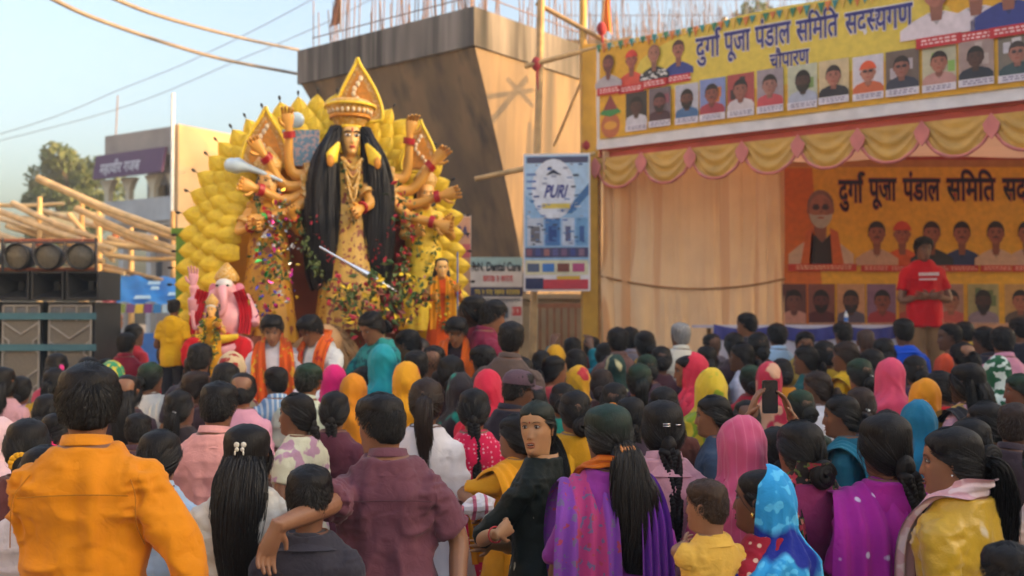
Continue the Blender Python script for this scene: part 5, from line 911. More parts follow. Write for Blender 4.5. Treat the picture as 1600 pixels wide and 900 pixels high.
# bamboo frame: an unfinished pandal skeleton
bf = thing('pandal_skeleton', 'sprawling frame of pale bamboo poles lashed at a slant behind the sound stack', 'bamboo frame', (*P(150, 500, 17)[:2], 0)); o_ = np.array(bf.location); r = random.Random(4)
def bpole(x0, y0, x1, y1, Y0, Y1, rad=.05): a, b = P(x0, y0, Y0) - o_, P(x1, y1, Y1) - o_; m_ = (a + b) / 2 + [0, 0, -.04]; G().tube(cr([a, m_, b], 10), [rad * 1.1, rad, rad * .8], 8).obj('pole', BAMP if r.random() < .75 else BAM, bf)
bpole(60, 279, 280, 366, 16, 14.5, .055); bpole(128, 312, 280, 374, 16.2, 14.6); bpole(120, 326, 282, 392, 16, 14.6); bpole(150, 346, 282, 400, 16.4, 15); bpole(20, 318, 150, 372, 17, 15.6); bpole(0, 330, 180, 390, 17, 15.2)
for i in range(13): y0 = 326 + i * 5.5; x0 = r.uniform(-30, 70); x1 = x0 + r.uniform(110, 200); bpole(x0, y0 + r.uniform(-3, 3), min(x1, 285), y0 + (min(x1, 285) - x0) * .27 + r.uniform(-5, 5), 17.5 + r.random(), 16 + r.random(), .045)
for px, y0 in ((62, 308), (128, 306), (-5, 315), (155, 330), (205, 356), (270, 330)): bpole(px, 560, px, y0, 16.6, 16.6, .05)
bpole(108, 335, 178, 408, 16.5, 15.8, .04); bpole(170, 372, 284, 396, 15.9, 15.2, .04)
bpole(-40, 318, 100, 318, 18.5, 18.5, .04); bpole(160, 380, 285, 386, 15.6, 15.6, .045); bpole(165, 398, 285, 404, 15.4, 15.4, .04)
for px in (62, 128, 180, 200): p_ = P(px, 372 + (px % 9), 16.4) - o_; G().ball(p_, (.07, .07, .09), 8, 6).obj('lashing', RUO, bf)
pl = P(120, 343, 18.5); tag(G().box((-.5, 0, -.14), (.5, .04, .14)).obj('sign_board', mat('cream_board', (.75, .66, .42), .7), loc=pl, smooth=False), 'blank cream board tied among the bamboo poles', 'board')
gp = thing('green_post', 'short green painted post beside the left foot of the petal arch', 'post', (*P(284, 500, 10.2)[:2], 0)); G().box((-.05, -.05, 0), (.06, .05, P(284, 366, 10.2)[2])).obj('shaft', mat('green_paint', (.16, .33, .03), .6), gp, smooth=False); G().box((-.09, -.08, P(284, 366, 10.2)[2] + .002), (.10, .08, P(284, 362, 10.2)[2] + .03)).obj('cap', mat('green_paint', 0), gp, smooth=False)

# ------------------------------------------------------------------ the idol trailer and its figures
BED = 1.0
tl_ = thing('idol_trailer', 'flat wooden trailer carrying the festival idols', 'trailer', (-1.6, 8.9, 0)); WD = mat('trailer_wood', (.38, .25, .10), .8, .25, 5, .3, 20)
G().box((-1.9, -1.5, 0), (1.9, -1.02, .32)).obj('step', WD, tl_, smooth=False)
for i in range(14): G().box((-1.95, -.95 + i * .17, BED - .06), (1.85, -.79 + i * .17, BED)).obj('plank', WD, tl_, smooth=False)
G().box((-1.9, -.97, BED - .22), (1.8, 1.4, BED - .062)).obj('chassis', mat('dark_steel', 0), tl_, smooth=False); G().box((-1.95, -1.0, BED - .14), (1.85, -.955, BED + .02)).obj('side_board', mat('yellow_board', (.52, .36, .08), .7), tl_, smooth=False)
for x_ in (-1.4, 1.3):
    for y_ in (-.8, .9): wo_ = G().tube([(x_, y_ - .1, .4), (x_, y_ + .1, .4)], .4, 22).obj('wheel', mat('tyre', 0), tl_); G().tube([(x_, y_ - .12, .4), (x_, y_ + .12, .4)], .2, 16).obj('rim', mat('dark_steel', 0), wo_)
YEL = pattern(mat('idol_yellow', (.93, .62, .03), .45, .15, 7, .5, 30), 'blob', (.85, .42, .01), 26, .36); ORG = mat('idol_orange', (.72, .28, .008), .6, .15, 3); GLD = pattern(mat('idol_gold', (.62, .33, .05), .4, .2, 22, .5, 60), 'blob', (.72, .5, .22), 40, .46); SKI = mat('idol_skin', (.68, .30, .05), .45, .08); BHAIR = mat('idol_hair', (.008, .007, .010), .5, .3, 60, .5, 120, stretch=(1, 1, .1)); TIN = mat('tinsel', (.75, .78, .85), .2, .1, metal=.8)
rim = cr([P(*q) for q in ((300, 560, 9.0), (296, 480, 9.0), (298, 400, 9.05), (308, 330, 9.15), (336, 268, 9.3), (378, 222, 9.5), (432, 192, 9.65), (492, 178, 9.75), (560, 182, 9.85), (612, 206, 9.9), (650, 250, 9.95), (682, 310, 10.0), (698, 380, 10.0), (702, 450, 10.0), (700, 530, 10.0))], 90)
rc0 = P(505, 440, 9.6); rim[:, 0] = rc0[0] + (rim[:, 0] - rc0[0]) * np.where(rim[:, 0] < rc0[0], .85, .93); rim[:, 2] = np.where(rim[:, 2] > rc0[2], rc0[2] + (rim[:, 2] - rc0[2]) * .95, rim[:, 2])
ac = P(500, 400, 10.5); ar = thing('petal_arch', 'great golden yellow arch of overlapping petals behind the festival idol', 'backdrop', (ac[0], ac[1] - .4, BED)); o_ = np.array(ar.location)
shl = np.array([[p_ * (1 - t) + ac * t + np.array([0, .55 * math.sin(t * 1.57), 0]) for p_ in rim] for t in np.linspace(0, 1, 14)]); shl[..., 2] = np.maximum(shl[..., 2], BED + .01); G().grid(shl - o_).obj('shell', ORG, ar)
def petal_mesh():
    A = []
    for t in np.linspace(0, 1, 9):
        w_ = np.interp(t, [0, .25, .5, .72, .88, 1], [.34, .46, .5, .40, .22, .03]); A.append([(w_ * s_, -.16 * (1 - s_ * s_) * math.sin(t * 2.6) + .035 * math.cos(s_ * 14 + t * 3) + .02 * math.sin(t * 25), t) for s_ in np.linspace(-1, 1, 9)])
    A = np.array(A); return G().grid(A).grid((A + [0, .05, 0])[:, ::-1]).mesh('petal')
bpn = G().grid(np.array([[P(px_, py_, 10.3) - o_ for px_ in np.linspace(318, 690, 20)] for py_ in (650, 500, 330)])).obj('back_panel', mat('maroon_panel', (.20, .05, .03), .8), ar); pme = petal_mesh(); tip = G().ball((0, 0, 1.16), (.065, .065, .085), 8, 6).tube([(0, 0, .9), (0, 0, 1.12)], .018, 5).mesh('tip')
L_ = np.r_[0, np.cumsum(np.linalg.norm(np.diff(rim, axis=0), axis=1))]; tot = L_[-1]
def rimat(s_): return np.array([np.interp(s_, L_, rim[:, i]) for i in range(3)])
nr = random.Random(6)
for row_, (inset, step, sz, dy) in enumerate(((0.0, .15, .27, .02), (.11, .15, .25, -.05), (.21, .15, .24, -.11), (.31, .155, .22, -.16))):
    s_ = .05 + row_ * .085
    while s_ < tot - .05:
        p_ = rimat(s_); c_ = ac * (1, 0, 1) + [0, p_[1], 0]; c_[2] = np.clip(p_[2], 1.6, 2.6); out = unit(p_ - c_); out[1] = 0; out = unit(out); base = p_ - out * inset + [0, dy, 0]
        if row_ < 3 or base[2] > 2.4:
            x_ = np.cross([0, 1, 0], out); M4 = Matrix(((x_[0] * sz * nr.uniform(.68, .86), 0, out[0] * sz * nr.uniform(.95, 1.1), base[0] - o_[0]), (0, sz, -.12 * sz, base[1] - o_[1]), (x_[2] * sz * .78, 0, out[2] * sz, base[2] - o_[2]), (0, 0, 0, 1)))
            o = link('petal', pme, YEL, ar); o.matrix_basis = M4
            if row_ == 0: o2 = link('tip', tip, mat('black_tip', (.015, .012, .012), .6), o)
        s_ += step
def crest(px, py_top, py_bot, wpx, Y, par, nm='crest', mt=GLD, lean=0.0):
    a, b = P(px, py_bot, Y), P(px, py_top, Y); h = b[2] - a[2]; w_ = wpx / 1600 * Y / 2; o = np.array(par.location); out = [(0, 1.0), (.10, .9), (.2, .84), (.62, .5), (.95, .22), (1.0, .08), (.8, 0), (-.8, 0), (-1, .08), (-.95, .22), (-.62, .5), (-.2, .84), (-.10, .9)]
    out = cr(np.array([(0, 1.0), (.07, .93), (.16, .86), (.42, .70), (.74, .48), (.95, .26), (1.0, .1), (.85, 0), (0, -.02), (-.85, 0), (-1, .1), (-.95, .26), (-.74, .48), (-.42, .70), (-.16, .86), (-.07, .93)]), 46); p_ = np.array([(x_ * w_ + lean * z_ * h, z_ * h) for x_, z_ in out]); base = a - o; c_ = G().prism(p_, -.03, .03, B=lambda V: V + base).obj(nm, mt, par, smooth=False)
    pi = np.array([(x_ * w_ * .68 + lean * z_ * h, h * (.07 + z_ * .72)) for x_, z_ in out]); G().prism(pi, -.05, -.031, B=lambda V: V + base).obj('inlay', mat('inlay_orange', (.62, .24, .02), .5, .2, 25), c_, smooth=False); rng_ = cr(np.vstack([p_, p_[:1]]), 60); G().tube(np.c_[rng_[:, 0], np.full(60, -.035), rng_[:, 1]] + base, .016, 6).obj('rim', YEL, c_)
    g = G()
    for k in range(7): an = k * .9; g.ball(base + [lean * .4 * h + w_ * .33 * math.cos(an) * (1 - .1 * k), -.058, h * (.18 + .08 * k)], (w_ * .1, .012, w_ * .14), 8, 6)
    g.obj('beads', mat('pale_beads', (.78, .62, .42), .4), c_); return c_
crest(563, 92, 190, 72, 9.6, ar, lean=-.04)
GREEN = [mat('garland_leaf', (.05, .10, .02), .6, .3), mat('garland_leaf_pale', (.13, .17, .05), .6, .3)]
def scatter(nm, pts, n, rad, size, mats, par, seed, flat=.35):
    """little leaves and flower heads strewn along a line: one garland"""
    r = np.random.default_rng(seed); P_ = cr(pts, n); g = G(); o = np.array(par.location) if par is not None else 0
    for i in range(n):
        p_ = P_[i] + r.normal(0, rad, 3) - o; k = r.integers(len(mats)); a = unit(r.normal(0, 1, 3)); b = unit(np.cross(a, r.normal(0, 1, 3))); s_ = size * r.uniform(.6, 1.4); c_ = np.cross(a, b) * .3 * s_
        g.raw([p_ - a * s_, p_ + b * s_ * .5 + c_, p_ + a * s_, p_ - b * s_ * .5 + c_], [np.array([[0, 1, 2, 3]])], int(k))
        if r.random() < .3: g.ball(p_ + b * s_ * .3, s_ * .45, 6, 4, int(k))
    return g.obj(nm, mats, par, smooth=False, kind='stuff')
def idol(nm, label, px, py_top, py_bot, Y, skinm, robe, crown_px=None, hair=True, lean=0.0, hw=1.0, arms=(), yaw=18):
    a, b = P(px, py_bot, Y), P(px, py_top, Y); h = b[2] - a[2]; t = thing(nm, label, 'idol', (a[0], Y, a[2]), R(yaw)); s = h / 1.58; t.scale = (s * hw, s, s); link('body', body_mesh('f', 'none', key='idolbody', hsc=1.2, ap={q: [np.array([q * .14, 0, 1.26]), np.array([q * .15, 0, 1.2]), np.array([q * .14, .02, 1.14]), np.array([0, 1., 0])] for q in (-1, 1)}, hands=False), [skinm, EYE], t).rotation_euler = (0, 0, math.pi)
    link('robe', cloth_mesh('blouse', 'f', key='idolrobe', ap={q: [np.array([q * .14, 0, 1.26]), np.array([q * .15, 0, 1.2]), np.array([q * .14, .02, 1.14])] for q in (-1, 1)}, vox=.016), robe, t).rotation_euler = (0, 0, math.pi); link('skirt', legs_mesh('skirt', 'f'), robe, t)
    return t
def armset(t, lst, m, objm=None):
    for i, (S, E_, W_, held) in enumerate(lst):
        S, E_, W_ = map(np.array, (S, E_, W_)); g = G(); g.tube(cr([S, E_, W_], 14), [.052, .045, .04, .03], 10); hand(g, W_, W_ - E_, (0, -1, 0), 1 if W_[0] > 0 else -1, .5, 1.25); a_o = g.obj('arm', m, t); G().tube([lerp(E_, W_, .8), lerp(E_, W_, .95)], .05, 10).obj('bangle', RAGR, a_o); G().tube([lerp(S, E_, .55), lerp(S, E_, .7)], .07, 10).obj('armlet', GLD, a_o)
RAGR = mat('ruby_cuff', (.42, .012, .02), .4); SKG = mat('idol_paint', (.70, .34, .06), .4, .06)
idm = bpy.data.materials.new('x'); bpy.data.materials.remove(idm)
def paint(name, c, rough=.4):
    m = skin(0).copy(); m.name = name
    for nd in m.node_tree.nodes:
        if nd.type == 'MIX' and nd.blend_type == 'MIX': nd.inputs[6].default_value = (*[k * .93 for k in c], 1); nd.inputs[7].default_value = (*[min(1, k * 1.05) for k in c], 1)
    b = m.node_tree.nodes['Principled BSDF']; b.inputs['Roughness'].default_value = rough; b.inputs['Subsurface Weight'].default_value = 0; return m
PY = paint('painted_yellow_skin', (.74, .36, .07)); PP = paint('painted_pink_skin', (.75, .27, .30)); PF = paint('painted_face', (.88, .50, .16))
# --- Durga: tall figure, black hair, ten arms
GS = pattern(mat('gold_sari', (.66, .38, .06), .4, .15, 12, .4, 50), 'blob', (.30, .05, .02), 26, .44)
du = idol('goddess_idol', 'tall ten armed goddess idol with golden crown and long black hair', 545, 196, 520, 9.15, PF, GS, hw=.92)
g = G()
for s_, t_, w_ in ((1.0, .0, 0),): pass
an = np.linspace(0, 2 * math.pi, 30, endpoint=False)
G().loft([np.c_[r_ * np.cos(an), r_ * .9 * np.sin(an) - .005, z_ * np.ones(30)] for r_, z_ in ((.09, 1.545), (.11, 1.56), (.15, 1.63), (.20, 1.71), (.205, 1.73), (.155, 1.765), (.06, 1.78))]).obj('crown', GLD, du)
for r_, z_, m_ in ((.11, 1.555, YEL), (.205, 1.72, YEL), (.16, 1.635, mat('inlay_orange', 0))): G().tube(np.c_[r_ * np.cos(np.r_[an, 0]), r_ * .9 * np.sin(np.r_[an, 0]) - .005, np.full(31, z_)], .014, 6).obj('crown_band', m_, du)
g = G()
for k in range(13): a_ = math.pi + math.pi * k / 12; g.ball((.172 * math.cos(a_), .157 * math.sin(a_) - .01, 1.675), (.016, .012, .022), 8, 6)
g.obj('crown_beads', mat('pale_beads', 0), du)
hz_ = []
for sx in (-1, 1):
    rings = []
    for z_, xc, w_, d_ in ((1.56, .11, .04, .06), (1.47, .15, .05, .09), (1.36, .19, .085, .12), (1.2, .215, .12, .14), (1.0, .225, .135, .14), (.75, .22, .14, .14), (.50, .21, .13, .12), (.36, .20, .10, .08)): rings.append(np.c_[sx * xc + w_ * np.cos(an) * (1 + .06 * np.sin(an * 7)), -.03 + d_ * np.sin(an) * (1 + .06 * np.sin(an * 9)), np.full(30, z_) + .05 * np.sin(an * 6) * (z_ < .55)])
    AA = cr(rings, 24); gh_ = G().loft(AA); rb = np.random.default_rng(5); ib = rb.uniform(0, 30, 700); i0 = ib.astype(int); fb = (ib - i0)[:, None, None]; PA = AA.transpose(1, 0, 2); pb_ = PA[i0] * (1 - fb) + PA[(i0 + 1) % 30] * fb; cb = AA.mean(1)[None]; pb_ = cb + (pb_ - cb) * rb.uniform(1.0, 1.06, (700, 1, 1)) + .012 * np.sin(np.linspace(0, 9, 24)[None, :, None] + rb.uniform(0, 6, (700, 1, 1))) * np.array([1, .5, 0]); ribbons(gh_, pb_, np.full((700, 1), .005), (sx * .24, -.03, .9), 0); hobj = gh_.obj('hair_fall', BHAIR, du)
    pts = [(sx * .11, -.14, 1.42), (sx * .16, -.17, 1.33), (sx * .20, -.19, 1.24)]; G().tube(cr(pts, 10), [.014, .04, .062, .012], 10, flat=.4).obj('earring', YEL, du)
    G().ball((sx * .19, -.21, 1.27), (.03, .012, .045), 10, 8).obj('earring_jewel', mat('inlay_orange', 0), du)
scatter('hair_garland', [np.array(q) for q in ((-.34, -.17, .85), (-.22, -.18, .62), (-.15, -.17, .5))], 26, .02, .018, [RAGR, mat('rose', (.5, .03, .06), .6)], None, 3).parent = du
scatter('hair_garland', [np.array(q) for q in ((.36, -.17, .85), (.24, -.18, .66), (.16, -.17, .55))], 26, .02, .018, [RAGR, mat('rose', 0)], None, 4).parent = du
scatter('necklace', [np.array(q) for q in ((-.08, -.10, 1.27), (-.04, -.135, 1.02), (0, -.14, .82), (.04, -.135, 1.02), (.08, -.10, 1.27))], 70, .014, .024, GREEN + [GLD], None, 5).parent = du
G().ball((0, -.12, 1.20), (.055, .02, .05), 14, 8).obj('pendant', mat('copper_disc', (.42, .17, .05), .35), du)
G().tube(cr([(-.085, -.10, 1.31), (0, -.135, 1.23), (.085, -.10, 1.31)], 14), .02, 8).obj('collar', GLD, du)
A_ = []
for sx in (-1, 1):
    A_ += [((sx * .15, .02, 1.24), (sx * .46, .02, 1.20), (sx * .50, -.03, 1.52), 0), ((sx * .15, .03, 1.22), (sx * .50, .03, 1.10), (sx * .70, -.05, 1.32), 0), ((sx * .15, .03, 1.2), (sx * .48, .02, 1.0), (sx * .76, -.08, 1.06), 0), ((sx * .15, .02, 1.18), (sx * .46, -.02, .92), (sx * .70, -.12, .84), 0)]
A_ += [((.10, -.05, 1.16), (.14, -.16, .98), (.05, -.26, .92), 0)]
armset(du, A_, SKG)
g = G(); hz_ = 0
for sx in (-1, 1): g.ball((sx * .03, -.098, hz_ + .013), (.022, .01, .0095), 12, 8, c=(.75, .72, .68)); g.ball((sx * .03, -.106, hz_ + .013), (.009, .004, .0085), 10, 6, c=(.01, .01, .01)); g.tube(cr([(sx * .006, -.105, hz_ + .03), (sx * .03, -.108, hz_ + .039), (sx * .056, -.088, hz_ + .028)], 8), .0035, 6, c=(.01, .01, .01))
g.ball((0, -.112, hz_ + .045), (.006, .003, .016), 8, 6, c=(.5, .01, .01)); g.ball((0, -.112, hz_ - .06), (.02, .006, .007), 10, 6, c=(.55, .02, .03)); g.setv(g.verts() * 1.2); g.obj('painted_features', PRINT, du, colour=True, kind='stuff', loc=(0, 0, HT['f'] - .1195 + (1.2 * HSC - 1) * .12))
for sx in (-1, 1):
    for k in range(3): G().tube(cr([(sx * .07, -.12, 1.27), (0, -.15 - .012 * k, 1.16 - .09 * k), (-sx * .07, -.12, 1.27)], 12), .011, 6).obj('necklace_chain', GLD, du) if sx > 0 else None
g = G().tube([(-.30, -.40, .62), (.30, -.46, .30)], [.008, .012, .03, .004], 8, 14); g.obj('spear', TIN, du)
fan = thing('mirror_fan', 'pale blue mirror work fan panel with round disc behind the goddess arms', 'fan', P(468, 230, 9.35)); G().box((-.16, 0, -.17), (.18, .02, .16)).obj('panel', pattern(mat('fan_blue', (.25, .45, .62), .4), 'blob', (.75, .6, .62), 25, .5), fan, smooth=False); G().ball((-.02, -.05, .24), (.075, .03, .075), 16, 10).obj('disc', mat('pale_mirror', (.55, .70, .80), .2), fan)
# conch / silver fan on the left
cn = thing('silver_whisk', 'pale silver blue whisk pointing left in front of the golden petals', 'whisk', P(366, 258, 8.9)); G().tube(cr([(-.06, 0, .0), (.06, 0, -.01), (.2, 0, -.05), (.42, 0, -.14)], 16), [.05, .075, .035, .022, .012], 12).obj('blade', mat('whisk_blue', (.55, .68, .78), .3), cn); G().ball((-.02, -.005, 0), (.07, .04, .065), 14, 8).obj('head', mat('pale_mirror', 0), cn)
# --- side goddesses with crests
def small_idol(nm, label, px, pt, pb, Y, robe, crest_a=None, skinm=PF, yaw=18, hw=1.0, crown=True):
    t = idol(nm, label, px, pt, pb, Y, skinm, robe, yaw=yaw, hw=hw)
    rings = [np.c_[w_ * np.cos(an), .055 + d_ * np.sin(an), np.full(30, z_)] for z_, w_, d_ in ((1.60, .05, .05), (1.52, .10, .08), (1.38, .13, .08), (1.1, .15, .07), (.8, .14, .06), (.7, .08, .04))]; G().loft(cr(rings, 16)).obj('hair', BHAIR, t)
    if crown: G().loft([np.c_[r_ * np.cos(an), r_ * .9 * np.sin(an), z_ * np.ones(30)] for r_, z_ in ((.09, 1.54), (.105, 1.57), (.135, 1.65), (.10, 1.70), (.05, 1.76), (.01, 1.81))]).obj('crown', GLD, t)
    armset(t, [((-.14, 0, 1.24), (-.26, -.08, 1.03), (-.16, -.24, 1.05), 0), ((.14, 0, 1.24), (.27, -.08, 1.03), (.2, -.22, 1.15), 0)], SKG)
    scatter('garland', [np.array(q) for q in ((-.1, -.10, 1.28), (-.08, -.16, .95), (0, -.17, .6), (.08, -.16, .95), (.1, -.10, 1.28))], 90, .02, .03, GREEN + [YEL], None, int(px)).parent = t
    return t
lk = small_idol('goddess_idol', 'yellow goddess idol draped in tinsel and garlands beside the elephant god', 418, 268, 540, 9.0, pattern(mat('amber_sari', (.55, .26, .02), .5), 'blob', (.25, .06, .03), 18, .4)); sv_ = small_idol('goddess_idol', 'yellow goddess idol half hidden behind black hair beside the saffron warrior idol', 664, 290, 520, 9.5, YEL)
crest(416, 168, 262, 74, 9.12, lk); crest(655, 188, 268, 56, 9.62, sv_, lean=.03)
for t in (lk, sv_):
    for c_ in list(t.children):
        if c_.name.startswith('crest'): c_.matrix_parent_inverse = (Matrix.LocRotScale(t.location, t.rotation_euler.to_quaternion(), t.scale)).inverted() @ Matrix.Translation(t.location)
tm = [mat('foil_%d' % i, c, .25, .1, metal=.5) for i, c in enumerate(((.75, .05, .35), (.10, .10, .6), (.05, .45, .12), (.8, .8, .85), (.75, .5, .05), (.6, .02, .03)))]
def foil(nm, label, pts, n, rad, size, mats, seed): 
    o = thing(nm, label, 'garland', pts[0]); scatter('foil_strips', pts, n, rad, size, mats, o, seed); return o
foil('tinsel_garland', 'glittering foil tinsel garland of pink, blue and silver hanging before the left goddess', [P(432, 320, 8.75), P(418, 390, 8.7), P(430, 450, 8.65), P(405, 505, 8.6)], 170, .075, .03, tm + GREEN, 1)
foil('tinsel_garland', 'thin tinsel and leaf garland between the whisk and the goddess hair', [P(440, 300, 8.85), P(452, 370, 8.8), P(440, 440, 8.75)], 80, .05, .025, tm[3:] + GREEN, 2)
foil('flower_garland', 'heap of leaves and red flowers at the feet of the tall goddess', [P(520, 455, 8.6), P(560, 470, 8.6), P(610, 440, 8.65), P(640, 470, 8.65), P(600, 500, 8.5), P(540, 490, 8.5)], 420, .085, .035, GREEN + GREEN + [mat('rose', 0), mat('dry_petal', (.35, .12, .09), .7), YEL], 3)
foil('flower_garland', 'hanging leaf garland beside the black hair on the stage side', [P(622, 300, 8.9), P(640, 370, 8.85), P(632, 430, 8.8), P(655, 470, 8.75)], 160, .05, .03, GREEN + [RAGR], 4)
foil('flower_garland', 'hanging leaf garland beside the black hair on the speaker side', [P(470, 330, 8.85), P(476, 380, 8.8), P(490, 410, 8.75), P(500, 430, 8.7)], 60, .03, .03, GREEN, 5)
# dark buffalo demon and tan lion at the feet
ln = thing('lion_idol', 'tan clay lion crouching at the feet of the tall goddess', 'idol', (*P(495, 520, 8.6)[:2], BED)); TAN = mat('tan_clay', (.45, .26, .12), .7, .25, 6, .3, 30)
gl = G(); gl.tube(cr([(-.25, .25, .35), (-.1, .15, .5), (.05, 0, .58), (.1, -.12, .60)], 14), [.16, .2, .2, .16], 16); gl.ball((.1, -.2, .66), (.15, .16, .16), 16, 10); gl.ball((.12, -.36, .60), (.085, .09, .07), 14, 8)
for sx in (-.08, .2): gl.tube(cr([(sx, -.05, .5), (sx, -.14, .25), (sx, -.16, .03)], 10), [.08, .06, .05, .06], 10)
for sx in (-.38, -.12): gl.tube(cr([(sx, .25, .4), (sx, .15, .2), (sx, .25, .03)], 10), [.12, .09, .06], 10)
remesh(gl, .02, 4).obj('body', TAN, ln); r = np.random.default_rng(8); gm = G(); q_ = r.normal(0, 1, (900, 3)); q_ = unit(q_); Pm = np.stack([np.array([.1, -.1, .63]) + q_ * .15, np.array([.1, -.06, .60]) + q_ * .22, np.array([.1, -.02, .52]) + q_ * .27], 1); ribbons(gm, Pm, np.full((900, 1), .007), (.1, -.1, .63), 0); gm.obj('mane', mat('mane', (.38, .22, .10), .7, .3), ln)
for sx in (-1, 1): G().ball((.12 + sx * .055, -.34, .68), .02, 8, 6).obj('eye', mat('bead_black', (.01, .01, .01), .2), ln)
dm = thing('demon_idol', 'dark fallen demon idol half buried in garlands below the spear', 'idol', (*P(600, 520, 8.55)[:2], BED)); gd_ = G(); gd_.tube(cr([(-.25, .1, .2), (-.05, .05, .38), (.15, 0, .42)], 10), [.14, .17, .15], 14); gd_.ball((.28, -.04, .55), (.1, .1, .12), 14, 10); gd_.tube(cr([(.1, -.05, .45), (.28, -.2, .35), (.42, -.2, .12)], 10), [.06, .05, .04], 8); gd_.tube(cr([(-.2, -.05, .2), (-.05, -.25, .28), (.08, -.28, .02)], 10), [.09, .07, .05], 8); remesh(gd_, .018, 4).obj('body', mat('demon_skin', (.12, .05, .04), .5), dm); G().ball((.28, -.0, .62), (.11, .11, .09), 12, 8).obj('hair', BHAIR, dm)
# --- Ganesha
gn = thing('elephant_god_idol', 'pink elephant headed idol in red shawl seated beside the petal arch', 'idol', (*P(350, 560, 8.55)[:2], BED)); zz = lambda py: P(350, py, 8.5)[2] - BED; gx = lambda px: (px - 350) / 1600 * 8.5
gn.scale = (.86, .86, .84); gg = G(); gg.ball((0, 0, zz(470)), (.21, .19, .22), 20, 14); gg.ball((0, .02, zz(435)), (.20, .14, .16), 18, 10); gg.ball((.02, -.04, zz(414)), (.10, .11, .11), 18, 12); gg.tube(cr([(.02, -.14, zz(410)), (.05, -.22, zz(430)), (.05, -.22, zz(452)), (-.02, -.23, zz(462)), (-.05, -.24, zz(455))], 18), [.052, .04, .034, .028, .018], 12)
for sx, px in ((-1, 296), (1, 410)): gg.tube(cr([(sx * .17, 0, zz(425)), (gx(px) * .9, -.04, zz(452) if sx < 0 else zz(465)), (gx(px), -.10, zz(428) if sx < 0 else zz(478))], 12), [.075, .065, .045], 12)
gg.tube(cr([(-.17, .02, zz(430)), (gx(302), .02, zz(438)), (gx(294), -.02, zz(405))], 12), [.07, .06, .045], 12)
for sx in (-1, 1): gg.tube(cr([(sx * .10, -.05, zz(508)), (sx * .26, -.2, zz(518)), (sx * .05, -.30, zz(528))], 12), [.09, .075, .05], 12)
rg_ = remesh(gg, .014, 4); rg_.obj('body', mat('ganesha_pink', (.78, .36, .40), .45, .08), gn)
for sx in (-1, 1): ge = G().ball((.02 + sx * .125, -.01, zz(414)), (.055, .018, .072), 14, 10, rot=rotz(sx * .3)).obj('ear', mat('ganesha_ear', (.72, .22, .30), .5), gn); G().ball((.02 + sx * .05, -.155, zz(406)), (.016, .01, .012), 8, 6).obj('eye', mat('bead_black', 0), gn)
gh = G(); hand(gh, (gx(294), -.02, zz(405)), (0, 0, 1), (0, -1, 0), -1, .15, 1.2); gh.obj('raised_hand', mat('ganesha_pink', 0), gn)
G().ball((.02, -.085, zz(404)), (.085, .075, .065), 14, 8).obj('forehead_paint', mat('white_paint', (.72, .68, .66), .5), gn); G().loft([np.c_[.02 + r_ * np.cos(an), r_ * np.sin(an), zz(z_) * np.ones(30)] for r_, z_ in ((.10, 398), (.12, 392), (.10, 382), (.06, 372), (.01, 362))]).obj('crown', GLD, gn)
for sx in (-1, 1): link('shawl', stole_mesh([(sx * .17, -.14, zz(415), 1, 0, 0), (sx * .22, -.10, zz(440), 1, 0, 0), (sx * .24, -.12, zz(470), 1, 0, 0), (sx * .23, -.18, zz(495), 1, 0, 0)], .06, seed=5 + sx, key=('gsh', sx)), cloth('c01828'), gn)
rd_ = G(); [rd_.tube(cr([(sx * .06, -.1, zz(508)), (sx * .24, -.22, zz(520)), (sx * .22, -.28, zz(555)), (sx * .14, -.28, .02)], 14), [.08, .09, .08, .10], 14) for sx in (-1, 1)]; rd_.ball((0, -.05, zz(512)), (.19, .16, .08), 14, 8); rd_ = remesh(rd_, .016, 4); fold(rd_, .012, (18, 18, 9), 3, True); rd_.obj('dhoti', cloth('c81420'), gn); G().box((-.3, -.1, 0), (.3, .3, zz(500))).obj('seat', mat('maroon_panel', 0), gn, smooth=False); G().tube(cr([(-.2, -.22, zz(500)), (0, -.24, zz(505)), (.2, -.24, zz(500))], 10), [.03, .05, .03], 10).obj('sash', YEL, gn)
scatter('garland', [np.array((-.1, -.18, zz(430))), np.array((-.05, -.24, zz(465))), np.array((0.03, -.22, zz(440)))], 40, .02, .025, GREEN + [GLD], None, 12).parent = gn
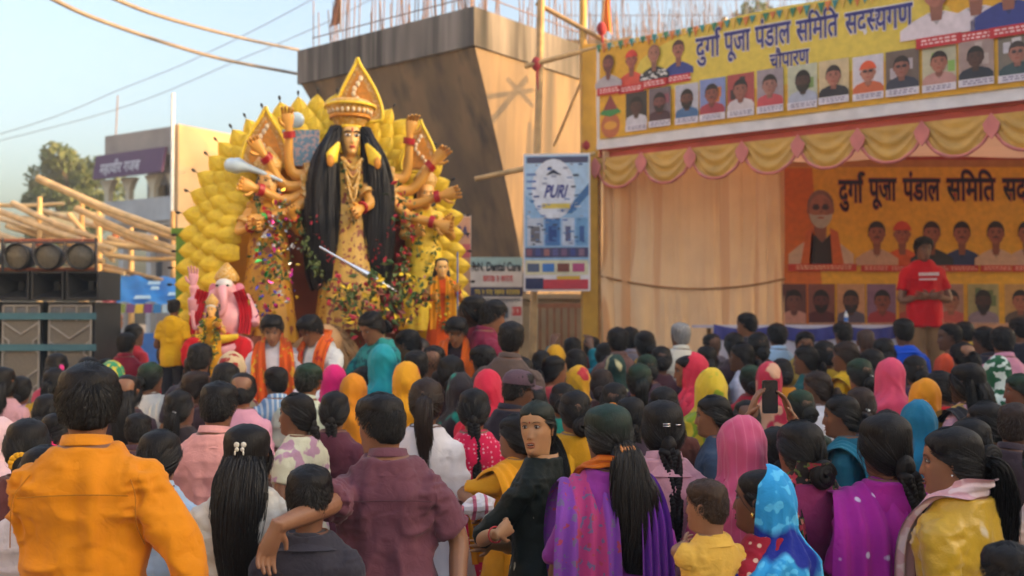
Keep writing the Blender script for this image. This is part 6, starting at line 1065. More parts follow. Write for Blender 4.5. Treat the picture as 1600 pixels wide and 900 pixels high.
# --- Kartikeya and the small garlanded idol
kk = small_idol('warrior_god_idol', 'young warrior god idol with black hair and saffron orange robes at the stage end', 690, 408, 580, 8.9, cloth('d8500f'), yaw=10, crown=False); link('stole', neck_stole('f', 3, .07, .6), cloth('e09018'), kk).rotation_euler = (0, 0, math.pi); G().loft([np.c_[r_ * np.cos(an), .01 + r_ * np.sin(an), z_ * np.ones(30)] for r_, z_ in ((.092, 1.52), (.1, 1.56), (.09, 1.60), (.04, 1.625))]).obj('hair_cap', BHAIR, kk); G().tube([(.2, -.25, .75), (.2, -.22, 1.7)], .012, 6).obj('spear', mat('spear_blue', (.15, .2, .45), .4), kk)
ss = small_idol('small_idol', 'small idol with white tiara, raised hand and thick leaf garland beside the elephant god', 330, 476, 600, 8.1, cloth('d09018'), yaw=0); ga = G(); hand(ga, (-.34, -.14, 1.34), (0, 0, 1), (0, -1, 0), -1, .15, 1.2); ga.tube(cr([(-.14, 0, 1.24), (-.3, -.08, 1.1), (-.34, -.14, 1.34)], 10), [.05, .045, .035], 8); ga.obj('raised_arm', mat('ganesha_pink', 0), ss); scatter('thick_garland', [np.array(q) for q in ((-.13, -.1, 1.3), (-.15, -.18, .9), (0, -.2, .35), (.15, -.18, .9), (.13, -.1, 1.3))], 260, .035, .04, GREEN + GREEN + [YEL], None, 77).parent = ss; G().tube(cr([(-.09, -.06, 1.53), (0, -.11, 1.56), (.09, -.06, 1.53)], 10), .022, 8).obj('tiara', mat('white_paint', 0), ss)
# ------------------------------------------------------------------ the crowd: people farther than the front row
K, FK, SH, FS, TE = 'kurta', 'fkurta', 'shirt', 'fshirt', 'tee'
CROWD = [
 # left third
 ('woman with long dark hair and white clip before the speaker cabinets', 6, 573, 6.6, 'f', 0, 'long', K, 'b88a94', {}),
 ('woman with low bun and pale pink kurta before the speaker cabinets', 33, 588, 6.9, 'f', 10, 'low', K, 'd89ab4', {}),
 ('woman with a pink flower in dark hair below the speakers', 90, 552, 8.2, 'f', -10, 'bun', K, 'b03a5a', {'flower': 'd83a88'}),
 ('woman with blue hair tie and yellow stole before the woman with the pink flower', 86, 576, 6.9, 'f', 15, 'pony', K, 'b5852a', {'scarf': ('backl', 'd0a020'), 'tie': '4a8ab0'}),
 ('woman in white top beside the end speaker cabinet', 140, 558, 8.3, 'f', -20, 'bun', K, 'd8d4d0', {}),
 ('woman in green and yellow patterned headscarf behind the orange shirt man', 176, 566, 7.2, 'f', 0, None, K, '3a7a5a', {'scarf': ('hood', '2f8a62', ('blob', 'c0b040', 30, .45))}),
 ('woman with dark hair pulled back close behind the orange shirt man', 76, 616, 5.4, 'f', 5, 'low', K, '4a3a40', {}),
 ('woman in hot pink scarf looking right beside the orange shirt man', 92, 645, 4.7, 'f', -25, 'bun', K, 'c02a60', {'scarf': ('neck', 'd82a6a'), 'head': (-30, 0)}),
 ('woman in a pale pink headscarf beyond the girl with the yellow scrunchie', 2, 655, 4.5, 'f', 10, None, K, 'c8a0a4', {'scarf': ('hood', 'd8b4b8')}),
 ('woman with long black hair just beyond the shoulder of the orange shirt man', 198, 585, 6.0, 'f', 0, 'long', K, '3a2a34', {}),
 ('woman in a white top with yellow trim beyond the orange shirt man', 232, 566, 6.7, 'f', -8, 'bun', K, 'dcd8d0', {'hm': 'G', 'scarf': ('backr', 'd8d4c8')}),
 ('man with short hair and visible ear behind the grey scrunchie girl', 216, 646, 4.9, 'm', 12, 'm', SH, '4a3038', {}),
 ('woman with long loose hair and small white clip', 280, 610, 5.5, 'f', 0, 'longp', K, '2a2024', {'clipw': 1}),
 ('man in a crimson tee with short hair below the boy in yellow', 261, 535, 8.4, 'm', 0, 'm', TE, 'c02848', {}),
 ('woman with long dark hair between the crimson tee and the garlanded idol', 306, 555, 7.5, 'f', 5, 'long', K, '50303c', {}),
 ('person with short dark hair right before the small garlanded idol', 313, 536, 8.9, 'm', -5, 'm', SH, '3a3440', {}),
 ('woman with brown hair turned right before the pink shirt man', 305, 580, 6.6, 'f', -30, 'bun', K, '6a3a34', {'head': (-20, 0), 'hm': 'B'}),
 ('woman with a red and cream headscarf before the elephant god', 364, 552, 8.0, 'f', 0, None, K, 'a02a30', {'scarf': ('hood', 'c8b08a', ('blob', '9a2a2a', 18, .45))}),
 ('woman with dark hair and pale pink top behind the pink shirt man', 380, 582, 6.0, 'f', 10, 'bun', K, 'd89ab0', {}),
 ('boy in blue checked shirt looking left', 434, 573, 6.1, 'm', 30, 'm', SH, '7aa0c8', {'cat': 'boy', 'head': (15, 0), 'topp': ('stripe', 'd0d8e0', 9, .4)}),
 ('man with green powder in his hair and pale collar', 481, 570, 6.0, 'm', -10, 'mt', SH, 'c8d0b8', {'hm': 'G'}),
 ('woman in profile with green cheek, black braid and pastel blouse', 464, 615, 4.8, 'f', 62, 'braid', 'blouse', 'c8c8b0', {'head': (15, 0), 'sk': 2, 'topp': ('blob', 'b08aa0', 14, .5), 'bot': ('skirt', 'c8a0a8')}),
 ('girl with black braid over dark top beside the maroon shirt man', 525, 612, 5.1, 'f', -5, 'braid', K, '5a2a3a', {}),
 ('woman in a hot magenta headscarf before the priests', 523, 572, 7.4, 'f', 0, None, K, 'c01a5a', {'scarf': ('hood', 'd81870')}),
 ('woman in a deep orange headscarf behind the braided girl', 553, 586, 6.2, 'f', -10, None, K, 'b04a18', {'scarf': ('hood', 'd8860e')}),
 ('woman with dark hair beside the deep orange headscarf', 570, 573, 7.0, 'f', 20, 'bun', K, '2a2830', {'head': (20, 0)}),
 ('woman in a shiny teal headscarf bending before the trailer', 596, 541, 8.2, 'f', 15, None, K, '2a8a94', {'scarf': ('hood', '12909c')}),
 ('woman in a yellow headscarf with red and cream edge', 636, 568, 6.5, 'f', -5, None, K, 'a83030', {'scarf': ('hood', 'dc9a12', ('blob', 'b03a28', 7, .42))}),
 ('woman with long brown ponytail in a white top', 668, 592, 4.6, 'f', -5, 'pony', K, 'd4d0d4', {'hm': 'B', 'hs': 3}),
 ('girl with a long braid in a pink dress with white dots', 738, 607, 4.75, 'f', 8, 'braid', K, 'd81a50', {'topp': ('dots', 'e8a8b8', 42, .22), 'scarf': None}),
 ('person with short dark hair beyond the ponytail woman', 678, 540, 8.0, 'm', 0, 'm', TE, '2c2a34', {}),
 ('woman with brown hair and orange band beyond the ponytail woman', 689, 577, 7.0, 'f', 0, 'low', K, '3c2a2c', {'hm': 'B', 'tie': 'b86a28'}),
 ('woman in teal green headscarf behind the braided girl in pink', 718, 584, 6.4, 'f', 0, None, K, '2a2a34', {'scarf': ('hood', '2a2428', ('blob', '1f8f7c', 5, .42))}),
 ('woman in a crimson headscarf beside the man in a cap', 762, 580, 6.2, 'f', -12, None, K, 'b02038', {'scarf': ('hood', 'd02442')}),
 ('man with dark hair and green scarf below the maroon shirt helper', 757, 541, 7.6, 'm', 20, 'mt', SH, '3a6a4a', {'scarf': ('neck', '4a7a58')}),
 ('man in a dusty purple cap facing right', 806, 578, 5.2, 'm', -55, 'm', SH, '1e1c2c', {'cap': '5a4450', 'head': (-20, -6)}),
 ('person with dark hair right behind the purple cap', 815, 558, 7.4, 'f', 0, 'bun', K, '3a2c34', {}),
 ('woman with dark hair hidden behind the girl who looks back', 833, 606, 5.5, 'f', 10, 'low', K, '2c2c3c', {}),
 # middle
 ('woman in a marigold headscarf below the rusty gate', 867, 541, 9.2, 'f', 0, None, K, 'a05a20', {'scarf': ('hood', 'd8a018')}),
 ('woman in coral red dress with dark hair facing right', 866, 556, 7.0, 'f', -45, 'bun', K, 'd04a50', {'head': (-15, 0)}),
 ('woman with dark hair before the rusty gate', 900, 545, 8.3, 'f', 5, 'low', K, '2e2a38', {}),
 ('person raising an arm in a teal sleeve before the gate', 896, 527, 9.3, 'm', 0, 'm', FS, '187a88', {'arms': 'up'}),
 ('man with short hair between the gate and the peach drape', 925, 527, 9.6, 'm', -8, 'm', SH, '8a3034', {}),
 ('woman with dark hair beside the man near the peach drape', 946, 535, 9.1, 'f', 0, 'bun', K, '3a3440', {}),
 ('man with a tall crop of hair before the peach drape', 966, 514, 8.9, 'm', 10, 'mt', SH, '6a4a44', {}),
 ('man just behind the tall crop of hair before the peach drape', 984, 512, 9.5, 'm', -10, 'm', SH, '8a8490', {}),
 ('woman with red in her hair and yellow collar before the peach drape', 1006, 517, 9.4, 'f', 8, 'bun', K, 'd89a1c', {}),
 ('woman in a yellow headscarf with a red patterned corner', 904, 573, 6.9, 'f', 5, None, K, 'a83a30', {'scarf': ('hood', 'dca41e', ('blob', 'b8303a', 8, .47))}),
 ('woman with dark brown hair beside the yellow and red headscarf', 938, 576, 6.9, 'f', -5, 'low', K, '5a3430', {'hm': 'B'}),
 ('woman in a cream and dark green headscarf', 961, 556, 7.9, 'f', 0, None, K, '27423a', {'scarf': ('hood', '1f3e36', ('blob', 'c8c090', 7, .47))}),
 ('woman with green powdered hair behind another with green hair', 1012, 554, 7.6, 'f', 0, 'bun', K, '4a3a48', {'hm': 'G'}),
 ('girl in a lilac top with green powdered ponytail and white tie', 1000, 569, 6.2, 'f', -5, 'pony', K, 'b890c0', {'hm': 'G', 'tie': 'e0e0e0', 'hs': 2}),
 ('woman with dark hair and mint collar behind the mustard shawl', 880, 598, 5.6, 'f', 0, 'bun', K, '2f9a86', {}),
 ('woman in a mustard shawl with red ear stud', 902, 610, 4.8, 'f', 10, 'low', K, 'c8900f', {'scarf': ('backl', 'd0980c')}),
 ('woman with dark hair and orange hair tie behind the purple stole', 960, 598, 5.6, 'f', -4, 'braid', K, '3a2834', {'tie': 'd07a18'}),
 ('grey haired man in a cream shirt before the peach drape', 1064, 505, 8.9, 'm', 5, 'm', SH, 'd8d4c4', {'hm': 'Y', 'bot': ('trousers', '8a8478')}),
 ('small dark haired person far off beside the draped table', 1112, 521, 10.3, 'm', 20, 'm', TE, '8a7a7c', {}),
 ('woman looking left in a red headscarf', 1076, 553, 6.8, 'f', 65, 'flat', K, 'b8203c', {'hair2': 1, 'scarf': ('hoodw', 'd03048'), 'head': (25, -5), 'sk': 1}),
 ('woman with long black hair behind the red headscarf', 1104, 540, 8.3, 'f', 5, 'long', K, '3a3038', {}),
 ('woman in a large yellow green headscarf', 1110, 578, 5.7, 'f', 5, None, K, '8a8a2a', {'scarf': ('hood', 'd8b830', ('blob', '8aa028', 9, .46))}),
 ('boy looking left above the heads before the draped table', 1167, 489, 9.9, 'm', 50, 'm', TE, '3a3438', {'cat': 'boy', 'head': (10, 0)}),
 ('woman with dark hair below the boy at the draped table', 1146, 520, 9.3, 'f', 10, 'bun', K, '4a3436', {}),
 ('woman with dark hair beside the light blue shirt man', 1186, 519, 9.1, 'f', -5, 'low', K, '3a3038', {}),
 ('woman in white facing left with hair tied back', 1158, 536, 7.9, 'f', 55, 'low', K, 'd0ccd8', {'head': (15, 0)}),
 ('man in a pale blue shirt with thick black hair before the stage', 1217, 507, 9.3, 'm', 5, 'mt', SH, 'b8d0e4', {}),
 ('woman with greenish hair and red collar beyond the raised phone', 1172, 570, 7.0, 'f', 0, 'bun', K, 'b02a3c', {'hm': 'G'}),
 ('woman in a red and beige headscarf behind the raised phone', 1202, 568, 6.7, 'f', -8, None, K, 'c88a20', {'scarf': ('hood', 'c0304a', ('blob', 'd8a888', 8, .5))}),
 ('woman with dark hair in a brown top behind the pink shirt girl', 1036, 604, 5.0, 'f', -5, 'low', K, '5a2e26', {}),
 ('girl in a blue top with messy bun looking left', 1112, 617, 4.9, 'f', 60, 'bun', K, '34465e', {'head': (20, 0), 'sk': 1, 'scarf': ('backr', '2c2430', ('blob', 'b03a58', 25, .42))}),
 ('woman with dark hair under the raised phone', 1168, 625, 5.3, 'f', -5, 'low', K, '30323e', {}),
 ('woman with green powdered hair standing close beside the raised phone', 1252, 609, 5.4, 'f', 8, 'bun', K, '3c4a3e', {'hm': 'G'}),
 ('woman looking left with white collar beyond the green powdered hair', 1276, 580, 6.1, 'f', 50, 'bun', K, 'c8c8d0', {'head': (20, 0), 'hm': 'B'}),
 # right third
 ('man facing the camera with dark moustache and yellow shirt', 1258, 518, 9.3, 'm', 172, 'm', SH, 'c8a04a', {}),
 ('woman in a teal blouse with low bun looking left', 1258, 540, 7.6, 'f', 50, 'low', K, '1f5a58', {'head': (20, 0)}),
 ('woman with dark hair below the backdrop elder portrait', 1289, 532, 8.6, 'f', 0, 'bun', K, 'c0982c', {}),
 ('man with dark hair right before the water bottle', 1316, 503, 9.4, 'm', 15, 'm', SH, '5a3c44', {}),
 ('woman in a bright yellow shawl looking left', 1320, 533, 7.5, 'f', 45, 'bun', K, 'd8a414', {'head': (10, 0), 'scarf': ('backl', 'e0b010'), 'hm': 'B'}),
 ('shaven headed man in a salmon pink tee', 1352, 512, 8.9, 'm', -5, 'bald', TE, 'd87a80', {'hm': 'S'}),
 ('woman with long black hair beside the salmon pink tee', 1378, 528, 8.3, 'f', 0, 'long', K, '3a3038', {}),
 ('man in a royal blue tee with yellow collar', 1411, 498, 8.4, 'm', 12, 'm', TE, '1450c8', {'sk': 4}),
 ('woman with green powdered hair and white flower', 1345, 560, 6.5, 'f', 0, 'low', K, '4a4450', {'hm': 'G', 'clipw': 1}),
 ('woman in a rose pink headscarf below the blue tee man', 1390, 562, 6.3, 'f', -6, None, K, 'b84a60', {'scarf': ('hood', 'd84a6a')}),
 ('woman with brown hair and small flower behind the teal sari', 1342, 605, 5.2, 'f', -5, 'low', K, '4a3a40', {'hm': 'B', 'clipw': 1}),
 ('man in profile facing left near the backdrop', 1484, 506, 8.8, 'm', 70, 'm', SH, '8a5a3c', {'sk': 4, 'head': (10, 0)}),
 ('man behind the one in profile near the backdrop', 1508, 502, 9.6, 'm', 20, 'm', SH, 'd0a838', {}),
 ('woman with a small orange red headscarf', 1476, 555, 7.9, 'f', 0, None, K, 'b03a20', {'scarf': ('hood', 'dc5028')}),
 ('woman with ponytail under the two men by the backdrop', 1504, 534, 8.1, 'f', 20, 'pony', K, '3a3440', {}),
 ('man in a dark cap of hair beside the pink shirt man', 1540, 513, 8.4, 'm', 35, 'mt', SH, '33303a', {'head': (10, 0)}),
 ('man in a light pink shirt with thick hair', 1566, 512, 7.9, 'm', 5, 'mt', SH, 'd890a4', {}),
 ('man in a black tee beside the light pink shirt man', 1597, 496, 8.9, 'm', 10, 'm', TE, '24242c', {}),
 ('woman in a green and white floral headscarf', 1556, 558, 6.9, 'f', 0, None, K, '2a5a40', {'scarf': ('hood', '1f5a38', ('blob', 'd0dcd0', 16, .5))}),
 ('woman with greenish hair in profile below the green floral headscarf', 1591, 583, 6.0, 'f', 60, 'bun', K, 'b0a490', {'hm': 'G', 'head': (10, 0)}),
 ('woman in a bright orange headscarf with red patch', 1444, 594, 5.5, 'f', -5, None, K, 'c07a10', {'scarf': ('hood', 'dc8c0a')}),
 ('woman in a red top looking left behind the orange headscarf', 1468, 580, 6.1, 'f', 45, 'bun', K, 'c82028', {'head': (20, 0)}),
 ('woman with voluminous black hair and pink scarf border', 1512, 567, 5.5, 'f', 30, 'open', K, 'c898a8', {'head': (15, 0), 'scarf': ('backl', 'c8a050', ('blob', '1c1a20', 9, .5))}),
 ('woman in teal sari with gold border over her head', 1432, 628, 4.65, 'f', 10, None, K, '1560a0', {'scarf': ('hood', '0f6c90', ('stripe', 'b8aa78', .9, .25))}),
 ('woman in profile wrapped in a teal blue sari', 1312, 617, 4.75, 'f', 62, 'bun', K, '10586e', {'head': (18, 0), 'sk': 2, 'scarf': ('backl', '0f6880')}),
 ('woman in green sari raising a bangled hand', 1540, 628, 4.5, 'f', 40, 'bun', K, '4f9a78', {'arms': 'pray', 'head': (20, 0)}),
 ('child with tied hair and pale yellow top before the green sari woman', 1516, 654, 4.2, 'f', 20, 'bun', K, 'd0c890', {'cat': 'child'}),
 ('man with visible ear beside the woman in green sari', 1588, 630, 4.3, 'm', -40, 'm', SH, '3a2c34', {'hm': 'B'}),
 ('woman with dark hair between the teal saris', 1385, 640, 4.9, 'f', 0, 'bun', K, '2e2c38', {}),
 # behind, near the stall
 ('man in a light blue shirt beside the snack stall', 156, 485, 12.6, 'm', -80, 'm', FS, '9ac0d8', {}),
 ('man in a maroon shirt at the blue stall', 178, 485, 12.9, 'm', -30, 'm', SH, '8a2c40', {}),
 ('woman in red and white by the blue stall', 209, 506, 11.8, 'f', -20, 'bun', K, 'b82a34', {}),
 ('man in a dark crimson shirt before the blue stall', 196, 520, 10.2, 'm', 0, 'm', SH, '8c1c34', {}),
 ('person with dark hair before the truck bed corner', 168, 560, 8.8, 'f', 0, 'bun', K, '3a3238', {}),
 ('man in a red shirt just in front of the trailer', 650, 548, 7.6, 'm', 0, 'm', SH, '8a2a30', {}),
 ('woman with dark hair below the third priest', 706, 556, 7.5, 'f', 0, 'low', K, '3a2a30', {}),
 ('person with dark hair far back beside the boundary wall', 800, 503, 11.4, 'm', 0, 'm', SH, '5a4a44', {}),
 ('woman with hair bun between the coral dress and the gate', 846, 548, 8.6, 'f', 0, 'bun', K, '5a3438', {}),
 ('woman with dark hair in front of the grey haired man', 1034, 540, 7.9, 'f', 0, 'bun', K, '503038', {}),
 ('woman with dark hair and wine coloured top below the shaven head', 1362, 545, 7.3, 'f', 0, 'low', K, '6a2a3c', {}),
 ('woman with dark hair and saffron top between green and yellow scarves', 1220, 560, 7.4, 'f', 0, 'bun', K, 'd08a1c', {}),
 ('woman with dark hair and plum top in front of the royal blue tee', 1430, 556, 7.2, 'f', -5, 'bun', K, '4a3048', {}),
 ('woman with dark plait between the brown hair and the pink shirt girl', 985, 620, 5.0, 'f', 0, 'braid', K, '40303c', {}),
 ('woman with dark hair next to the pale pink top', 352, 566, 7.2, 'f', 0, 'low', K, '3c2a34', {}),
]
HMX = {'G': HG, 'B': HBR, 'Y': HGY, 'S': HSK}
LIST = []
for i, (lb, x, yt, Y, sex, yaw, hair, ts, c, o) in enumerate(CROWD):
    Y2 = Y * 1.1 if Y < 8 else Y * 1.04
    if 285 < x < 830: Y2 = min(Y2, 7.2)
    LIST.append([x, yt, Y2])
POS = np.array(LIST, float)
FRONT_XY = []                             # ground spots taken by the front row, filled in by their builders
def settle(iters=60):                     # slide people along their lines of sight until no two stand inside each other
    Yv = POS[:, 2].copy(); Y0 = Yv.copy(); fx = np.array(FRONT_XY) if FRONT_XY else np.zeros((0, 2))
    for _ in range(iters):
        X = np.array([P(a, b, y)[0] for (a, b, _), y in zip(POS, Yv)]); d = np.hypot(X[:, None] - X[None], (Yv[:, None] - Yv[None]) * 1.25); np.fill_diagonal(d, 9); push = np.zeros(len(Yv))
        ii, jj = np.where(d < .40)
        for a, b in zip(ii, jj):
            if a < b: s = 1 if (Yv[a] - Yv[b] or Y0[a] - Y0[b] + .001) >= 0 else -1; m = (.40 - d[a, b]) * .25; push[a] += s * m; push[b] -= s * m
        for k, (qx, qy) in enumerate(fx):
            dd = np.hypot(X - qx, Yv - qy); m_ = dd < .42; push[m_] += (.42 - dd[m_]) * .4
        hi = np.where((POS[:, 0] > 285) & (POS[:, 0] < 830), 7.25, 10.3); Yv = np.clip(Yv + push, Y0 * .93, np.maximum(np.minimum(Y0 * 1.12, hi), Y0 * .95)); far = POS[:, 0] < 230; Yv[far] = np.clip(Yv[far], Y0[far] * .93, Y0[far] * 1.05)
    return Yv
def extras(t, sex, o, head):
    c, Rm = head_frame(sex, head); c = c + Rm @ np.array([0, 0, (HSC - 1) * .12])
    def put(g, nm, m): q = g.obj(nm, m, t); q.scale = (HSC,) * 3; q.location = c; q.rotation_euler = Matrix(Rm.tolist()).to_euler(); return q
    if o.get('flower'): put(G().ball((.07, -.075, .0), (.03, .025, .035), 8, 6), 'hair_flower', cloth(o['flower']))
    if o.get('tie'): put(G().ball((0, -.125, -.03), (.034, .026, .03), 10, 8), 'hair_tie', cloth(o['tie']))
    if o.get('clipw'): g = G(); [g.ball((.02 + .012 * k, -.118, .0 - .008 * k), (.012, .006, .009), 8, 6) for k in range(2)]; put(g, 'hair_clip', mat('white_clip', (.75, .75, .72), .3))
    if o.get('cap'):
        an = np.linspace(0, 2 * math.pi, 32, endpoint=False); g = G().loft([np.c_[w_ * np.sin(an), .0 + d_ * np.cos(an) - .005, np.full(32, z_)] for z_, w_, d_ in ((.045, .094, .116), (.075, .093, .113), (.11, .08, .095), (.135, .05, .06), (.142, .01, .012))]); m = cloth(o['cap']); q = put(g, 'cap', m)
        u = np.linspace(-1, 1, 15); A = np.array([[(.085 * uu * (1 - .25 * v), .085 + .085 * v * (1 - .35 * uu * uu) + (0 if abs(uu) < 1 else 0) - .04 * uu * uu, .052 - .012 * v - .02 * uu * uu) for uu in u] for v in np.linspace(0, 1, 6)]); g2 = G().grid(A).grid((A - [0, 0, .004])[:, ::-1]).obj('peak', m, q)
def build_crowd():
    Yv = settle(); r = random.Random(5)
    for (lb, x, yt, _, sex, yaw, hair, ts, c, o), Y in zip(CROWD, Yv):
        top = (ts, c) + ((o['topp'],) if o.get('topp') else ()); h = P(x, yt, Y)[2]; bz = 0
        if h > 1.79: bz = h - 1.72
        hd = o.get('head', (r.choice((-12, 0, 0, 10)), r.choice((0, -5, 4)))); hm = HMX.get(o.get('hm'), HB)
        t = person(lb, x, yt, Y, yaw + r.uniform(-7, 7), sex, hair, hm, top, o.get('bot'), o.get('sk', r.choice((1, 2, 2, 4, 1))), hd, o.get('arms', r.choice(('hang', 'front', 'front'))), o.get('scarf'), bz, 'people standing in the crowd', o.get('hs', r.choice((0, 1))), cat=o.get('cat'))
        extras(t, sex, o, hd)
# ------------------------------------------------------------------ the front rows, each person built singly
class Hero:
    def __init__(s, label, x, yt, Y, yaw, sex, cat, bz=0.0, group='people in the front rows of the crowd', h=None):
        p = P(x, yt, Y); s.h = (p[2] - bz) if h is None else h; s.bz = p[2] - s.h; s.s = s.h / (HT[sex] - DROP + .012); s.sex = sex; s.yaw = R(yaw); s.key = label
        o = rotz(s.yaw) @ np.array([0, .025, 0]) * s.s; s.loc = np.array([p[0] - o[0], p[1] - o[1], s.bz]); s.t = thing('person', label, cat, s.loc, s.yaw, group); s.t.scale = (s.s,) * 3; FRONT_XY.append(s.loc[:2]); s.head = (0, 0)
    def local(s, px, py, Y): return rotz(-s.yaw) @ (P(px, py, Y) - s.loc) / s.s
    def pose(s, arms='hang', **over):     # over: left / right = ((px,py,Y) elbow, (px,py,Y) wrist, hand normal, hand direction px or None)
        ap = arm_pose(s.sex, arms)
        for nm, sx in (('left', -1), ('right', 1)):
            if nm in over:
                o = over[nm]; S = ap[sx][0]; E_ = s.local(*o[0]); W_ = s.local(*o[1]); lim = lambda a, b, l: a + unit(b - a) * min(np.linalg.norm(b - a), l * 1.25) if np.linalg.norm(b - a) > 0 else b
                E_ = lim(S, E_, .33); W_ = lim(E_, W_, .31); ap[sx] = [S, E_, W_, np.array(o[2], float)] + ([s.local(*o[3]) - W_] if len(o) > 3 else []) + ([o[4]] if len(o) > 4 else [])
        s.ap = ap; return s
    def body(s, sk, head=(0, 0), **kw): s.head = head; s.b = link('body', body_mesh(s.sex, '', head[0], head[1], head[2] if len(head) > 2 else 0, key=('hero', s.key), ap=s.ap, **kw), [skin(sk), EYE], s.t); return s
    def hair(s, style, hm=HB, n=2600, wd=.00115, seed=0, **kw): s.hobj = add_hair(s.t, s.sex, style, hm, s.head, me=hair_mesh(style, n, wd, seed, key=('hero', s.key))); return s
    def top(s, style, c, pat=None, nm=None, vox=.009, rough=.82, sheen=.25, **kw): s.tm = cloth(c, pat, rough, sheen) if not isinstance(c, bpy.types.Material) else c; s.top_o = link(nm or ('shirt' if 'shirt' in style or style == 'tee' else 'kurta'), cloth_mesh(style, s.sex, ap=s.ap, key=('hero', s.key), vox=vox, seed=len(s.key), **kw), s.tm, s.t); return s
    def legs(s, style, c): link(style, legs_mesh(style, s.sex), cloth(c), s.t); return s
    def add(s, nm, me, m, rot=None): return link(nm, me, m, s.t)
    def onhead(s, g, nm, m, parent=None):
        c, Rm = head_frame(s.sex, s.head); q = g.obj(nm, m, s.t); q.scale = (HSC,) * 3; q.location = c + Rm @ np.array([0, 0, (HSC - 1) * .12]); q.rotation_euler = Matrix(Rm.tolist()).to_euler(); return q
def rescale(h, k): c, Rm = head_frame(h.sex, h.head); k = k * HSC; h.hobj.scale = (k,) * 3; h.hobj.location = c + Rm @ np.array([0, 0, (k - 1) * .12])
def scrunchie(g, c, r, n=11, seed=0, ax=(0, 1, 0)):
    rr = np.random.default_rng(seed); c = np.asarray(c, float)
    for i in range(n): a = 2 * math.pi * i / n; g.tube(cr([c + r * .45 * np.array([math.cos(a), 0, math.sin(a)]), c + r * np.array([math.cos(a + .2), -.25, math.sin(a + .2)]), c + r * .8 * np.array([math.cos(a + .5), .25, math.sin(a + .5)])], 7), [r * .28, r * .4, r * .3], 8)
    return g
def seamline(h, pts, r=.0016): h.t; return G().tube(cr(pts, 20), r, 5).obj('seam', mat('seam_%s' % h.tm.name, tuple(x * .6 for x in h.tm.diffuse_color[:3]), .9), h.top_o)

# man in the orange shirt
h = Hero('young man in a plain orange long sleeved shirt with thick black hair', 142, 574, 3.12, 8, 'm', 'man').pose('hang', left=((64, 890, 3.1), (44, 990, 3.25), (1, 0, 0)), right=((286, 860, 3.08), (304, 990, 3.12), (-1, 0, 0)))
om = cloth('d9850a', None, .8); pattern(om, 'blob', 'd8606a', 2.3, .285, seed=3.1)
h.body(1, (12, -4)).hair('mt', n=4200, wd=.0011).top('fshirt', om, sleeve=1.9, folds=1.9, vox=.008, off=.016).legs('trousers', '2a2c38'); seamline(h, [(x_, -.150 + .1 * x_ * x_, 1.335 - .25 * x_ * x_) for x_ in np.linspace(-.15, .15, 9)])
for sx in (-1, 1): seamline(h, [(sx * .135, -.085, 1.385), (sx * .165, -.13, 1.33), (sx * .17, -.135, 1.25), (sx * .185, -.09, 1.18)])
# scrunchie girl and the child before her
h = Hero('girl with a bright yellow scrunchie in dark hair beside the orange shirt', 45, 655, 3.95, 15, 'f', 'girl').pose('front').body(2, (10, 0)).hair('low').top('blouse', '6a3a38', hem=.6).legs('skirt', '6a3a38'); h.onhead(scrunchie(G(), (-.028, -.138, -.045), .036), 'scrunchie', cloth('e0a010', None, .6))
h = Hero('small child with plain black hair between the yellow scrunchie and the orange shirt', 70, 697, 3.62, 5, 'f', 'child').pose('hang').body(2).hair('low').top('kurta', 'c8c0c4').legs('skirt', 'c8c0c4')
# girl in light blue shirt with grey scrunchie
h = Hero('schoolgirl in a pale blue shirt with a grey bow scrunchie', 250, 672, 3.85, -8, 'f', 'girl').pose('hang').body(2, (5, -4)).hair('low', seed=2).top('shirt', 'b4cce4', folds=1.3).legs('skirt', '3a4668'); h.onhead(scrunchie(G(), (.03, -.135, -.05), .034, 8), 'scrunchie', cloth('a89aa4', ('blob', 'e0d8dc', 60, .45)))
# pink shirt man
h = Hero('man in a light salmon pink shirt with short black hair', 341, 597, 4.45, -6, 'm', 'man').pose('front').body(2, (0, -4)).hair('m', n=3000).top('shirt', 'dc9a94').legs('trousers', '3a3a44'); 
# girl with long loose hair
h = Hero('girl with very long straight black hair and pearl butterfly clip in an off white kurta', 386, 665, 3.62, 0, 'f', 'girl').pose('hang').body(2, (0, -3)).top('kurta', 'd2ccc0', folds=1.5, off=.026).legs('skirt', 'd2ccc0')
r = np.random.default_rng(21); g = G(); cap(g, FL, ([0, .6, 1.5, 2.4, math.pi], [.004, .008, .014, .018, .018], .008), .0012, 4, parting=True); strands_back(g, r, 1500, (0, -.09, -.09), .021, .0012)
lock(g, r, [(0, -.07, .03), (0, -.118, -.05), (-.004, -.14, -.18), (.0, -.15, -.34), (.012, -.145, -.50), (.02, -.14, -.56)], [.05, .076, .094, .082, .055, .02], 3200, .0012, 24, flat=.5, wave=.006, frizz=.007); lock(g, r, [(-.05, -.06, .0), (-.075, -.10, -.1), (-.08, -.13, -.22), (-.06, -.14, -.36)], [.03, .034, .03, .008], 500, .0012, 16); lock(g, r, [(.05, -.06, .0), (.075, -.10, -.1), (.08, -.13, -.22), (.07, -.14, -.40)], [.03, .034, .03, .008], 500, .0012, 16)
h.hobj = add_hair(h.t, 'f', 'long', HB, h.head, me=g.mesh('hair_long_hero')); g = G()
for sx in (-1, 1): g.ball((sx * .014, -.118, .062), (.012, .005, .012), 10, 6).ball((sx * .011, -.124, .044), (.009, .005, .009), 10, 6).ball((sx * .017, -.13, .03), (.004, .004, .01), 8, 6)
h.onhead(g, 'butterfly_clip', mat('pearl_clip', (.72, .66, .55), .3, .2, 60))
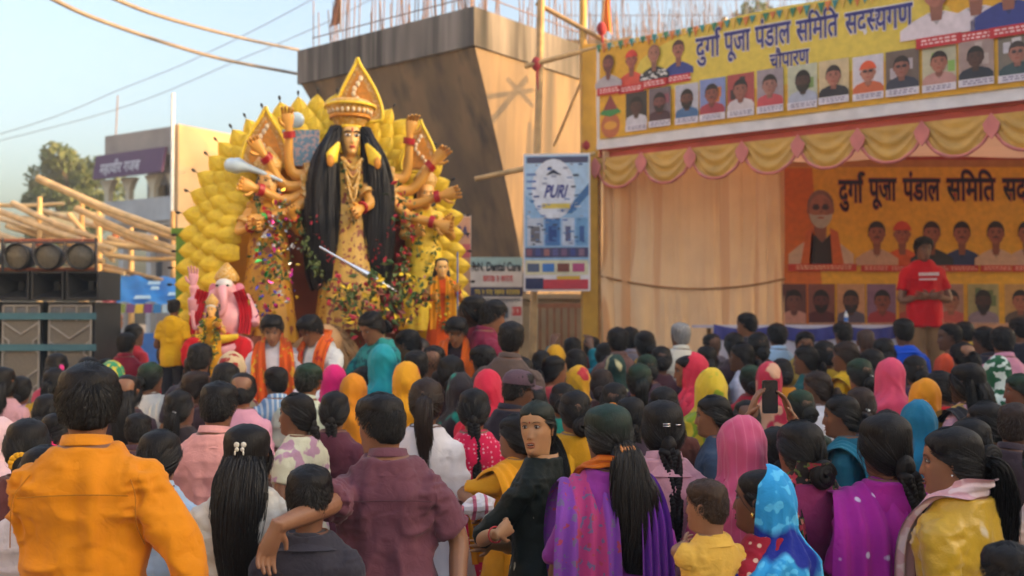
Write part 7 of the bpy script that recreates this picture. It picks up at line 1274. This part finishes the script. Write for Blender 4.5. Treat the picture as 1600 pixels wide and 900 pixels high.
# maroon shirt man with his arm round the boy
mm = cloth('6a3e4a', None, .8); mh = h = Hero('man in a dusty maroon short sleeved shirt with his arm round a boy', 607, 615, 3.62, 4, 'm', 'man').pose('hang', left=((512, 790, 3.34), (432, 822, 3.12), (0, -.3, -1), (414, 872, 3.12), .3), right=((716, 842, 3.62), (716, 940, 3.5), (-1, .2, 0)))
h.body(1, (48, -4), weld=True).hair('m', n=4200, wd=.001).top('shirt', mm, vox=.008, sleeve=.82, folds=1.7, off=.022).legs('trousers', '2a2a30')
A = [(x_, -.150 + .1 * x_ * x_, 1.32 - .2 * x_ * x_) for x_ in np.linspace(-.165, .165, 9)]; seamline(h, A)
h = Hero('boy in a charcoal tee with cropped hair under the maroon shirt arm', 484, 738, 3.32, 2, 'm', 'boy').pose('hang').body(2, (0, 2), hsc=1.1).hair('m', n=3000, wd=.0012).top('tee', '33303a', vox=.009, folds=.8).legs('trousers', '2a2c38'); rescale(h, 1.1)
# the girl looking back
gg_ = Hero('girl in a dark green kurta with red bindi looking back over her shoulder', 834, 626, 4.22, 66, 'f', 'girl').pose('hang', left=((744, 842, 4.12), (768, 838, 3.90), (.2, .6, -.2), (800, 818, 3.98), .55), right=((800, 850, 4.45), (760, 850, 4.3), (0, 1, 0)))
h = gg_; h.t.scale = (h.s * .88, h.s * .92, h.s); dg = cloth('07140e', None, .6, .04); pattern(dg, 'blob', 'c8c4a8', 17, .285, (1, 1, .8), 5.2)
h.body(5, (90, 3, 3), teeth=True, bindi=True, lips=(.78, .40, .36), res=1.4, wide=1.05, brow=.0017, lash=True, weld=True).top('fkurta', dg, vox=.007, sleeve=1.02, hem=.42, folds=.9, neck=1.336).legs('trousers', '0d1d16')
r = np.random.default_rng(31); g = G(); cap(g, (FL[0], [.061, .055, .028, .005, -.035, -.085, -.100]), ([0, .6, 1.5, 2.4, math.pi], [.0025, .004, .007, .011, .013], .005), .001, 4, k=60, parting=True); strands_back(g, r, 3000, (0, -.09, -.03), .0165, .0009, k=12); lock(g, r, [(0, -.095, -.03), (-.04, -.125, -.07), (-.085, -.10, -.18), (-.105, -.07, -.32), (-.10, -.05, -.48)], [.022, .034, .042, .040, .016], 1600, .001, 20, wave=.006)
h.hobj = add_hair(h.t, 'f', 'pony', hairmat('girl', (.014, .011, .008), (.024, .036, .024)), h.head, me=g.mesh('hair_girl'))
nk = [ring(-.222 + dz, -.150 + dz, .064 + dr, .046 + dr, -.094 - dr, .95) + head_pivot('f') * (1, .6, 1) + [0, 0, -.004] for dz, dr in ((-.070, .030), (-.035, .013), (-.012, .006), (-.014, .001))]; G().grid(nk, 0, True).obj('collar', dg, h.t); wq = h.ap[-1]; bq = lerp(wq[1], wq[2], .88); ax = unit(wq[2] - wq[1]); u_ = unit(np.cross(ax, [0, 0, 1])); v_ = np.cross(ax, u_); G().tube([bq + .031 * (math.cos(a) * u_ + math.sin(a) * v_) for a in np.linspace(0, 2 * math.pi, 20)], .004, 6).obj('bangle', mat('red_bangle', (.5, .03, .03), .4), h.t)
# woman with the orange dupatta and packet behind her
h = Hero('woman in a marigold stole holding a packet behind the girl in dark green', 806, 648, 4.85, 45, 'f', 'woman').pose('hang', left=((724, 770, 4.8), (752, 800, 4.55), (.3, .6, 0)), right=((770, 790, 4.85), (756, 806, 4.6), (0, 1, 0))).body(1, (10, 0)).hair('low').top('kurta', 'd09010').legs('skirt', 'c88a10'); h.add('stole', back_stole('f', -1, 2, .11), cloth('dc940c'))
pk = thing('snack_packet', 'crumpled white and pink paper packet held up behind the green kurta girl', 'packet', P(748, 792, 4.48), .3); g = G().ball((0, 0, 0), (.075, .045, .05), 16, 10); V = g.verts(); g.setv(V * (1 + .25 * vn(V * 40, 3))[:, None]); g.obj('wrapper', pattern(mat('wrapper', (.75, .70, .72), .5), 'stripe', (.55, .12, .2), 6, .25), pk, smooth=False)
# purple stole woman
pm = cloth('8a2f8e', None, .8); h = Hero('woman with long wavy hair in an orange claw clip and purple stole', 951, 634, 3.72, 10, 'f', 'woman').pose('front').body(2, (14, 0)).top('kurta', pm, folds=1.1).legs('skirt', '7a2a86')
r = np.random.default_rng(41); g = G(); cap(g, FL, ([0, .6, 1.5, 2.4, math.pi], [.004, .007, .011, .016, .018], .010), .0014, 4, parting=True); strands_back(g, r, 2200, (.01, -.09, -.03), .020, .0011)
lock(g, r, [(.01, -.10, -.02), (.015, -.135, -.06), (.025, -.155, -.18), (.045, -.165, -.32), (.05, -.155, -.46), (.045, -.15, -.52)], [.035, .058, .082, .090, .066, .02], 2600, .0013, 22, flat=.55, wave=.014, frizz=.01); lock(g, r, [(.04, -.12, -.1), (.085, -.15, -.2), (.13, -.15, -.32), (.12, -.15, -.44)], [.03, .045, .04, .01], 700, .0013, 16, wave=.014)
h.hobj = add_hair(h.t, 'f', 'long', hairmat('purple_woman', (.011, .008, .007), (.016, .048, .034)), h.head, me=g.mesh('hair_wavy')); g = G()
for k in range(5): g.tube(cr([(.012 + .012 * (k - 2), -.125, -.012), (.012 + .014 * (k - 2), -.15, -.03), (.012 + .013 * (k - 2), -.145, -.058)], 7), [.006, .007, .004], 6)
h.onhead(g, 'claw_clip', mat('amber_clip', (.45, .16, .03), .3)); sm_ = cloth('7e3fa0', ('stripe', 'b03a78', 1.4, .45)); pattern(sm_, 'blob', '6f5f86', 40, .40); pattern(sm_, 'blob', 'a8405a', 34, .36, seed=3); h.add('stole', back_stole('f', -1, 3, .105, .3), sm_); h.add('stole', back_stole('f', 1, 5, .05, .3), cloth('6a2a94')); h.add('neckband', neck_stole('f', 1, .035, 1.15), cloth('d0701c'))
# pink shirt girl with braid
h = Hero('girl in a light pink shirt with a long black braid and silver clips', 1036, 627, 4.05, -4, 'f', 'girl').pose('front').body(1, (4, -2)).top('fshirt', 'd29aa4', sleeve=.95, folds=1.2).legs('skirt', '3a3a4c'); g = G(); r = np.random.default_rng(51); cap(g, FL, ([0, .6, 1.5, 2.4, math.pi], [.004, .007, .011, .015, .017], .008), .0014, 4, parting=True); strands_back(g, r, 1800, (.01, -.09, -.06), .019, .0012); g.ball((.01, -.112, -.06), (.036, .03, .05), 14, 10); braid(g, (.012, -.122, -.08), (.03, -.135, -.44), .031, 8, tuft=.16); h.hobj = add_hair(h.t, 'f', 'braid', HB, h.head, me=g.mesh('hair_braid_a')); g = G()
for k, (x_, z_) in enumerate(((.0, .03), (.0, .04), (.05, .035))): g.box((x_ - .016, -.128 + .02 * (k == 2), z_ - .002), (x_ + .016, -.118 + .02 * (k == 2), z_ + .002))
h.onhead(g, 'hair_clips', mat('silver_clip', (.7, .7, .68), .25, metal=.8))
# pink headscarf woman
h = Hero('woman wrapped in a striped rose pink headscarf', 1159, 654, 3.88, 2, 'f', 'woman').pose('hang').body(2).hair('flat').top('kurta', 'c83a6a').legs('skirt', 'c83a6a'); h.add('headscarf', hood_mesh('f', 9, .5, 1.0, ('hood_hero'), n=120, k=90), pattern(mat('rose_veil', (.72, .10, .24), .75, .1, 5, .3, 300, trans=.25, sheen=.3), 'stripe', (.80, .22, .34), 9, .07))
# toddler in yellow tee carried on an arm
h = Hero('toddler in a pale yellow tee with thin brown hair carried among the women', 1106, 770, 3.12, 28, 'm', 'toddler', h=.88).pose('hang', left=((1058, 862, 3.1), (1070, 850, 3.28), (1, 0, 0))).body(0, (22, 0), hsc=1.36).hair('mg', hairmat('toddler', (.045, .024, .014)), n=1800, wd=.0014).top('tee', 'e0b04a', vox=.010, folds=1.0).legs('trousers', '5a6a8a'); rescale(h, 1.36)
g = G(); word(g, 'Tiny', -.05, .10, 0, .04, 0, (.02, .02, .02), .0); V = g.verts() @ rotz(0).T; o = g.obj('lettering', PRINT, h.t, smooth=False, colour=True, loc=(0, -.155, 1.13)); o.scale = (1.2, 1, 1.6); TOD = h
# woman in red blouse with blue sari over her head
h = Hero('short woman in a red dotted blouse with a blue and cyan sari over her hair', 1187, 731, 3.22, 48, 'f', 'woman').pose('front').body(2, (8, 2)).hair('flat', n=4000).top('blouse', '9c1a30', ('dots', 'd8b8a0', 26, .2), hem=.62, sleeve=.6).legs('skirt', '2a3a9c'); sm_ = cloth('2f9ad8', ('blob', '5ac0f0', 22, .46)); pattern(sm_, 'blob', '1a2a8c', 2.2, .46, (1.6, 1.6, 1), 2.0); h.add('sari', hood_mesh('f', 12, .4, .66, 'sari_hero', n=100, k=80), sm_); g = G().ball((-.083, .0, -.04), (.008, .008, .012), 8, 6); h.onhead(g, 'earring', mat('gold_metal', (.7, .45, .12), .25, metal=.9))
# floral stole woman with low bun
h = Hero('woman with a low bun in a dark floral stole and magenta dress', 1250, 658, 3.7, 14, 'f', 'woman').pose('front').body(1, (8, 0)).hair('low', n=2800, seed=5).top('kurta', '8a2a58').legs('skirt', '8a2a58'); fm = cloth('2a2420', ('blob', 'b03848', 30, .46)); pattern(fm, 'blob', '5a7038', 34, .42, seed=4); pattern(fm, 'blob', 'd08a70', 38, .36, seed=8); h.add('stole', neck_stole('f', 2, .08, .7), fm); h.add('stole', back_stole('f', 1, 4, .075, .3), cloth('a8407c')); h.add('stole', back_stole('f', -1, 6, .05, .4), fm)
# magenta dupatta woman with braid
mg = cloth('a01c86', ('dots', 'd8b8d0', 12, .09)); h = Hero('woman with a long black braid in a magenta kurta with small white motifs', 1383, 649, 3.6, 6, 'f', 'woman').pose('front').body(2, (10, 0)).top('kurta', mg, folds=.9).legs('skirt', '8a1878'); g = G(); r = np.random.default_rng(61); cap(g, FL, ([0, .6, 1.5, 2.4, math.pi], [.004, .007, .012, .017, .019], .010), .0016, 6, parting=True); strands_back(g, r, 2200, (.012, -.09, -.07), .0215, .0012); g.ball((.012, -.115, -.065), (.042, .034, .055), 14, 10); braid(g, (.02, -.13, -.09), (.05, -.15, -.36), .031, 6, tuft=.2, bow=.01); h.hobj = add_hair(h.t, 'f', 'braid', HB, h.head, me=g.mesh('hair_braid_b')); g = scrunchie(G(), (.05, -.15, -.365), .02, 8); h.onhead(g, 'hair_tie', cloth('c8a888')); sc_m = cloth('a4208c', ('dots', 'e0c8dc', 11, .10)); h.add('stole', back_stole('f', -1, 7, .13, .3), sc_m); h.add('stole', back_stole('f', 1, 8, .07, .3), cloth('98188a'))
g = G()
for k in range(34): g.ball((.035 + .004 * math.sin(k), -.132 - .0012 * k, 1.22 - .02 * k), (.006, .004, .006), 6, 4)
link('sequin_border', g.mesh('sequins'), mat('sequin', (.7, .6, .62), .25, metal=.6), h.t, kind='stuff'); h.onhead(G().ball((-.03, -.10, .085), (.012, .008, .006), 8, 6).ball((-.014, -.106, .09), (.01, .006, .007), 8, 6), 'hair_pins', mat('pearl_clip', 0))
# yellow satin woman with ponytail
ys = pattern(mat('yellow_satin', (.56, .33, .015), .30, .2, 5, .2, 120, sheen=.2), 'blob', (.75, .62, .42), 9, .36, (1, 1, .6)); h = Hero('woman in a shiny mustard satin dress with a thick ponytail and pink scarf', 1490, 668, 3.36, 34, 'f', 'woman').pose('hang').body(1, (34, -2)).top('fkurta', ys, sleeve=1.2, folds=1.3).legs('skirt', 'b8860c'); g = G(); r = np.random.default_rng(71); cap(g, FL, ([0, .6, 1.5, 2.4, math.pi], [.004, .007, .011, .015, .017], .008), .0014, 4, parting=True); strands_back(g, r, 2600, (0, -.09, -.02), .019, .0011); lock(g, r, [(0, -.10, -.015), (.01, -.15, -.03), (.03, -.165, -.15), (.05, -.155, -.30), (.06, -.14, -.48)], [.026, .05, .062, .06, .02], 2400, .0012, 22, wave=.008, frizz=.006); h.hobj = add_hair(h.t, 'f', 'pony', HB, h.head, me=g.mesh('hair_pony')); h.add('scarf', neck_stole('f', 0, .05, .7), cloth('d8aab4', ('blob', 'e8d0d4', 14, .45))); h.onhead(G().ball((-.08, -.0, -.035), .005, 8, 6), 'ear_stud', mat('silver_clip', 0))
# bottom right corner head, and the peach sleeve at the edge
h = Hero('child whose dark hair alone shows below the satin dress ponytail', 1578, 850, 2.55, 5, 'm', 'child').pose('hang').body(2).hair('m', n=3000).top('tee', '3a3a44').legs('trousers', '3a3a44')
h = Hero('person in a pale peach long sleeved kurta next to the satin dress', 1634, 690, 3.62, 10, 'f', 'woman').pose('hang').body(1).hair('low').top('fkurta', 'd8b8a4').legs('skirt', 'd8b8a4')
# woman filming with a phone
ph = P(1203, 619, 4.0); h = Hero('woman holding a black phone up high with both hands', 1212, 668, 4.35, 0, 'f', 'woman').pose('hang', left=((1150, 700, 4.2), (1172, 648, 4.02), (.7, 0, -.3), (1184, 612, 4.0), .22), right=((1258, 690, 4.2), (1236, 650, 4.02), (-.7, 0, -.3), (1222, 612, 4.0), .22)).body(1, weld=True).hair('low').top('kurta', '8a2a5a').legs('skirt', '8a2a5a')
pt_ = thing('mobile_phone', 'black mobile phone held up above the crowd', 'phone', ph, R(4)); a, b = P(1191, 646, 4.0) - ph, P(1215, 594, 4.0) - ph; o = [(a[0], a[2]), (b[0], a[2]), (b[0], b[2]), (a[0], b[2])]; q = []
for (cx, cz), a0 in zip(((b[0] - .008, b[2] - .008), (a[0] + .008, b[2] - .008), (a[0] + .008, a[2] + .008), (b[0] - .008, a[2] + .008)), (0, 90, 180, 270)): q += [(cx + .008 * math.cos(R(a0 + t)), cz + .008 * math.sin(R(a0 + t))) for t in (0, 30, 60, 90)]
G().prism(q, -.004, .004).obj('case', mat('phone_black', (.01, .01, .012), .3), pt_, smooth=False); G().prism([(x_ * .92, z_ * .95) for x_, z_ in q], -.0046, -.0041).obj('screen', mat('phone_screen', (.012, .013, .018), .1), pt_, smooth=False)
# ------------------------------------------------------------------ people on the trailer and on the stage
def helper(label, x, yt, Y, sex, yaw, hair, top, arms='lean', head=(0, -22), bz=.32, scarf=None, sk=1, bot=None, cat=None): return person(label, x, yt, Y, yaw, sex, hair, HB, top, bot, sk, head, arms, scarf, bz, 'helpers and priests around the idols', 1, cat=cat)
helper('young priest in white kurta and orange stole before the elephant god', 426, 489, 7.72, 'm', 185, 'mt', ('fshirt', 'd8d0d4'), scarf=('neck', 'd8581a', ('blob', 'd89a2a', 22, .4)), sk=3, bot=('trousers', 'd0ccd0'), cat='priest')
helper('bowed priest in white kurta with orange stole below the clay lion', 497, 486, 7.72, 'm', 150, 'mt', ('fshirt', 'dcdcdc'), scarf=('neck', 'd8601c', ('blob', 'b83020', 18, .4)), head=(-10, -30), sk=1, bot=('trousers', 'd0ccd0'), cat='priest')
helper('young priest with marigold and red stole before the warrior god idol', 716, 491, 7.72, 'm', 175, 'mt', ('tee', '30242c'), scarf=('neck', 'dc6414', ('blob', 'c03018', 14, .42)), head=(0, -24), cat='priest')
helper('woman in a teal dress bending over the offerings', 592, 480, 7.8, 'f', 140, 'low', ('kurta', '2a8c88', ('blob', '1c5c66', 24, .46)), head=(0, -30))
helper('woman in maroon with open black hair by the clinic sign', 740, 461, 7.95, 'f', 120, 'open', ('kurta', '7a1c34'), head=(-20, 0), arms='hang')
helper('man in a maroon long sleeved tee reaching out beside the clinic sign', 768, 470, 7.75, 'm', -70, 'mt', ('fshirt', '7c1a3a'), arms='fold', head=(0, -8))
helper('bare armed helper stooping in a pale vest behind the third priest', 648, 512, 7.95, 'm', 60, 'm', ('tee', 'c8bcc0'), arms='lean', head=(0, -20), bz=.0, sk=0)
person('boy in a mustard yellow tee standing on the trailer edge before the petal arch', 272, 468, 8.45, -5, 'm', 'm', HB, ('tee', 'd0a010'), None, 4, (0, 0), 'front', None, BED, 'helpers and priests around the idols', 0, cat='boy')
sm = person('man in a red printed tee with folded arms standing on the stage', 1441, 371, 10.95, 180, 'm', 'mt', HB, ('tee', 'c8101c'), ('trousers', '8a6a4a'), 2, (0, -8), 'fold', None, .952, 'helpers and priests around the idols', 1)
g = G(); dr = random.Random(4)                 # chest print too blurred to read
for z_, hh_ in ((0, .032), (-.045, .018)):
    x_ = -.10
    while x_ < .08: wq = dr.uniform(.012, .026); g.poly([(x_, z_), (x_ + wq, z_), (x_ + wq, z_ + hh_), (x_, z_ + hh_)], 0, (.75, .72, .70)); x_ += wq + .005
o = g.obj('lettering', PRINT, sm, smooth=False, colour=True, loc=(0, .150, 1.29), rz=math.pi)
build_crowd()
# ------------------------------------------------------------------ the dusty air
me = G().box((-60, -20, -1), (60, 62, 18)).mesh('haze', False); hm_ = bpy.data.materials.new('haze'); hm_.use_nodes = True; t_ = hm_.node_tree
for n_ in list(t_.nodes):
    if n_.type != 'OUTPUT_MATERIAL': t_.nodes.remove(n_)
pv_ = t_.nodes.new('ShaderNodeVolumePrincipled'); pv_.inputs['Color'].default_value = (.86, .93, 1.0, 1); pv_.inputs['Density'].default_value = .0024; t_.links.new(pv_.outputs[0], [n_ for n_ in t_.nodes if n_.type == 'OUTPUT_MATERIAL'][0].inputs['Volume'])
link('haze', me, hm_, kind='stuff')
